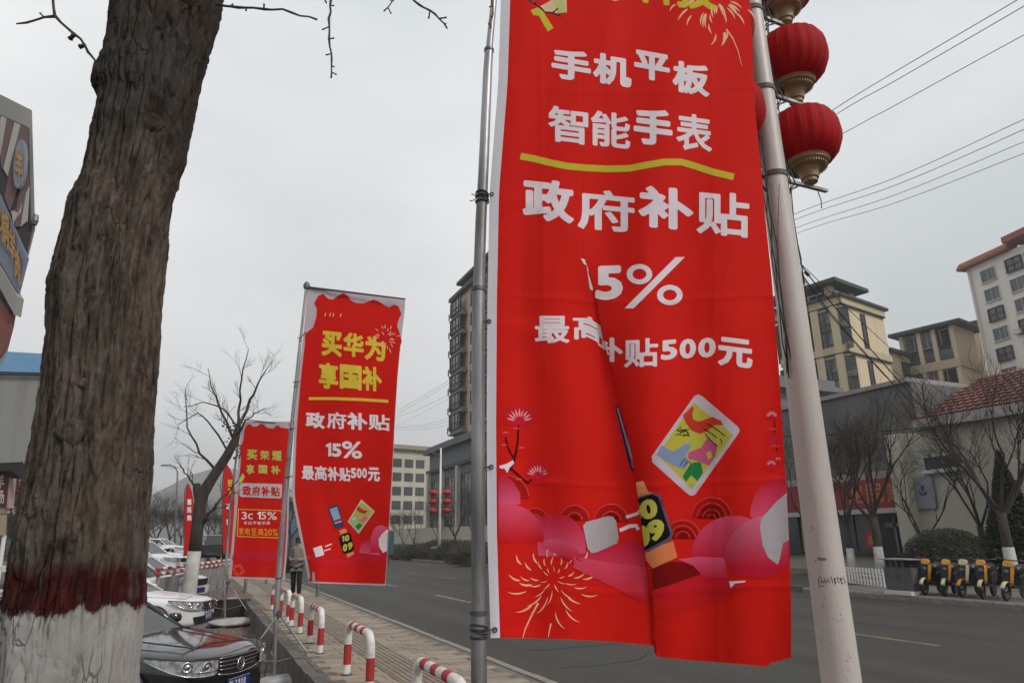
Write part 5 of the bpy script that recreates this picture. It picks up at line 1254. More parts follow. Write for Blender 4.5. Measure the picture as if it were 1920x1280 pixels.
# facing -Y (towards the camera); x = their left/right
sk = mat('skin', (.33, .19, .13), .6); jk = mat('grey_jacket', (.15, .145, .13), .85, (.22, .21, .19), 8); tr_ = mat('black_trousers', (.012, .012, .013), .9)
V = [(0, 0, .93), (0, 0, 1.12), (0, .01, 1.32), (0, .01, 1.46), (0, -.02, 1.56), (0, -.03, 1.66),
     (.1, 0, .88), (.11, -.06, .50), (.11, .02, .10), (.12, -.12, .045), (-.1, 0, .88), (-.10, .06, .50), (-.10, .16, .12), (-.11, .05, .045),
     (.19, .01, 1.40), (.25, .03, 1.13), (.10, -.20, 1.10), (.04, -.27, 1.13), (-.19, .01, 1.40), (-.25, .03, 1.13), (-.10, -.20, 1.08), (-.04, -.27, 1.12)]
E_ = [(0, 1), (1, 2), (2, 3), (3, 4), (4, 5), (0, 6), (6, 7), (7, 8), (8, 9), (0, 10), (10, 11), (11, 12), (12, 13), (3, 14), (14, 15), (15, 16), (16, 17), (3, 18), (18, 19), (19, 20), (20, 21)]
rad = [(.15, .10), (.14, .095), (.16, .10), (.08, .07), .05, .085, .09, .06, .04, .045, .09, .06, .04, .045, .055, .045, .033, .03, .055, .045, .033, .03]
skin_obj('body', V, E_, rad, sk, person)
# fingers
q = MB()
for s_ in (1, -1):
    h = Vector((s_*.04, -.27, 1.125))
    for k in range(4): q.tube([h+Vector((s_*(.012-.016*k), -.01, .01)), h+Vector((s_*(.008-.016*k), -.045, .012)), h+Vector((-s_*(.004+.014*k), -.05+.004*k, -.01)), h+Vector((-s_*(.01+.012*k), -.035, -.02))], [.009, .009, .008, .006], 6)
    q.tube([h+Vector((s_*.02, -.005, .02)), h+Vector((s_*.012, -.03, .036)), h+Vector((-s_*.002, -.045, .036))], [.010, .009, .007], 6)
q.build('fingers', sk, person, smooth=True)
jv = [V[0], V[1], V[2], V[3], V[14], V[15], (.125, -.17, 1.10), V[18], V[19], (-.125, -.17, 1.08), (0, 0, .84)]
skin_obj('jacket', jv, [(10, 0), (0, 1), (1, 2), (2, 3), (3, 4), (4, 5), (5, 6), (3, 7), (7, 8), (8, 9)], [(.185, .13), (.18, .135), (.195, .13), (.10, .09), .085, .075, .055, .085, .075, .055, (.19, .13)], jk, person)
tv = [(0, 0, 1.0), V[6], V[7], (.11, .02, .09), V[10], V[11], (-.10, .15, .11)]
skin_obj('trousers', tv, [(0, 1), (1, 2), (2, 3), (0, 4), (4, 5), (5, 6)], [(.175, .125), .105, .082, .068, .105, .082, .068], tr_, person)
q = MB()
for x, y in ((.115, -.05), (-.105, .09)):
    q.lathe((x, y, 0), [(.055, 0), (.058, .03), (.05, .07), (.04, .09)], 10); q.box((x, y-.09, .028), (.09, .17, .055)); q.lathe((x, y-.17, 0), [(.045, 0), (.045, .03), (.03, .055)], 10)
q.build('shoes', rubber, person, smooth=True, auto=60)
q = MB(); q.lathe((0, -.025, 1.66), [(.085, -.05), (.095, 0), (.098, .04), (.085, .09), (.05, .118), (.01, .125)], 18); q.box((0, .05, 1.63), (.15, .06, .12)); q.build('hair', mat('black_hair', (.008, .007, .006), .7), person, smooth=True, auto=60)
q = MB(); q.lathe((0, -.118, 1.625), [(.012, -.01), (.014, .0), (.006, .035)], 8, (0, -.15, 1))
for s_ in (1, -1): q.lathe((s_*.088, -.03, 1.64), [(.016, -.008), (.02, .0), (.012, .012)], 8, (s_, 0, 0))
q.build('nose_and_ears', sk, person, smooth=True)
q = MB()
for s_ in (1, -1): q.lathe((s_*.032, -.106, 1.665), [(.014, 0), (.012, .006), (.004, .009)], 8, (0, -1, 0)); q.box((s_*.032, -.11, 1.69), (.034, .008, .007))
q.build('eyes', mat('eye_dark', (.02, .015, .013), .4), person, smooth=True, auto=50)
q = MB(); q.tube([(-.024, -.113, 1.588), (0, -.118, 1.586), (.024, -.113, 1.588)], .005, 6); q.build('mouth', mat('lips', (.25, .09, .07), .5), person, smooth=True)
q = MB(); q.lathe((0, -.0, 1.47), [(.075, 0), (.085, .03), (.07, .07)], 16); q.build('collar', jk, person, smooth=True)
bag_o = empty('shoulder_bag', tuple(pp_), R(-20), 'black shoulder bag hanging at the hip of the person in grey', 'bag')
q = MB(); q.box((-.27, .0, .84), (.10, .26, .26)); bo = q.build('bag_body', blackp, bag_o); bv = bo.modifiers.new('b', 'BEVEL'); bv.width = .03; bv.segments = 3
q = MB(); q.tube([(-.27, .06, .96), (-.255, .09, 1.2), (-.17, .06, 1.5), (-.14, 0, 1.53), (-.17, -.1, 1.45), (-.24, -.12, 1.2), (-.27, -.06, .96)], .012, 6); q.build('strap', blackp, bag_o, smooth=True)

# ================================================================ SHARED SCOOTERS
yel_p = mat('scooter_yellow', (.50, .22, .014), .4, (.40, .17, .012), 6); cream_p = mat('scooter_cream', (.45, .38, .24), .45)
def scooter(apron, fender):
    """faces local +x"""
    r = empty('shared_scooter', (0, 0, 0))
    for x, nm in ((.56, 'front_wheel'), (-.56, 'rear_wheel')):
        q = MB(); pts = [(x+.20*math.cos(t), 0, .245+.20*math.sin(t)) for t in [k*math.pi/12 for k in range(25)]]; q.tube(pts, .042, 8, cap=False); w = q.build(nm, rubber, r, smooth=True)
        q = MB(); q.lathe((x, -.02, .245), [(.06, 0), (.06, .04)], 12, (0, 1, 0)); q.tube([(x+.16*math.cos(t), 0, .245+.16*math.sin(t)) for t in [k*math.pi/12 for k in range(25)]], .012, 6, cap=False)
        for k in range(5): a = k*1.257; q.tube([(x, 0, .245), (x+.16*math.cos(a), 0, .245+.16*math.sin(a))], .012, 5)
        q.build('rim', dsteel, w, smooth=True)
    q = MB()
    for s_ in (1, -1): q.tube([(.56, s_*.055, .245), (.50, s_*.055, .50), (.42, s_*.03, .66)], .018, 8)
    q.tube([(.46, 0, .55), (.33, 0, 1.0)], .022, 8); q.build('fork', blackp, r, smooth=True)
    q = MB(); pr = [(.56+.265*math.cos(t), .245+.265*math.sin(t)) for t in [R(20+k*14) for k in range(9)]]; vs = [(x, y, z) for x, z in pr for y in (-.05, -.02, .02, .05)]
    vs = [(x, y, z-abs(y)*.5) for x, y, z in vs]; q.add(vs, [(i*4+k, i*4+k+1, i*4+k+5, i*4+k+4) for i in range(8) for k in range(3)]); fo = q.build('front_fender', fender, r, smooth=True); md = fo.modifiers.new('t', 'SOLIDIFY'); md.thickness = .008
    # apron: shield with yellow top panel and black face
    q = MB(); sec = [(.43, .08, .36), (.46, .10, .50), (.45, .115, .66), (.41, .12, .80), (.385, .11, .90)]; vs = []
    for x, w, z in sec: vs += [(x-.10, -w, z), (x-.02, -w*.7, z), (x+.02, 0, z+.005), (x-.02, w*.7, z), (x-.10, w, z)]
    q.add(vs, [(i*5+k, i*5+k+1, i*5+k+6, i*5+k+5) for i in range(4) for k in range(4)]); ao = q.build('apron', apron, r, smooth=True); md = ao.modifiers.new('t', 'SOLIDIFY'); md.thickness = .05
    q = MB(); q.prism([(.47, -.095, .42), (.47, .06, .42), (.465, .075, .66), (.44, .07, .84), (.44, -.115, .84), (.465, -.115, .66)], (.04, 0, 0)); q.build('black_face', blackp, r)
    q = MB(); q.lathe((.505, 0, .73), [(.055, 0), (.06, .02), (.04, .035), (.01, .04)], 14, (1, 0, .1)); q.build('headlight', mat('scooter_lamp', (.05, .09, .10), .1), r, smooth=True)
    q = MB(); q.prism([(.37, -.10, .86), (.37, .10, .86), (.32, .115, .96), (.30, .07, 1.01), (.30, -.07, 1.01), (.32, -.115, .96)], (.11, 0, .0)); o = q.build('handlebar_cowl', apron, r); md = o.modifiers.new('b', 'BEVEL'); md.width = .02; md.segments = 2
    q = MB(); q.tube([(.24, -.33, 1.04), (.32, -.16, 1.03), (.34, 0, 1.02), (.32, .16, 1.03), (.24, .33, 1.04)], .016, 8)
    for s_ in (1, -1): q.tube([(.25, s_*.22, 1.04), (.235, s_*.34, 1.04)], .022, 8); q.tube([(.27, s_*.24, 1.05), (.29, s_*.30, 1.18)], .007, 5)
    q.build('handlebar', blackp, r, smooth=True)
    for s_ in (1, -1):
        q = MB(); q.lathe((.29, s_*.32, 1.21), [(.01, -.012), (.055, -.006), (.05, .008), (.01, .01)], 12, (1, 0, 0)); q.build('mirror', blackp, r, smooth=True)
    q = MB(); q.prism([(.36, -.12, .33), (.36, .12, .33), (-.2, .13, .30), (-.2, -.13, .30)], (0, 0, .06)); q.build('footboard', blackp, r)
    q = MB(); sec = [(-.10, .10, .36, .62), (-.25, .13, .38, .68), (-.5, .14, .46, .70), (-.72, .10, .58, .71), (-.82, .05, .64, .70)]; vs = []
    for x, w, z0, z1 in sec: vs += [(x, -w, z0), (x, -w, z1-.03), (x, -w*.6, z1), (x, w*.6, z1), (x, w, z1-.03), (x, w, z0)]
    q.add(vs, [(i*6+k, i*6+(k+1) % 6, i*6+6+(k+1) % 6, i*6+6+k) for i in range(4) for k in range(6)]+[tuple(range(6)), tuple(range(29, 23, -1))]); q.build('rear_body', blackp, r, smooth=True, auto=50)
    q = MB(); q.tube([(.02, 0, .74), (-.1, 0, .76), (-.35, 0, .77), (-.62, 0, .80)], [.07, .115, .13, .10], 14); o = q.build('seat', blackp, r, smooth=True); o.scale = (1, 1, 1)
    q = MB(); q.tube([(-.55, -.12, .72), (-.85, -.12, .78), (-.9, 0, .79), (-.85, .12, .78), (-.55, .12, .72)], .013, 6); q.build('rear_rack', dsteel, r, smooth=True)
    q = MB(); q.tube([(-.05, .08, .32), (-.02, .22, .02)], .012, 6); q.build('kickstand', dsteel, r)
    q = MB(); q.lathe((-.93, 0, .66), [(.03, 0), (.035, .02), (.01, .025)], 10, (-1, 0, 0)); q.build('tail_lamp', mat('tail_lamp', (.25, .01, .01), .2), r)
    return r
s_y = scooter(yel_p, cream_p); s_c = scooter(cream_p, yel_p)
sp_ = [(1731, 1116), (1768, 1118), (1801, 1120), (1840, 1123), (1884, 1127)]
sl_ = ['leftmost yellow shared scooter, standing next to the grey metal cabinet', 'second yellow scooter from the grey cabinet', 'middle scooter of the row, with a cream front cowl and yellow fender', 'fourth scooter of the row, right of the cream-fronted one', 'rightmost yellow scooter in the row by the kerb']
for i, (x, y) in enumerate(sp_):
    p = gz(x, y, 0); o = s_c if i == 2 else (s_y if i == 0 else copy_tree(s_y)); hd = R(180+(14, 22, 12, 19, 10)[i]); d_ = Vector((math.cos(hd), math.sin(hd), 0))
    o.location = p-d_*.56+Vector((.06, 0, .0)); o.rotation_euler = (R((-6, -9, -7, -4, -8)[i]), 0, hd); o.scale = (.95,)*3; tag(o, sl_[i], 'scooter', 'yellow shared scooters on the far pavement')

# grey cabinet, signboard, lattice fence on the far pavement
a = gz(1662, 1112, 0); b__ = gz(1713, 1116, 0); c = (a+b__)/2; ux = (b__-a).normalized(); cab = empty('metal_cabinet', tuple(c), 0, 'grey metal utility cabinet with a shelf top between the white fence and the scooters', 'cabinet'); ang = math.atan2(ux.y, ux.x); wd = (b__-a).length
def lb(c0, size, z0, nm, m_, par, dx=0, dy=0):
    q = MB(); n_ = Vector((-ux.y, ux.x, 0)); q.box(Vector(c0)+ux*dx+n_*dy+Z0*(z0+size[2]/2), size, ang); return local(q.build(nm, m_), par)
cabm = mat('cabinet_paint', (.055, .055, .058), .5, (.085, .085, .088), 5)
lb(c, (wd, .5, .62), .10, 'cabinet_body', cabm, cab, 0, .3); lb(c, (wd+.1, .62, .03), .92, 'top_shelf', mat('shelf_grey', (.22, .22, .22), .5), cab, -.03, .3)
for dx in (-.42*wd, -.22*wd, .0, .2*wd): lb(c, (.05, .05, .21), .72, 'shelf_leg', cabm, cab, dx, .08)
lb(c, (.5*wd, .34, .2), .72, 'dark_box', blackp, cab, .12, .35); lb(c, (.06, .02, .05), .5, 'handle', red_paint, cab, .0, .035)
lb(c, (wd*1.0, .3, .1), .0, 'plinth', mat('white_plinth', (.5, .5, .5), .6), cab, .05, .02)
a = gz(1588, 1092, 0); b__ = gz(1659, 1100, 0); fw = empty('lattice_fence', tuple(a), 0, 'low white lattice fence in front of the shop', 'fence')
n_ = 13
for k in range(n_): 
    p = a.lerp(b__, k/(n_-1)); q = MB(); q.box(p+Z0*.25, (.035, .05, .5), 0); q.prism([p+Vector((-.0175, -.025, .5)), p+Vector((.0175, -.025, .5)), p+Vector((0, -.025, .55))], (0, .05, 0)); local(q.build('picket', white_paint), fw)
for z in (.14, .30, .42):
    q = MB(); q.tube([a+Z0*z, b__+Z0*z], .018, 4); local(q.build('rail', white_paint), fw)

# ================================================================ BUILDINGS
def along(c, d, x, y):
    n_ = ray(x, y).cross(Z0); return -((c-EYE).dot(n_))/d.dot(n_)
def facing(c, ux):    # horizontal unit pointing out of the facade toward the eye
    n_ = Vector((ux.y, -ux.x, 0)); return n_ if n_.dot(EYE-c) > 0 else -n_
def win_mesh(name, w, h, mull, frame_m, glass_m, dep=.12, sill=None, bars=()):
    """origin at the lower centre, x along the facade, -y outward"""
    b = MB(); t = .06; b.cur = 0
    b.bb((-w/2, -dep*.3, 0), (w/2, .06, h)); b.cur = 1
    for lo, hi in (((-w/2-t, -dep, -t), (-w/2, .02, h+t)), ((w/2, -dep, -t), (w/2+t, .02, h+t)), ((-w/2, -dep, h), (w/2, .02, h+t)), ((-w/2, -dep, -t), (w/2, .02, 0))): b.bb(lo, hi)
    for m_ in mull: b.bb((m_*w-.025, -dep*.7, 0), (m_*w+.025, .01, h))
    for z in bars: b.bb((-w/2, -dep*.75, z*h-.025), (w/2, .012, z*h+.025))
    if sill: b.bb((-w/2-.12, -dep-.1, -t-.1), (w/2+.12, .02, -t-.001))
    me = bpy.data.meshes.new(name); me.from_pydata(b.v, [], b.f); me.materials.append(glass_m); me.materials.append(frame_m); me.polygons.foreach_set('material_index', b.mi); return me
def put(me, name, parent, p, ux, nrm):
    o = bpy.data.objects.new(name, me); COL.objects.link(o); o.parent = parent; o.matrix_parent_inverse = Matrix.Translation(-parent.location)
    m_ = Matrix.Identity(4); y = -nrm
    x = y.cross(Z0)   # right-handed: x cross y = z
    for i in range(3): m_[i][0] = x[i]; m_[i][1] = y[i]; m_[i][2] = Z0[i]; m_[i][3] = p[i]
    o.matrix_basis = m_; return o
def block(name, c, ua, a, ub, b_, z0, z1, m_, parent):
    """box from corner c along ua (a metres) and ub (b metres)"""
    q = MB(); P = [c, c+ua*a, c+ua*a+ub*b_, c+ub*b_]; q.prism([Vector((p.x, p.y, z0)) for p in P], (0, 0, z1-z0)); return local(q.build(name, m_), parent)
beige = mat('beige_render', (.56, .465, .32), .9, (.44, .36, .245), .9, stretch=(1, 1, .10), thr=(.45, .85), detail=8); beige_d = mat('beige_band', (.44, .36, .24), .9); darkroof = mat('dark_roof', (.035, .042, .042), .7)
cream = mat('cream_render', (.42, .40, .32), .9, (.47, .45, .37), .3); whiteb = mat('white_render', (.72, .67, .62), .9, (.56, .51, .46), .7, stretch=(1, 1, .08), thr=(.45, .85), detail=8); redtile = mat('red_roof_tile', (.13, .042, .028), .8, (.09, .030, .022), 2); redtrim = mat('red_roof_trim', (.27, .085, .045), .8, (.22, .06, .035), 2)
greyc = mat('grey_cladding', (.11, .115, .125), .8, (.14, .145, .155), .4); wframe = mat('white_frame', (.5, .5, .5), .6); dframe = mat('dark_frame', (.03, .03, .032), .6)
curtain = mat('balcony_glass', (.045, .05, .055), .25, (.16, .15, .14), .5, thr=(.5, .56))

# --- beige tower D and its pavilion roof
def tower(label, cx, cy, d, ztop_y, a_x, b_x, bays, hb):
    c = at(cx, cy, d); z1 = c.z; c = Vector((c.x, c.y, 0)); t = R(-11.4); ua = Vector((math.sin(t), math.cos(t), 0)); ub = Vector((math.cos(t), -math.sin(t), 0))
    a = along(c, ua, *a_x); b_ = along(c, ub, *b_x)
    root = empty('apartment_tower', tuple(c), 0, label, 'building', 'beige apartment towers with dark roofs')
    return root, c, z1, ua, ub, a, b_
root, c, z1, ua, ub, a, b_ = tower('beige apartment tower with a dark pavilion roof, right of the lamp pole', 1573, 556, 80, 0, (1455, 592), (1653, 580), 0, 0)
block('wall', c, ua, a, ub, b_, -.4, z1-.6, beige, root); print('DIMS D', a, b_)
nL = facing(c, ua); nR = facing(c, ub)
for k in range(6):
    z = z1-.9-k*6.15
    if z < 2: break
    for (u, w_, nn) in ((ua, a, nL), (ub, b_, nR)):
        q = MB(); p0 = c+nn*.0; P = [p0-u*.28, p0+u*w_, p0+u*w_+nn*.28, p0-u*.28+nn*.28]; q.prism([Vector((p.x, p.y, z)) for p in P], (0, 0, .9)); local(q.build('band', beige_d, None), root)
        q = MB(); P = [p0-u*.34, p0+u*w_, p0+u*w_+nn*.34, p0-u*.34+nn*.34]; q.prism([Vector((p.x, p.y, z-.14)) for p in P], (0, 0, .14)); local(q.build('band_edge', darkroof), root)
q = MB(); P = [c-ua*.6-ub*.6, c+ua*(a+.6)-ub*.6, c+ua*(a+.6)+ub*(b_+.6), c-ua*.6+ub*(b_+.6)]; q.prism([Vector((p.x, p.y, z1)) for p in P], (0, 0, .35)); local(q.build('cornice', darkroof), root)
# windows of the left face: dark tall bays of two storeys
wm = win_mesh('window', 6.2, 2.5, (-.25, 0, .25), dframe, curtain, .15, None, (.35,)); wm2 = win_mesh('window', 1.5, 2.35, (), dframe, glass_bld, .15, None, (.4,)); wm3 = win_mesh('window', .9, 5.0, (), dframe, glass_bld, .12, None, (.25, .5, .75))
for k in range(6):
    zt = z1-1.3-k*6.15
    for j in range(2):
        z = zt-2.7-j*2.65
        if z < 1: continue
        for s, m_ in ((.12, wm), (.345, wm2), (.545, wm), (.78, wm2)):
            put(m_, 'window', root, c+ua*(a*s+1.2)+Z0*z+nL*.02, ua, nL)
    if zt-5.3 > 1: put(wm3, 'window', root, c+ub*b_*.47+Z0*(zt-5.2)+nR*.02, ub, nR)
for s in (.0, .285, .45, .68):
    q = MB(); p = c+ua*(a*s+.4); q.prism([Vector((v.x, v.y, 0)) for v in (p, p+ua*1.0, p+ua*1.0+nL*.3, p+nL*.3)], (0, 0, z1-.8)); local(q.build('pilaster', beige), root)
# roof terrace pavilion
pc = c+ua*1.2+ub*1.0; q = MB()
zz = z1+.35
for i in range(9):
    for (u, L_) in ((ua, 9), (ub, 6)):
        p = pc+u*(L_*i/8); q.box((p.x, p.y, zz+.55), (.09, .09, 1.1))
for (u, L_) in ((ua, 9), (ub, 6)): q.tube([pc+Z0*(zz+1.1), pc+u*L_+Z0*(zz+1.1)], .07, 4)
local(q.build('railing', wframe), root)
for i, j in ((0, 0), (1, 0), (0, 1), (1, 1)):
    p = pc+ua*(.8+7*i)+ub*(.6+5*j); q = MB(); q.box((p.x, p.y, zz+.95), (.8, .8, 1.9)); local(q.build('roof_post', beige), root)
def hip(c0, ua_, a_, ub_, b2, z, h, over, m_, par, nm='roof'):
    P = [c0-ua_*over-ub_*over, c0+ua_*(a_+over)-ub_*over, c0+ua_*(a_+over)+ub_*(b2+over), c0-ua_*over+ub_*(b2+over)]; q = MB()
    T = [c0+ua_*(a_*.35)+ub_*(b2*.4), c0+ua_*(a_*.65)+ub_*(b2*.4), c0+ua_*(a_*.65)+ub_*(b2*.6), c0+ua_*(a_*.35)+ub_*(b2*.6)]
    v = [Vector((p.x, p.y, z)) for p in P]+[Vector((p.x, p.y, z+.5)) for p in P]+[Vector((p.x, p.y, z+.5+h)) for p in T]
    q.add(v, [(3, 2, 1, 0)]+[(i, (i+1) % 4, 4+(i+1) % 4, 4+i) for i in range(4)]+[(4+i, 4+(i+1) % 4, 8+(i+1) % 4, 8+i) for i in range(4)]+[(8, 9, 10, 11)]); return local(q.build(nm, m_), par)
hip(pc, ua, 8.5, ub, 6.2, zz+1.9, .8, 1.0, darkroof, root)
hip(pc+ua*9, ua, 6, ub, 5, zz+.6, .5, .5, darkroof, root)

# --- second beige tower E
root, c, z1, ua, ub, a, b_ = tower('farther beige tower with a flat overhanging dark roof, next to the white block', 1787, 603, 98, 0, (1690, 632), (1822, 610), 0, 0)
nL = facing(c, ua); nR = facing(c, ub)
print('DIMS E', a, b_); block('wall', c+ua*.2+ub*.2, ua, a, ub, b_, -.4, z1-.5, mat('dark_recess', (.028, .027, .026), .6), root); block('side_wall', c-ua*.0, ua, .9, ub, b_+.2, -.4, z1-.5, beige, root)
hip(c, ua, a, ub, b_, z1-.5, .5, 1.4, darkroof, root)
for s in (.0, .34, .62, .96):
    p = c+ua*(a*s) if s else c; q = MB(); w_ = a*.075
    q.prism([Vector((v.x, v.y, 0)) for v in (p, p+ua*w_, p+ua*w_+nL*.5, p+nL*.5)], (0, 0, z1-.55)); local(q.build('pilaster', beige), root)
for k in range(1, 6):
    z = z1-k*6.3-.6
    if z < 2: break
    q = MB(); q.prism([Vector((v.x, v.y, z)) for v in (c-ua*.2, c+ua*a, c+ua*a+nL*.62, c-ua*.2+nL*.62)], (0, 0, 1.3)); local(q.build('band', beige_d), root)
    q = MB(); q.prism([Vector((v.x, v.y, z)) for v in (c-ub*.2, c+ub*b_, c+ub*b_+nR*.3, c-ub*.2+nR*.3)], (0, 0, 1.3)); local(q.build('band', beige_d), root)
wmE = win_mesh('window', 6.4, 2.3, (-.3, 0, .3), wframe, curtain, .12, None, ()); wmE2 = win_mesh('window', 2.8, 2.4, (0,), dframe, glass_bld, .12)
for k in range(11):
    z = z1-3.2-k*3.1
    if z < 2: break
    put(wmE if k % 2 == 0 else wmE2, 'window', root, c+ua*(a*.52)+Z0*z+nL*.05, ua, nL); put(wmE2, 'window', root, c+ua*(a*.24)+Z0*z+nL*.05, ua, nL); put(wmE2, 'window', root, c+ua*(a*.83)+Z0*z+nL*.05, ua, nL)
# low connecting wings
for (x, y, d, w_, dep_, lbl) in ((1668, 660, 100, 9, 10, 'low beige link block between the two beige towers'), (1832, 607, 112, 8, 10, 'thin beige block with a dark roof behind the second beige tower')):
    c4 = at(x, y, d); zt = c4.z; c4 = Vector((c4.x, c4.y, 0)); rt = empty('apartment_block', tuple(c4), 0, lbl, 'building'); block('wall', c4, ub, w_, ua, dep_, -.4, zt, beige, rt); hip(c4, ub, w_, ua, dep_, zt, .3, .7, darkroof, rt)
    nn = facing(c4, ub)
    for k in range(8): put(wmE2, 'window', rt, c4+ub*w_*.5+Z0*(zt-3.5-3.1*k)+nn*.03, ub, nn)

# --- white apartment block with red roof
c = at(1812, 506, 96); z1 = c.z; c = Vector((c.x, c.y, 0)); t = R(12.3); ua = Vector((math.sin(t), math.cos(t), 0)); ub = Vector((math.cos(t), -math.sin(t), 0))
root = empty('apartment_block', tuple(c), 0, 'white apartment block with red roof edge at the right side of the photo', 'building')
# visible long face runs toward the camera (-ua)
a = abs(along(c, -ua, 2050, 400)); nn = facing(c, ua)
block('wall', c, -ua, a, ub, 12, -.4, z1, whiteb, root); print('DIMS F', a)
q = MB(); P = [c+ua*.9+nn*.9, c-ua*(a*.40)+nn*.9, c-ua*(a*.40)-nn*12, c+ua*.9-nn*12]; q.prism([Vector((p.x, p.y, z1)) for p in P], (0, 0, .35)); q.prism([Vector((p.x, p.y, z1+.35)) for p in (c+ua*.9+nn*.9, c-ua*(a*.40)+nn*.9, c-ua*(a*.40)-nn*1., c+ua*.9-nn*1.)], -nn*.6+Z0*.8); local(q.build('roof', redtrim), root)
q = MB(); P = [c-ua*(a*.40)+nn*1.4, c-ua*a+nn*1.4, c-ua*a-nn*12, c-ua*(a*.40)-nn*12]; q.prism([Vector((p.x, p.y, z1+.8)) for p in P], (0, 0, .9)); local(q.build('roof', redtrim), root)
wF = win_mesh('window', 2.3, 1.75, (-.05, .28), wframe, glass_bld, .16, True, ()); wG = win_mesh('window', 2.3, 1.75, (0,), dframe, glass_bld, .3, True, (.5,))
for k in range(11):
    z = z1-3.0-k*2.95
    if z < 1.5: break
    for j, s in enumerate((3.4, 7.6, 10.4, 14.0, 18, 22, 26, 30)):
        if s < a-1: put(wF if (k*7+j*3) % 5 < 3 else wG, 'window', root, c-ua*s+Z0*z+nn*.03, ua, nn)
    if k in (3, 5, 6):
        q = MB(); p = c-ua*6.2+nn*.35+Z0*(z+.3); q.box(p, (.9, .9, .7), 0); local(q.build('air_conditioner', wframe), root)
q = MB(); p = c-ua*.5+nn*.1; q.tube([Vector((p.x, p.y, 0)), Vector((p.x, p.y, z1))], .12, 6); local(q.build('drain_pipe', wframe), root)

# --- grey podium and residential tower on the right side of the street, seen left of the big banner
XP = 34.; g0 = gx(806, 845, XP); zt = 15.0; Yf = g0.y; pod = empty('shopping_podium', (XP, Yf, 0), 0, 'grey three-storey commercial podium with cream pilasters beneath the tower left of the big mast', 'building')
q = MB(); q.bb((XP, 48, -.4), (XP+22, Yf, zt)); local(q.build('wall', greyc), pod)
q = MB(); q.bb((XP-.9, 47, zt), (XP+23, Yf+.9, zt+.5)); q.bb((XP-.5, 47, zt+.5), (XP+22, Yf+.5, zt+1.1)); local(q.build('cornice', greyc), pod)
q = MB(); q.bb((XP-.5, 48, zt-3.1), (XP+.1, Yf+.3, zt-2.6)); local(q.build('band', darkroof), pod)
wp = win_mesh('window', 5.2, 8.2, (-.25, 0, .25), dframe, curtain, .15, None, (.3, .62)); k = 0; y = Yf-4.2
while y > 52:
    put(wp, 'window', pod, Vector((XP-.02, y, 2.4)), Vector((0, 1, 0)), Vector((-1, 0, 0)))
    q = MB(); q.bb((XP-.6, y+3.1, 0), (XP+.02, y+3.9, zt-3.1)); local(q.build('pilaster', cream), pod); y -= 7.0
ct = gx(852, 610, XP+1.2); Yt = ct.y; zt2 = gx(868, 552, XP+1.2).z; tw_ = empty('apartment_tower', (XP+1.2, Yt, 0), 0, 'tall beige tower with stacked dark balconies, behind the mast of the big banner', 'building', 'beige apartment towers with dark roofs')
q = MB(); q.bb((XP+1.2, Yt-26, 10), (XP+16, Yt-.0, zt2)); local(q.build('wall', beige), tw_)
q = MB(); q.bb((XP+.4, Yt-27, zt2), (XP+17, Yt+.8, zt2+.6)); local(q.build('cornice', darkroof), tw_)
hip(Vector((XP+2.2, Yt-15, 0)), Vector((0, 1, 0)), 12.5, Vector((1, 0, 0)), 8, zt2+2.4, 1.2, 1.2, darkroof, tw_); q = MB(); q.bb((XP+2.6, Yt-14.5, zt2+.6), (XP+9, Yt-3.2, zt2+2.4)); local(q.build('roof_house', beige), tw_)
wb = win_mesh('balcony_window', 4.6, 2.3, (-.3, 0, .3), dframe, curtain, .2, None, (.4,)); wb2 = win_mesh('window', 2.2, 1.7, (0,), dframe, glass_bld, .15, True)
k = 0; z = zt2-3.3
while z > 15.5:
    for y in (Yt-3.6, Yt-14.8): put(wb, 'balcony_window', tw_, Vector((XP+.2, y, z)), Vector((0, 1, 0)), Vector((-1, 0, 0)))
    for y in (Yt-9.0, Yt-20.5): put(wb2, 'window', tw_, Vector((XP+1.18, y, z+.3)), Vector((0, 1, 0)), Vector((-1, 0, 0)))
    for y in (Yt-3.6, Yt-14.8):
        q = MB(); q.bb((XP+.02, y-2.7, z-.75), (XP+1.2, y+2.7, z-.5)); q.bb((XP+.25, y-2.5, z-.5), (XP+1.2, y+2.5, z-.03)); local(q.build('balcony_slab', wframe if 0 else mat('slab_grey', (.2, .2, .2), .8)), tw_)
        q = MB()
        for j in range(4): q.tube([(XP-.12, y+2.2+j*.15, z-.5), (XP-.12, y+2.2+j*.15, z+.5)], .03, 4)
        q.tube([(XP-.12, y-2.6, z+.5), (XP-.12, y+2.7, z+.5)], .04, 4); local(q.build('balcony_rail', dframe), tw_)
    z -= 3.05
# --- cream seven-storey block at the end
dA = 150; rA = empty('office_block', tuple(Vector((at(770, 1000, dA).x, at(770, 1000, dA).y, 0))), 0, 'cream seven-storey block with small square windows at the far end of the street', 'building')
tl = at(690, 832, dA-6); trr = at(806, 846, dA+3); zt = at(806, 846, dA+3).z; p0 = Vector((tl.x, tl.y, 0)); p1 = Vector((trr.x, trr.y, 0)); ux = (p1-p0).normalized(); W_ = (p1-p0).length; nn = facing(p0, ux)
block('wall', p0, ux, W_, -nn, 14, -.4, zt, cream, rA); q = MB(); q.prism([Vector((v.x, v.y, zt)) for v in (p0-ux*.6+nn*1.0, p1+ux*1.0+nn*1.0, p1+ux*1.0-nn*15, p0-ux*.6-nn*15)], (0, 0, .9)); local(q.build('cornice', mat('cream_dark', (.26, .24, .18), .9), None), rA)
wa = win_mesh('window', 1.9, 1.6, (0,), dframe, glass_bld, .1)
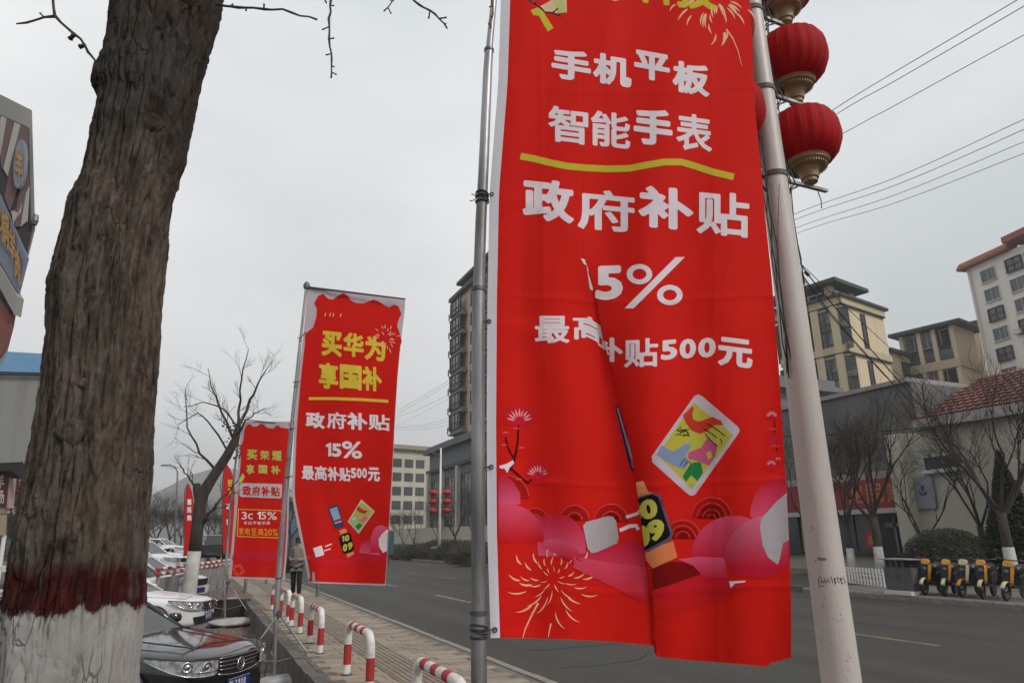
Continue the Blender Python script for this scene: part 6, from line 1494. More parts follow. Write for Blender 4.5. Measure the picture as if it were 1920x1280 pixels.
for k in range(6):
    for j in range(6):
        s_ = W_-2.4-j*2.78*1.0
        if s_ > 1: put(wa, 'window', rA, p0+ux*s_+Z0*(zt-3.7-k*2.95)+nn*.03, ux, nn)
q = MB(); q.prism([Vector((v.x, v.y, zt-6)) for v in (p1+ux*.2, p1+ux*6, p1+ux*6-nn*9, p1+ux*.2-nn*9)], (0, 0, .8)); q.prism([Vector((v.x, v.y, -.4)) for v in (p1+ux*.2, p1+ux*5, p1+ux*5-nn*9, p1+ux*.2-nn*9)], (0, 0, zt-5.6)); local(q.build('stair_wing', greyc), rA)
# low cream wall behind the hedge
q = MB(); a = at(700, 980, 88); b2 = at(1000, 985, 62); q.prism([Vector((a.x, a.y, -.1)), Vector((b2.x, b2.y, -.1)), Vector((b2.x, b2.y, 2.9)), Vector((a.x, a.y, 2.9))], -facing(a, (b2-a).normalized())*.3); thing1(q, 'yard_wall', cream, 'long low cream wall behind the hedge and far trees', 'wall')

# --- shops on the right side of the street
XG = 28.2; yA = gx(1500, 750, XG).y+8; yB = gx(1707, 719, XG).y; zG = gx(1650, 728, XG).z
sg = empty('shop_building', (XG, yB, 0), 0, 'dark grey two-storey shop building with a red sign, behind the bare trees', 'building')
q = MB(); q.bb((XG, yB, 4.1), (XG+9, yA, zG)); local(q.build('upper_wall', mat('slate_panel', (.095, .094, .094), .8, (.14, .138, .135), .6, stretch=(1, 1, .15))), sg)
q = MB(); q.bb((XG+.3, yB, -.1), (XG+9, yA, 4.1)); local(q.build('lower_wall', mat('shop_wall', (.34, .33, .26), .9)), sg)
q = MB(); q.bb((XG-.15, yB, zG), (XG+9, yA, zG+.2)); q.bb((XG-.25, yB, 4.0), (XG+.35, yA, 4.35)); local(q.build('ledge', mat('ledge_grey', (.28, .26, .24), .8)), sg)
y1_ = gx(1572, 930, XG-.6).y; y0_ = gx(1684, 930, XG-.6).y
q = MB(); q.bb((XG-.6, y0_, 2.72), (XG-.2, y1_+4, 4.0)); so = local(q.build('shop_sign', mat('sign_red', (.17, .010, .014), .5, (.24, .012, .016), 1)), sg)
q = MB(); q.bb((XG-.62, y0_, 2.50), (XG+.3, y1_+4, 2.715)); local(q.build('sign_base', mat('sign_white', (.36, .34, .32), .6)), sg)
q = MB(); text_mb(q, '便民超市', (XG-.615, y1_-.4, 2.95), (0, -1, 0), (0, 0, 1), 1.05, .85, .03)
so2 = local(q.build('sign_lettering', mat('sign_orange', (.42, .12, .03), .5)), sg)
wdw = win_mesh('shop_window', 2.0, 1.75, (0,), dframe, glass_bld, .12, True)
for y in (gx(1597, 990, XG).y, gx(1597, 990, XG).y+4.4): put(wdw, 'shop_window', sg, Vector((XG+.26, y, .85)), Vector((0, 1, 0)), Vector((-1, 0, 0)))
ya = gx(1648, 1000, XG).y; yb = gx(1712, 1000, XG).y
q = MB(); q.bb((XG+.1, yb, 0), (XG+.4, ya, 2.35)); local(q.build('shop_door', mat('door_dark', (.012, .012, .016), .3)), sg)
q = MB(); q.bb((XG+.02, yb, 2.35), (XG+.4, ya, 2.5)); q.bb((XG+.02, (ya+yb)/2-.05, 0), (XG+.1, (ya+yb)/2+.05, 2.35)); q.bb((XG+.02, yb+.5, 1.9), (XG+.09, yb+1.3, 2.1)); local(q.build('door_frame', mat('frame_grey', (.14, .14, .15), .6)), sg)
q = MB(); y_ = gx(1626, 1002, XG).y; q.bb((XG+.2, y_-.28, 1.0), (XG+.3, y_+.28, 1.75)); local(q.build('red_notice', red_paint), sg)
q = MB(); text_mb(q, '福', (XG+.195, y_+.18, 1.15), (0, -1, 0), (0, 0, 1), .36, .42, .02); local(q.build('notice_lettering', mat('notice_gold', (.45, .26, .08), .5)), sg)
# cream house with red tile roof
XH = 27.6; yT = gx(1712, 760, XH).y-.1; zH = gx(1760, 790, XH).z
ch = empty('cream_house', (XH, yT, 0), 0, 'low cream building with a red tiled roof on the right behind the scooters', 'building')
q = MB(); q.bb((XH, -14, -.1), (XH+12, yT-.2, zH)); local(q.build('wall', mat('cream_stained', (.37, .36, .29), .9, (.48, .465, .39), .35, stretch=(1, 1, .3))), ch)
q = MB(); q.bb((XH-.5, -14.5, zH-.25), (XH+12, yT, zH+.15)); local(q.build('eave', mat('eave_white', (.34, .32, .31), .8)), ch)
q = MB(); q.bb((XH+5.2, -14, zH+.15), (XH+12, yT-.3, zH+2.5)); local(q.build('parapet', mat('parapet_grey', (.20, .20, .21), .8)), ch)
tiles = MB(); 
nt_ = int((yT+14)/.35); 
for k in range(nt_):
    y = -14+k*.35
    for j in range(10): tiles.add([(XH-.35+j*.5, y+.03, zH+.18+j*.22+.05), (XH-.35+j*.5, y+.17, zH+.23+j*.22+.05), (XH-.35+j*.5, y+.31, zH+.18+j*.22+.05), (XH+.2+j*.5, y+.03, zH+.38+j*.22), (XH+.2+j*.5, y+.17, zH+.45+j*.22), (XH+.2+j*.5, y+.31, zH+.38+j*.22)], [(0, 1, 4, 3), (1, 2, 5, 4), (0, 2, 1)])
tiles.prism([(XH-.3, -14, zH+.16), (XH+5, -14, zH+.16), (XH+5, -14, zH+2.5)], (0, yT+14, 0)); o = local(tiles.build('roof_tiles', redtile), ch); o['kind'] = 'stuff'
q = MB(); q.bb((XH+.02, yT-.3, -.1), (XH+.5, yT+1.5, zH-.3)); local(q.build('wall', mat('cream_stained', (.37, .36, .29), .9)), ch)
wl = win_mesh('upper_window', 1.6, .5, (0,), wframe, glass_bld, .1, True)
for y in range(-10, int(yT), 4): put(wl, 'upper_window', ch, Vector((XH-.02, y+.5, zH-1.9)), Vector((0, 1, 0)), Vector((-1, 0, 0)))
q = MB(); y_ = gx(1737, 935, XH).y; q.bb((XH-.12, y_-.45, 2.6), (XH-.02, y_+.45, 3.9)); o = local(q.build('wall_sign', mat('sign_pale', (.24, .25, .30), .6)), ch)
q = MB(); cc = Vector((XH-.14, y_, 3.3)); q.tube([cc+Vector((0, .13*math.cos(t), .13*math.sin(t))) for t in [R(180+k*15) for k in range(13)]], .03, 6); q.box(cc+Vector((0, 0, .15)), (.03, .1, .22)); local(q.build('sign_symbol', mat('sign_blue', (.03, .05, .16), .5)), ch)
q = MB(); y_ = gx(1725, 960, XH).y; q.bb((XH-.5, y_, -.1), (XH+.1, y_+.7, zH-.3)); local(q.build('pier', cream), ch)

# --- left side: restaurant sign building, grey hall with a blue roof edge, food stalls
def pane(name, pts, d, thick, m_, par): q = MB(); xm = min(p[0] for p in pts); ym = pts[0][1]; q.prism([at(x, y, d) for x, y in pts], (at(xm-60*thick, ym, d+thick)-at(xm, ym, d)) if thick > .5 else F0*thick); return local(q.build(name, m_), par)
DR = 14.
rs = empty('restaurant_building', tuple(Vector((at(-60, 900, DR+2).x, at(-60, 900, DR+2).y, -.4))), 0, 'grey-framed restaurant front with diagonal stripes and gold characters at the left edge', 'building')
gfr = mat('grey_frame', (.19, .19, .18), .8, (.23, .23, .22), .6)
pane('frame', [(-160, 120), (0, 177), (60, 207), (66, 430), (24, 600), (9, 672), (-160, 940)], DR, 2.5, gfr, rs)
pane('panel_back', [(-160, 160), (-2, 214), (51, 238), (56, 440), (46, 482), (10, 400), (-160, 250)], DR-.06, .05, mat('panel_dark', (.03, .026, .026), .8), rs)
mv = mat('mauve_stripe', (.115, .068, .068), .8); wv = mat('white_stripe', (.30, .29, .27), .8)
for k, pts in enumerate(([(2, 217), (12, 222), (0, 292), (0, 225)], [(27, 229), (38, 234), (14, 330), (6, 316)], [(38, 400), (42, 380), (25, 420), (21, 395)], [(49, 362), (54, 350), (50, 415), (38, 425)])):
    pane('stripe', pts, DR-.10, .03, wv, rs)
for pts in ([(13, 222), (26, 228), (4, 318), (0, 300)], [(39, 234), (50, 239), (52, 300), (18, 395), (8, 370), (15, 335)], [(50, 310), (53, 345), (36, 425), (27, 425), (32, 380)]): pane('stripe', pts, DR-.095, .03, mv, rs)
pane('oval_plaque', [(36+11*math.cos(R(k*20))+0, 307+44*math.sin(R(k*20))+(-14*math.cos(R(k*20)))) for k in range(18)], DR-.2, .1, mat('plaque_blue', (.15, .17, .21), .6), rs)
gl = mat('gold_letter', (.34, .19, .05), .45, (.22, .12, .03), 12)
def gch(ch, x0, y0, x1, y1, sk_, par, d=DR-.24, th=.06):
    vs, fs = glyph(ch, .04); q = MB(); pts = [at(lerp(x0, x1, u), lerp(y1, y0, v)+sk_*(u-.5), d) for u, v in vs]; n_ = len(pts); q.add(pts+[p+F0*th for p in pts], fs+[tuple(i+n_ for i in reversed(f)) for f in fs]); local(q.build('gold_character', gl), par)
gch('羊', 29, 280, 43, 338, 8, rs)
pane('sign_band', [(-160, 60), (0, 368), (50, 482), (33, 548), (0, 492), (-160, 250)], DR-.14, .08, mat('band_blue', (.13, .145, .19), .7), rs)
for ch, x0, y0, x1, y1 in (('火', -14, 372, 2, 428), ('锅', 2, 398, 17, 462), ('羊', 17, 432, 29, 492), ('肉', 28, 468, 38, 528)): gch(ch, x0, y0, x1, y1, 18, rs, DR-.2)
pane('frame_rail', [(-160, 262), (0, 500), (33, 556), (27, 590), (0, 540), (-160, 300)], DR-.2, .2, gfr, rs)
pane('photo_panel', [(-160, 320), (0, 560), (12, 572), (24, 586), (20, 610), (8, 655), (0, 668), (-160, 780)], DR-.05, .1, mat('food_photo', (.20, .05, .035), .6, (.10, .05, .04), 1.6), rs)
pane('dark_gap', [(0, 530), (22, 572), (20, 590), (8, 572), (0, 560)], DR-.08, .1, mat('panel_dark', (.03, .026, .026), .8), rs)
q = MB(); q.lathe(at(64, 422, DR-.1), [(.05, 0), (.07, .1), (.05, .25)], 8); local(q.build('lamp_fitting', dsteel), rs)
DH = 34.
hall = empty('grey_hall', tuple(Vector((at(60, 1000, DH).x, at(60, 1000, DH).y, -.4))), 0, 'plain grey concrete hall with a bright blue roof edge behind the foreground tree', 'building')
hw = bpy.data.materials.new('stained_wall'); 
hm = mat('stained_concrete', (.235, .235, .225), .9, (.16, .155, .145), 1.1, stretch=(1.5, 1.5, .08), thr=(.52, .75))
a = at(-120, 694, DH); b2 = at(190, 702, DH); q = MB(); q.prism([Vector((a.x, a.y, -.4)), Vector((b2.x, b2.y, -.4)), b2, a], F0*9-R0*9); local(q.build('wall', hm), hall)
a2 = at(-120, 652, DH); b3 = at(190, 670, DH); q = MB(); q.prism([a, b2, b3, a2][0:4], F0*8.8-R0*8.8); o = local(q.build('blue_fascia', mat('blue_sheet', (.13, .28, .47), .6, (.15, .31, .50), .5)), hall); o.location -= F0*.12
q = MB(); a = at(-120, 698, DH-.15); b2 = at(190, 705, DH-.15); q.tube([a, b2], .06, 6); local(q.build('gutter', dframe), hall)
pane('vent', [(62, 832), (72, 830), (70, 870), (60, 874)], DH-.1, .3, mat('vent_grey', (.09, .09, .085), .8), hall)
DS = 22.
st1 = empty('food_stall', tuple(Vector((at(10, 1060, DS).x, at(10, 1060, DS).y, -.4))), 0, 'food stall with a dark awning and dark red sign at the left edge', 'stall')
pane('awning', [(-80, 862), (0, 867), (42, 864), (54, 893), (40, 897), (22, 882), (-80, 884)], DS-.5, 1.2, mat('awning_dark', (.025, .022, .022), .7), st1); pane('awning_edge', [(-80, 858), (2, 862), (41, 863), (41, 866), (0, 867.5), (-80, 863)], DS-.52, 1.2, mat('awning_grey', (.25, .25, .25), .7), st1)
pane('side_sign', [(-80, 884), (18, 886), (13, 948), (-80, 950)], DS-.2, .2, mat('maroon', (.09, .008, .012), .6), st1)
q = MB()
for ch, x0, y0, x1, y1 in (('羊', -6, 888, 8, 914), ('汤', -6, 918, 8, 944)):
    vs, fs = glyph(ch, .03); q.add([at(lerp(x0, x1, u), lerp(y1, y0, v), DS-.22) for u, v in vs], fs)
local(q.build('sign_lettering', mat('sign_white2', (.4, .39, .38), .6)), st1)
pane('sign_edge', [(18, 886), (21, 886), (15, 952), (12, 950)], DS-.22, .25, mat('edge_pink', (.30, .22, .21), .7), st1); pane('counter_front', [(-80, 950), (14, 952), (11, 1003), (-80, 1003)], DS-.1, .6, mat('counter_cream', (.33, .26, .17), .8), st1)
pane('counter_stripe', [(-80, 950), (15, 952), (14, 962), (-80, 961)], DS-.13, .1, mat('edge_pink', (.30, .22, .21), .7), st1)
q = MB(); q.tube([at(8, 1003, DS), Vector((at(4, 1060, DS).x, at(4, 1060, DS).y, -.4))], .06, 8); q.tube([at(-60, 1003, DS), Vector((at(-60, 1060, DS).x, at(-60, 1060, DS).y, -.4))], .06, 8); local(q.build('stall_post', white_paint), st1)
DS = 27.
st2 = empty('snack_shop', tuple(Vector((at(60, 1050, DS).x, at(60, 1050, DS).y, -.4))), 0, 'dim snack shop front with a maroon signboard, squeezed between the stall and the big trunk', 'shop')
pane('wall', [(-60, 880), (190, 884), (190, 1052), (-60, 1052)], DS, 3, mat('shop_dark', (.055, .048, .040), .9, (.085, .075, .065), 1), st2)
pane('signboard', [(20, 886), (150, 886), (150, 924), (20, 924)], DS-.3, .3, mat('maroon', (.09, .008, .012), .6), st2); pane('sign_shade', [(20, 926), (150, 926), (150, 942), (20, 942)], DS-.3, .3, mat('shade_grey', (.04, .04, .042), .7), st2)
q = MB()
for ch, x0, y0, x1, y1 in (('烤', 36, 896, 56, 908), ('烧', 60, 896, 76, 908), ('石', 22, 950, 32, 963), ('锅', 34, 950, 46, 963)):
    vs, fs = glyph(ch, .03); q.add([at(lerp(x0, x1, u), lerp(y1, y0, v), DS-.32 if y0 < 920 else DS-.1) for u, v in vs], fs)
local(q.build('sign_lettering', mat('sign_white2', (.4, .39, .38), .6)), st2)
pane('window', [(12, 1010), (150, 1012), (150, 1040), (10, 1040)], DS-.05, .1, glass_bld, st2); pane('window', [(16, 968), (150, 970), (150, 1004), (16, 1004)], DS-.05, .1, mat('door_dark', (.012, .012, .016), .3), st2)
q = MB(); a = at(-40, 1053, 20); b2 = at(60, 1053, 20); q.prism([Vector((a.x, a.y, .95)), Vector((b2.x, b2.y, .95)), Vector((b2.x, b2.y, 1.10)), Vector((a.x, a.y, 1.10))], F0*.5)
for t_ in (.2, .8):
    p = a.lerp(b2, t_); q.box((p.x, p.y, .27), (.2, .2, 1.36))
thing1(q, 'white_counter', white_paint, 'white ledge in front of the snack shop at the left edge', 'counter')

# --- far distance on the left
q = MB(); vs = []; N_ = 60
for i in range(N_+1):
    x = lerp(-300, 1100, i/N_); d_ = 950; top = at(x, 1013-(62+26*noise.noise(Vector((x*.006, 1, 0)))+5*noise.noise(Vector((x*.05, 2, 0))))*(1.0+.9*math.exp(-((x-390)/150.)**2)), d_)
    vs += [Vector((top.x, top.y, -2)), top, top+F0*220+Z0*(-40)]
q.add(vs, [(i*3, i*3+3, i*3+4, i*3+1) for i in range(N_)]+[(i*3+1, i*3+4, i*3+5, i*3+2) for i in range(N_)])
tag(q.build('hills', mat('hill_ground', (.10, .10, .085), .95, (.15, .14, .12), .02), smooth=True), kind='structure')
for (x0, x1, y0, d_, col, lbl, nm) in ((255, 335, 962, 120, (.40, .40, .40), 'long pale low building beyond the parking lot', 'low_building'), (352, 430, 970, 140, (.30, .30, .29), 'pale grey low shed behind the leaning tree', 'shed'), (500, 560, 940, 90, (.10, .15, .18), 'blue-grey kiosk between the middle mast and its banner', 'kiosk')):
    a = at(x0, y0, d_); b2 = at(x1, y0+1, d_); rt = empty(nm, tuple(Vector((a.x, a.y, -.4))), 0, lbl, 'building'); q = MB(); q.prism([Vector((a.x, a.y, -.4)), Vector((b2.x, b2.y, -.4)), b2, a], F0*12); local(q.build('wall', mat('far_'+nm, col, .9, tuple(v*.8 for v in col), .2)), rt)
    q = MB(); q.prism([a-R0*.8-F0*.8, b2+R0*.8-F0*.8, b2+R0*.8-F0*.8+Z0*.6, a-R0*.8-F0*.8+Z0*.6], F0*13); local(q.build('roof', mat('far_roof', (.16, .16, .17), .8)), rt)
    W_ = (b2-a).length; uu = (b2-a).normalized(); wmm = win_mesh('window', 2.0, 1.5, (0,), dframe, glass_bld, .1)
    for k in range(int(W_/4.5)): put(wmm, 'window', rt, Vector((a.x, a.y, max(.8, a.z-2.6)))+Vector((uu.x, uu.y, 0)).normalized()*(2.2+4.5*k)-F0*.05, uu, -F0)
# teal sign by the far hedge
p = gz(730, 1046, 0); p = at(729, 1030, 52); p.z = 0; sgn = empty('teal_sign', tuple(p), 0, 'small teal notice board beside the right edge of the middle banner', 'sign')
q = MB(); q.box(p+Z0*1.5, (.7, .08, 1.6), -.4); local(q.build('board', mat('teal', (.02, .09, .10), .6)), sgn); q = MB(); q.box(p+Z0*.35, (.08, .06, .7), -.4); local(q.build('post', dsteel), sgn)
# trash bin by the distant lamp
p = at(790, 1048, 61); p.z = 0; p.x = max(p.x, 19); q = MB(); q.lathe(p, [(.36, 0), (.40, .1), (.42, .85), (.46, .9), (.40, 1.0), (.2, 1.1)], 16); thing1(q, 'litter_bin', mat('bin_grey', (.08, .10, .10), .6), 'grey-green litter bin left of the distant lamp pole', 'bin', smooth=True, auto=40)

# ================================================================ TREES
bark2 = mat('grey_bark', (.026, .020, .016), .95, (.055, .044, .036), 12, bump=.5, bscale=30, stretch=(1, 1, .3))
tw_m = mat('far_twigs', (.024, .018, .014), .95, (.045, .035, .028), 3)
def grow(lm, tm, p, d, L_, r_, lev, rn, droop=.0):
    n_ = 4; pts = [p]; dd = d.copy()
    for i in range(n_):
        dd = (dd+Vector((rn.uniform(-1, 1), rn.uniform(-1, 1), rn.uniform(-.5, .9)))*.16).normalized(); pts.append(pts[-1]+dd*L_/n_)
    (lm if lev > 2 else tm).tube(pts, [r_, r_*.88, r_*.76, r_*.66, r_*.55], 7 if lev > 3 else (5 if lev > 2 else 3), cap=False)
    if lev == 0: return
    kids = 3 if lev > 3 else rn.choice((3, 5)) if lev > 1 else rn.choice((3, 5))
    for k in range(kids):
        t = rn.uniform(.35, 1) if k else 1.; i = min(n_-1, int(t*n_)); q = pts[i].lerp(pts[i+1], t*n_-i) if t < 1 else pts[-1]
        ax = dd.orthogonal(); ax.rotate(Matrix.Rotation(rn.uniform(0, 6.28), 3, dd)); nd = (dd*rn.uniform(.75, 1.1)+ax.normalized()*rn.uniform(.35, .8)+Z0*.18).normalized()
        grow(lm, tm, q, nd, L_*rn.uniform(.58, .82), r_*rn.uniform(.42, .58), lev-1, rn)
def bare_tree(seed, h, r_, lev, white=1.1, mains=4, lean=(0, 0), forkh=.28):
    rn = random.Random(seed); root = empty('bare_tree', (0, 0, 0)); lm, tm = MB(), MB()
    H = h*forkh; tp = [Vector((lean[0]*t*H, lean[1]*t*H, t*H-.05)) for t in (0, .35, .7, 1)]
    q = MB(); q.tube(tp, [r_*1.25, r_, r_*.92, r_*.88], 12); q.build('trunk', bark2, root, smooth=True)
    if white: w = MB(); w.tube([tp[0], tp[0].lerp(tp[3], min(1, white/H))], [r_*1.27+.004, r_*.98+.008], 12); w.build('whitewash', mat('whitewash', (.42, .41, .39), .9, (.33, .31, .29), 6), root, smooth=True)
    for k in range(mains):
        a = k*6.283/mains+rn.uniform(-.5, .5); d = Vector((math.cos(a)*rn.uniform(.35, .75), math.sin(a)*rn.uniform(.35, .75), 1)).normalized(); grow(lm, tm, tp[3]-Z0*rn.uniform(0, .15*H), d, h*.25, r_*.44, lev, rn)
    lm.build('limbs', bark2, root, smooth=True); to_ = tm.build('twigs', tw_m, root, smooth=True); to_['kind'] = 'stuff'; return root
protos = [bare_tree(21, 6.6, .11, 4), bare_tree(22, 7.3, .13, 4, mains=5), bare_tree(23, 6.0, .09, 4, mains=3, forkh=.22)]
spots = [ # x px, base X, proto, scale, rot, label
 ((1648, 22.6), 1, 1.15, 0.3, 'big bare tree with many upright limbs in front of the grey shop'),
 ((1595, 22.2), 0, 1.10, 2.0, 'bare tree close behind the lamp pole, before the black shop window'),
 ((1738, 24.5), 2, 1.05, 1.1, 'slim forked bare tree in front of the cream wall and its small sign'),
 ((1893, 22.8), 1, 1.15, 4.0, 'large bare tree at the right edge behind the scooters'),
 ((1848, 25.6), 0, 1.05, 5.1, 'bare tree between the round hedge and the dark conifer'),
 ((1530, 23.0), 2, 1.2, 0.9, 'bare tree half hidden by the lamp pole and the banner edge'),
 ((853, 20.5), 1, 1.0, 1.9, 'bare tree with a whitewashed foot just right of the distant lamp'),
 ((890, 21.0), 0, 1.05, 3.0, 'bare tree behind the mast of the big banner'),
 ((822, 23.0), 0, .95, 5.0, 'bare tree right behind the distant lamp'),
 ((775, 22.2), 2, 1.15, .4, 'bare forked tree left of the litter bin'),
 ((745, 24.2), 1, .95, 2.7, 'bare tree next to the right edge of the middle banner'),
 ((755, 20.8), 2, 1.0, 3.9, 'farthest bare tree seen along the far pavement'),
 ((940, 21.5), 1, 1.05, 1.0, 'bare tree hidden behind the big banner, left one'), ((1100, 22.0), 0, 1.0, 4.4, 'bare tree hidden behind the big banner, right one')]
used = set()
for (px, X), pi, sc_, rot, lbl in spots:
    n_ = ray(px, 1040).cross(Z0); Y = ( EYE.dot(n_) - X*n_.x)/n_.y
    o = protos[pi] if pi not in used else copy_tree(protos[pi]); used.add(pi)
    o.location = (X, Y, -.02); o.rotation_euler = (0, 0, rot); o.scale = (sc_,)*3; tag(o, lbl, 'tree', 'bare trees along the far pavement')
# distant trees beyond the parking lot
far_p = bare_tree(31, 9, .16, 4, 0, 5)
fs_ = [(292, 75, 1., .2, 'bare roundish tree just right of the big trunk, beyond the cars'), (318, 95, 1.1, 1.2, 'hazy bare tree beside the distant lamp arm'), (270, 88, 1., 2.2, 'bare tree half behind the big trunk beyond the cars'), (395, 80, .9, 3.3, 'bare tree between the two narrow flags in the distance'), (410, 100, 1.1, 4.1, 'hazy bare tree left of the feather flag'), (340, 120, 1.2, 5.2, 'small hazy bare tree in the middle of the far lot'), (545, 60, 1., .9, 'bare tree seen past the person, behind the middle banner'), (590, 70, 1., 2.9, 'bare tree hidden behind the middle banner')]
for i, (px, d_, sc_, rot, lbl) in enumerate(fs_):
    p = at(px, 1010, d_); o = far_p if i == 0 else copy_tree(far_p); o.location = (p.x, p.y, -.45); o.scale = (sc_,)*3; o.rotation_euler = (0, 0, rot); tag(o, lbl, 'tree', 'bare trees beyond the parking lot')
# leaning tree by the barrier
DT = 19.5; P_ = lambda x, y, d=DT: at(x, y, d)
b0 = at(352, 1128, DT); lt_ = empty('leaning_tree', tuple(Vector((b0.x, b0.y, -.4))), 0, 'bare dark tree with a white-painted foot leaning right toward the third banner', 'tree')
q = MB(); q.tube([Vector((b0.x, b0.y, -.42)), P_(352, 1128), P_(358, 1080), P_(365, 1032)], [.24, .205, .185, .17], 14); local(q.build('whitewash', mat('whitewash', (.42, .41, .39), .9, (.33, .31, .29), 6), smooth=True), lt_)
q = MB(); q.tube([P_(365, 1033), P_(370, 990), P_(374, 955), P_(380, 925), P_(400, 893), P_(425, 855), P_(441, 825), P_(447, 800)], [.172, .165, .17, .17, .14, .13, .115, .10], 12); q.tube([P_(374, 940), P_(369, 920), P_(369, 906)], [.12, .10, .095], 8); local(q.build('trunk', bark2, smooth=True), lt_)
lm, tm = MB(), MB(); rn = random.Random(77)
limbs = [([(443, 822), (449, 770), (452, 710), (466, 655)], .05, 3), ([(446, 805), (470, 750), (485, 715), (508, 680)], .055, 3), ([(441, 828), (425, 790), (402, 740), (390, 690)], .045, 3), ([(430, 850), (400, 800), (372, 772), (335, 795)], .03, 3), ([(408, 885), (375, 850), (352, 800), (348, 728)], .045, 2),
         ([(380, 930), (360, 905), (345, 885), (338, 872)], .04, 2), ([(376, 985), (400, 955), (425, 925), (448, 900)], .05, 2), ([(447, 803), (420, 765), (380, 755), (345, 762)], .03, 3), ([(447, 810), (460, 790), (478, 775), (500, 765)], .035, 3)]
for pts, r_, lev in limbs:
    W3 = [at(x, y, DT+rn.uniform(-.6, .6) if i else DT) for i, (x, y) in enumerate(pts)]; fine = []
    for i in range(len(W3)-1):
        for t in (0, .33, .66): fine.append(W3[i].lerp(W3[i+1], t)+Vector((rn.uniform(-1, 1), rn.uniform(-1, 1), rn.uniform(-1, 1)))*.03)
    fine.append(W3[-1]); n_ = len(fine); lm.tube(fine, [lerp(r_, .01, i/(n_-1)) for i in range(n_)], 6)
    for i in range(2, n_):
        dd = (fine[i]-fine[i-1]).normalized()
        if rn.random() < .35: continue
        for _ in range(1):
            ax = dd.orthogonal(); ax.rotate(Matrix.Rotation(rn.uniform(0, 6.28), 3, dd)); grow(lm, tm, fine[i], (dd*.8+ax.normalized()*.8+Z0*.2).normalized(), rn.uniform(.25, .6), max(.007, lerp(r_, .01, i/n_)*.4), 2 if lev == 3 else 1, rn)
local(lm.build('limbs', bark2, smooth=True), lt_); local(tm.build('twigs', tw_m, smooth=True), lt_)['kind'] = 'stuff'
# dried leaf clusters on the leaning tree
q = MB()
for k in range(60):
    i = rn.random(); c_ = at(lerp(418, 452, rn.random()), lerp(790, 860, i), DT+rn.uniform(-.2, .2)); a_ = Vector((rn.uniform(-1, 1), rn.uniform(-1, 1), rn.uniform(-1, 1))).normalized()*.05; b_ = a_.orthogonal().normalized()*.045; q.add([c_-a_, c_+b_, c_+a_, c_-b_], [(0, 1, 2, 3)])
o = local(q.build('dry_leaves', mat('dry_leaf', (.05, .03, .018), .9)), lt_); o['kind'] = 'stuff'

def shrub(name, label, c_, rx, ry, rz, n_, m_, group=None, seed=1, leaf=.05, cone=False):
    rn = random.Random(seed); b = MB(); vs = []; NU, NV = 28, 12
    for j in range(NV+1):
        f = math.pi/2*j/NV
        for i in range(NU):
            a = 2*math.pi*i/NU; rr = (math.cos(f)**.8) if not cone else (1-j/NV*.97); z = math.sin(f) if not cone else j/NV
            h = .90+.08*noise.noise(Vector((math.cos(a)*2.5*rr+seed, math.sin(a)*2.5*rr, z*3))); vs.append((c_[0]+rx*rr*h*math.cos(a), c_[1]+ry*rr*h*math.sin(a), c_[2]+rz*z*h))
    b.add(vs, [(j*NU+i, j*NU+(i+1) % NU, (j+1)*NU+(i+1) % NU, (j+1)*NU+i) for j in range(NV) for i in range(NU)])
    for k in range(n_):
        u = rn.random(); a = rn.uniform(0, 6.283); f = math.asin(u) if not cone else 0; z = u; rr = math.cos(f)**.8 if not cone else (1-u*.97); s_ = rn.uniform(.88, 1.04)+.06*noise.noise(Vector((math.cos(a)*2.5*rr+seed, math.sin(a)*2.5*rr, z*3)))
        p = Vector((c_[0]+rx*rr*s_*math.cos(a), c_[1]+ry*rr*s_*math.sin(a), c_[2]+rz*z*s_)); t1 = Vector((rn.uniform(-1, 1), rn.uniform(-1, 1), rn.uniform(-1, 1))).normalized()*leaf*rn.uniform(.6, 1.3); t2 = t1.orthogonal().normalized()*leaf*.5
        b.add([p-t1, p+t2, p+t1, p-t2], [(0, 1, 2, 3)])
    return thing1(b, name, m_, label, 'shrub' if not cone else 'tree', group)
hg = mat('hedge_leaves', (.018, .021, .012), .9, (.042, .040, .022), 6); cg = mat('conifer_leaves', (.014, .018, .011), .9, (.030, .034, .018), 5); pg = mat('purple_leaves', (.05, .028, .026), .9, (.075, .045, .03), 6)
p = gz(1780, 1090, 0); p = at(1780, 1050, 24.6); shrub('round_hedge', 'large round clipped evergreen shrub behind the scooters', (p.x, p.y, -.02), 1.5, 1.55, 1.75, 18000, hg, 'clipped shrubs behind the scooters', 1, .04)
p = at(1905, 1050, 24.5); shrub('round_hedge', 'low spreading evergreen shrub behind the two rightmost scooters', (p.x, p.y, -.02), 1.9, 1.6, 1.15, 14000, hg, 'clipped shrubs behind the scooters', 2, .04)
p = at(1700, 1040, 27.5); shrub('round_hedge', 'small dark shrub between the cabinet and the round clipped shrub', (p.x, p.y, -.02), .8, .8, .9, 5000, hg, 'clipped shrubs behind the scooters', 3, .04)
p = at(1912, 1040, 23.6); shrub('conifer', 'dark pointed conifer at the right picture edge', (p.x, p.y, -.02), 1.2, 1.2, 4.2, 16000, cg, None, 4, .08, True)
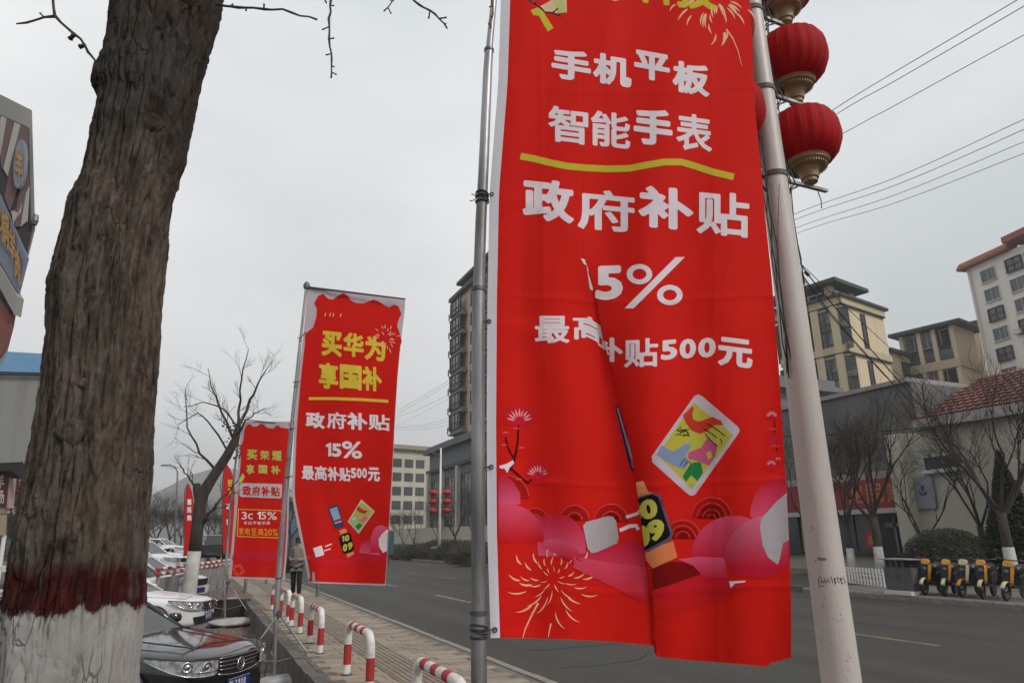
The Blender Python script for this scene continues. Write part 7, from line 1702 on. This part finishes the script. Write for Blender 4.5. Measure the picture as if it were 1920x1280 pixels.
for i, (x, d_, w_, h_, m_, lb_) in enumerate(((745, 74, 2.8, 1.3, pg, 'purplish hedge mound nearest the teal sign'), (768, 70, 2.6, 1.2, hg, 'dark hedge mound left of the litter bin'), (798, 66, 2.4, 1.4, hg, 'dark hedge mound behind the litter bin'), (828, 64, 2.2, 1.7, pg, 'reddish hedge mound right of the distant lamp'), (862, 60, 2.4, 1.6, hg, 'dark hedge mound behind the whitewashed tree foot'), (885, 56, 2.2, 1.5, pg, 'purplish hedge mound by the big mast'), (905, 50, 2.2, 1.4, hg, 'dark hedge mound partly behind the big mast'))):
    p = at(x, 1030, d_); shrub('hedge_mound', lb_, (p.x, p.y, -.02), w_, 1.3, h_, 3000, m_, 'hedge mounds along the far pavement', 10+i, .08)
# distant lot lamp
p = at(333, 1000, 62); lo_ = empty('lot_lamp', tuple(Vector((p.x, p.y, -.4))), 0, 'thin double-curved lamp post far beyond the parked cars', 'street lamp'); q = MB(); t_ = at(333, 885, 62); q.tube([Vector((p.x, p.y, -.4)), t_, at(329, 876, 62), at(318, 872, 62)], [.10, .07, .06, .05], 8); local(q.build('pole', greymetal, smooth=True), lo_); q = MB(); q.box(at(311, 872, 62), (.8, .25, .12), -.4); local(q.build('lamp_head', greymetal), lo_)

# ================================================================ CABLES
def cable(label, pts, r_, group):
    fine = []; P = [Vector(p) for p in pts]; n_ = len(P)
    for i in range(n_-1):
        p0 = P[max(i-1, 0)]; p1 = P[i]; p2 = P[i+1]; p3 = P[min(i+2, n_-1)]
        for k in range(8):
            t = k/8; fine.append(.5*((2*p1)+(p2-p0)*t+(2*p0-5*p1+4*p2-p3)*t*t+(3*p1-p0-3*p2+p3)*t**3))
    fine.append(P[-1]); q = MB(); q.tube(fine, r_, 5); thing1(q, 'overhead_cable', cable_m, label, 'cable', group, smooth=True)
GU = 'overhead cables crossing the sky on the right'
for lbl, pts, X, r_ in (('highest overhead cable, leaving the photo near the top right corner', [(1990, -50), (1908, 0), (1680, 134), (1567, 203), (1400, 312), (1100, 520), (852, 706), (745, 770)], 19.0, .013),
    ('second highest overhead cable, close under the first one', [(1990, -30), (1920, 12), (1680, 151), (1577, 209), (1400, 325), (1100, 530), (852, 712), (745, 776)], 19.4, .013),
    ('third overhead cable, touching the lowest lantern outline', [(1990, 30), (1920, 66), (1680, 197), (1602, 239), (1400, 352), (1100, 545), (852, 733), (742, 783)], 19.8, .012),
    ('upper cable of the lower bundle of four', [(1990, 192), (1920, 224), (1680, 333), (1486, 403), (1300, 490), (1100, 600), (852, 742), (740, 800)], 20.6, .011),
    ('second cable of the lower bundle of four', [(1990, 210), (1920, 243), (1680, 347), (1486, 414), (1300, 500), (1100, 608), (852, 779), (742, 801)], 20.9, .011),
    ('third cable of the lower bundle of four', [(1990, 236), (1920, 266), (1680, 365), (1486, 430), (1300, 512), (1100, 620), (852, 785), (742, 803)], 21.2, .010),
    ('lowest cable of the lower bundle of four', [(1990, 262), (1920, 288), (1680, 380), (1486, 441), (1300, 530), (1100, 640), (852, 792), (741, 806)], 21.5, .010)):
    cable(lbl, [gx(x, y, X) for x, y in pts], r_, GU)
GD = 'dark service cables slanting down to the shops'
for lbl, pts, r_ in (('thick black service cable running down from the lamp pole toward the cream house', [(1490, 478, 20), (1512, 510, 21), (1540, 545, 22.5), (1620, 640, 25), (1700, 730, 27), (1752, 790, 28)], .022),
    ('black service cable just below the thick one', [(1490, 492, 20), (1515, 530, 21), (1560, 590, 23), (1630, 670, 25), (1712, 760, 28)], .020),
    ('thin service cable on the left of the slanting bundle', [(1492, 500, 20), (1540, 570, 22), (1600, 640, 24), (1660, 705, 26), (1700, 745, 28)], .014),
    ('thin service cable on the right of the slanting bundle', [(1495, 488, 20), (1570, 560, 22), (1650, 635, 25), (1740, 715, 27), (1800, 760, 28)], .012)):
    cable(lbl, [at(x, y, d_) for x, y, d_ in pts], r_, GD)
cable('thick black cable sagging level in front of the shops', [at(x, y, d_) for x, y, d_ in ((1400, 820, 27), (1545, 815, 26.5), (1680, 806, 26), (1800, 792, 25.5), (1920, 774, 25), (2020, 750, 25))], .024, None)
q = MB(); q.tube([at(1510, 510, 20.9), at(1516, 516, 21)], .06, 6); thing1(q, 'cable_joint', cable_m, 'small black joint box on the slanting service cable', 'cable joint')
bpy.context.view_layer.update()

# ================================================================ HAZE
hz_ = MB(); hz_.bb((-1400, -60, -3), (1400, 1400, 140)); ho = hz_.build('haze', bpy.data.materials.new('haze')); ho['kind'] = 'stuff'; ho['label'] = 'thin grey winter haze over the street'
hm_ = ho.data.materials[0]; hm_.use_nodes = True; n = hm_.node_tree; n.nodes.clear(); o_ = n.nodes.new('ShaderNodeOutputMaterial'); v_ = n.nodes.new('ShaderNodeVolumePrincipled'); v_.inputs['Color'].default_value = (.86, .88, .9, 1); v_.inputs['Density'].default_value = .0007; v_.inputs['Anisotropy'].default_value = .2
n.links.new(v_.outputs['Volume'], o_.inputs['Volume'])
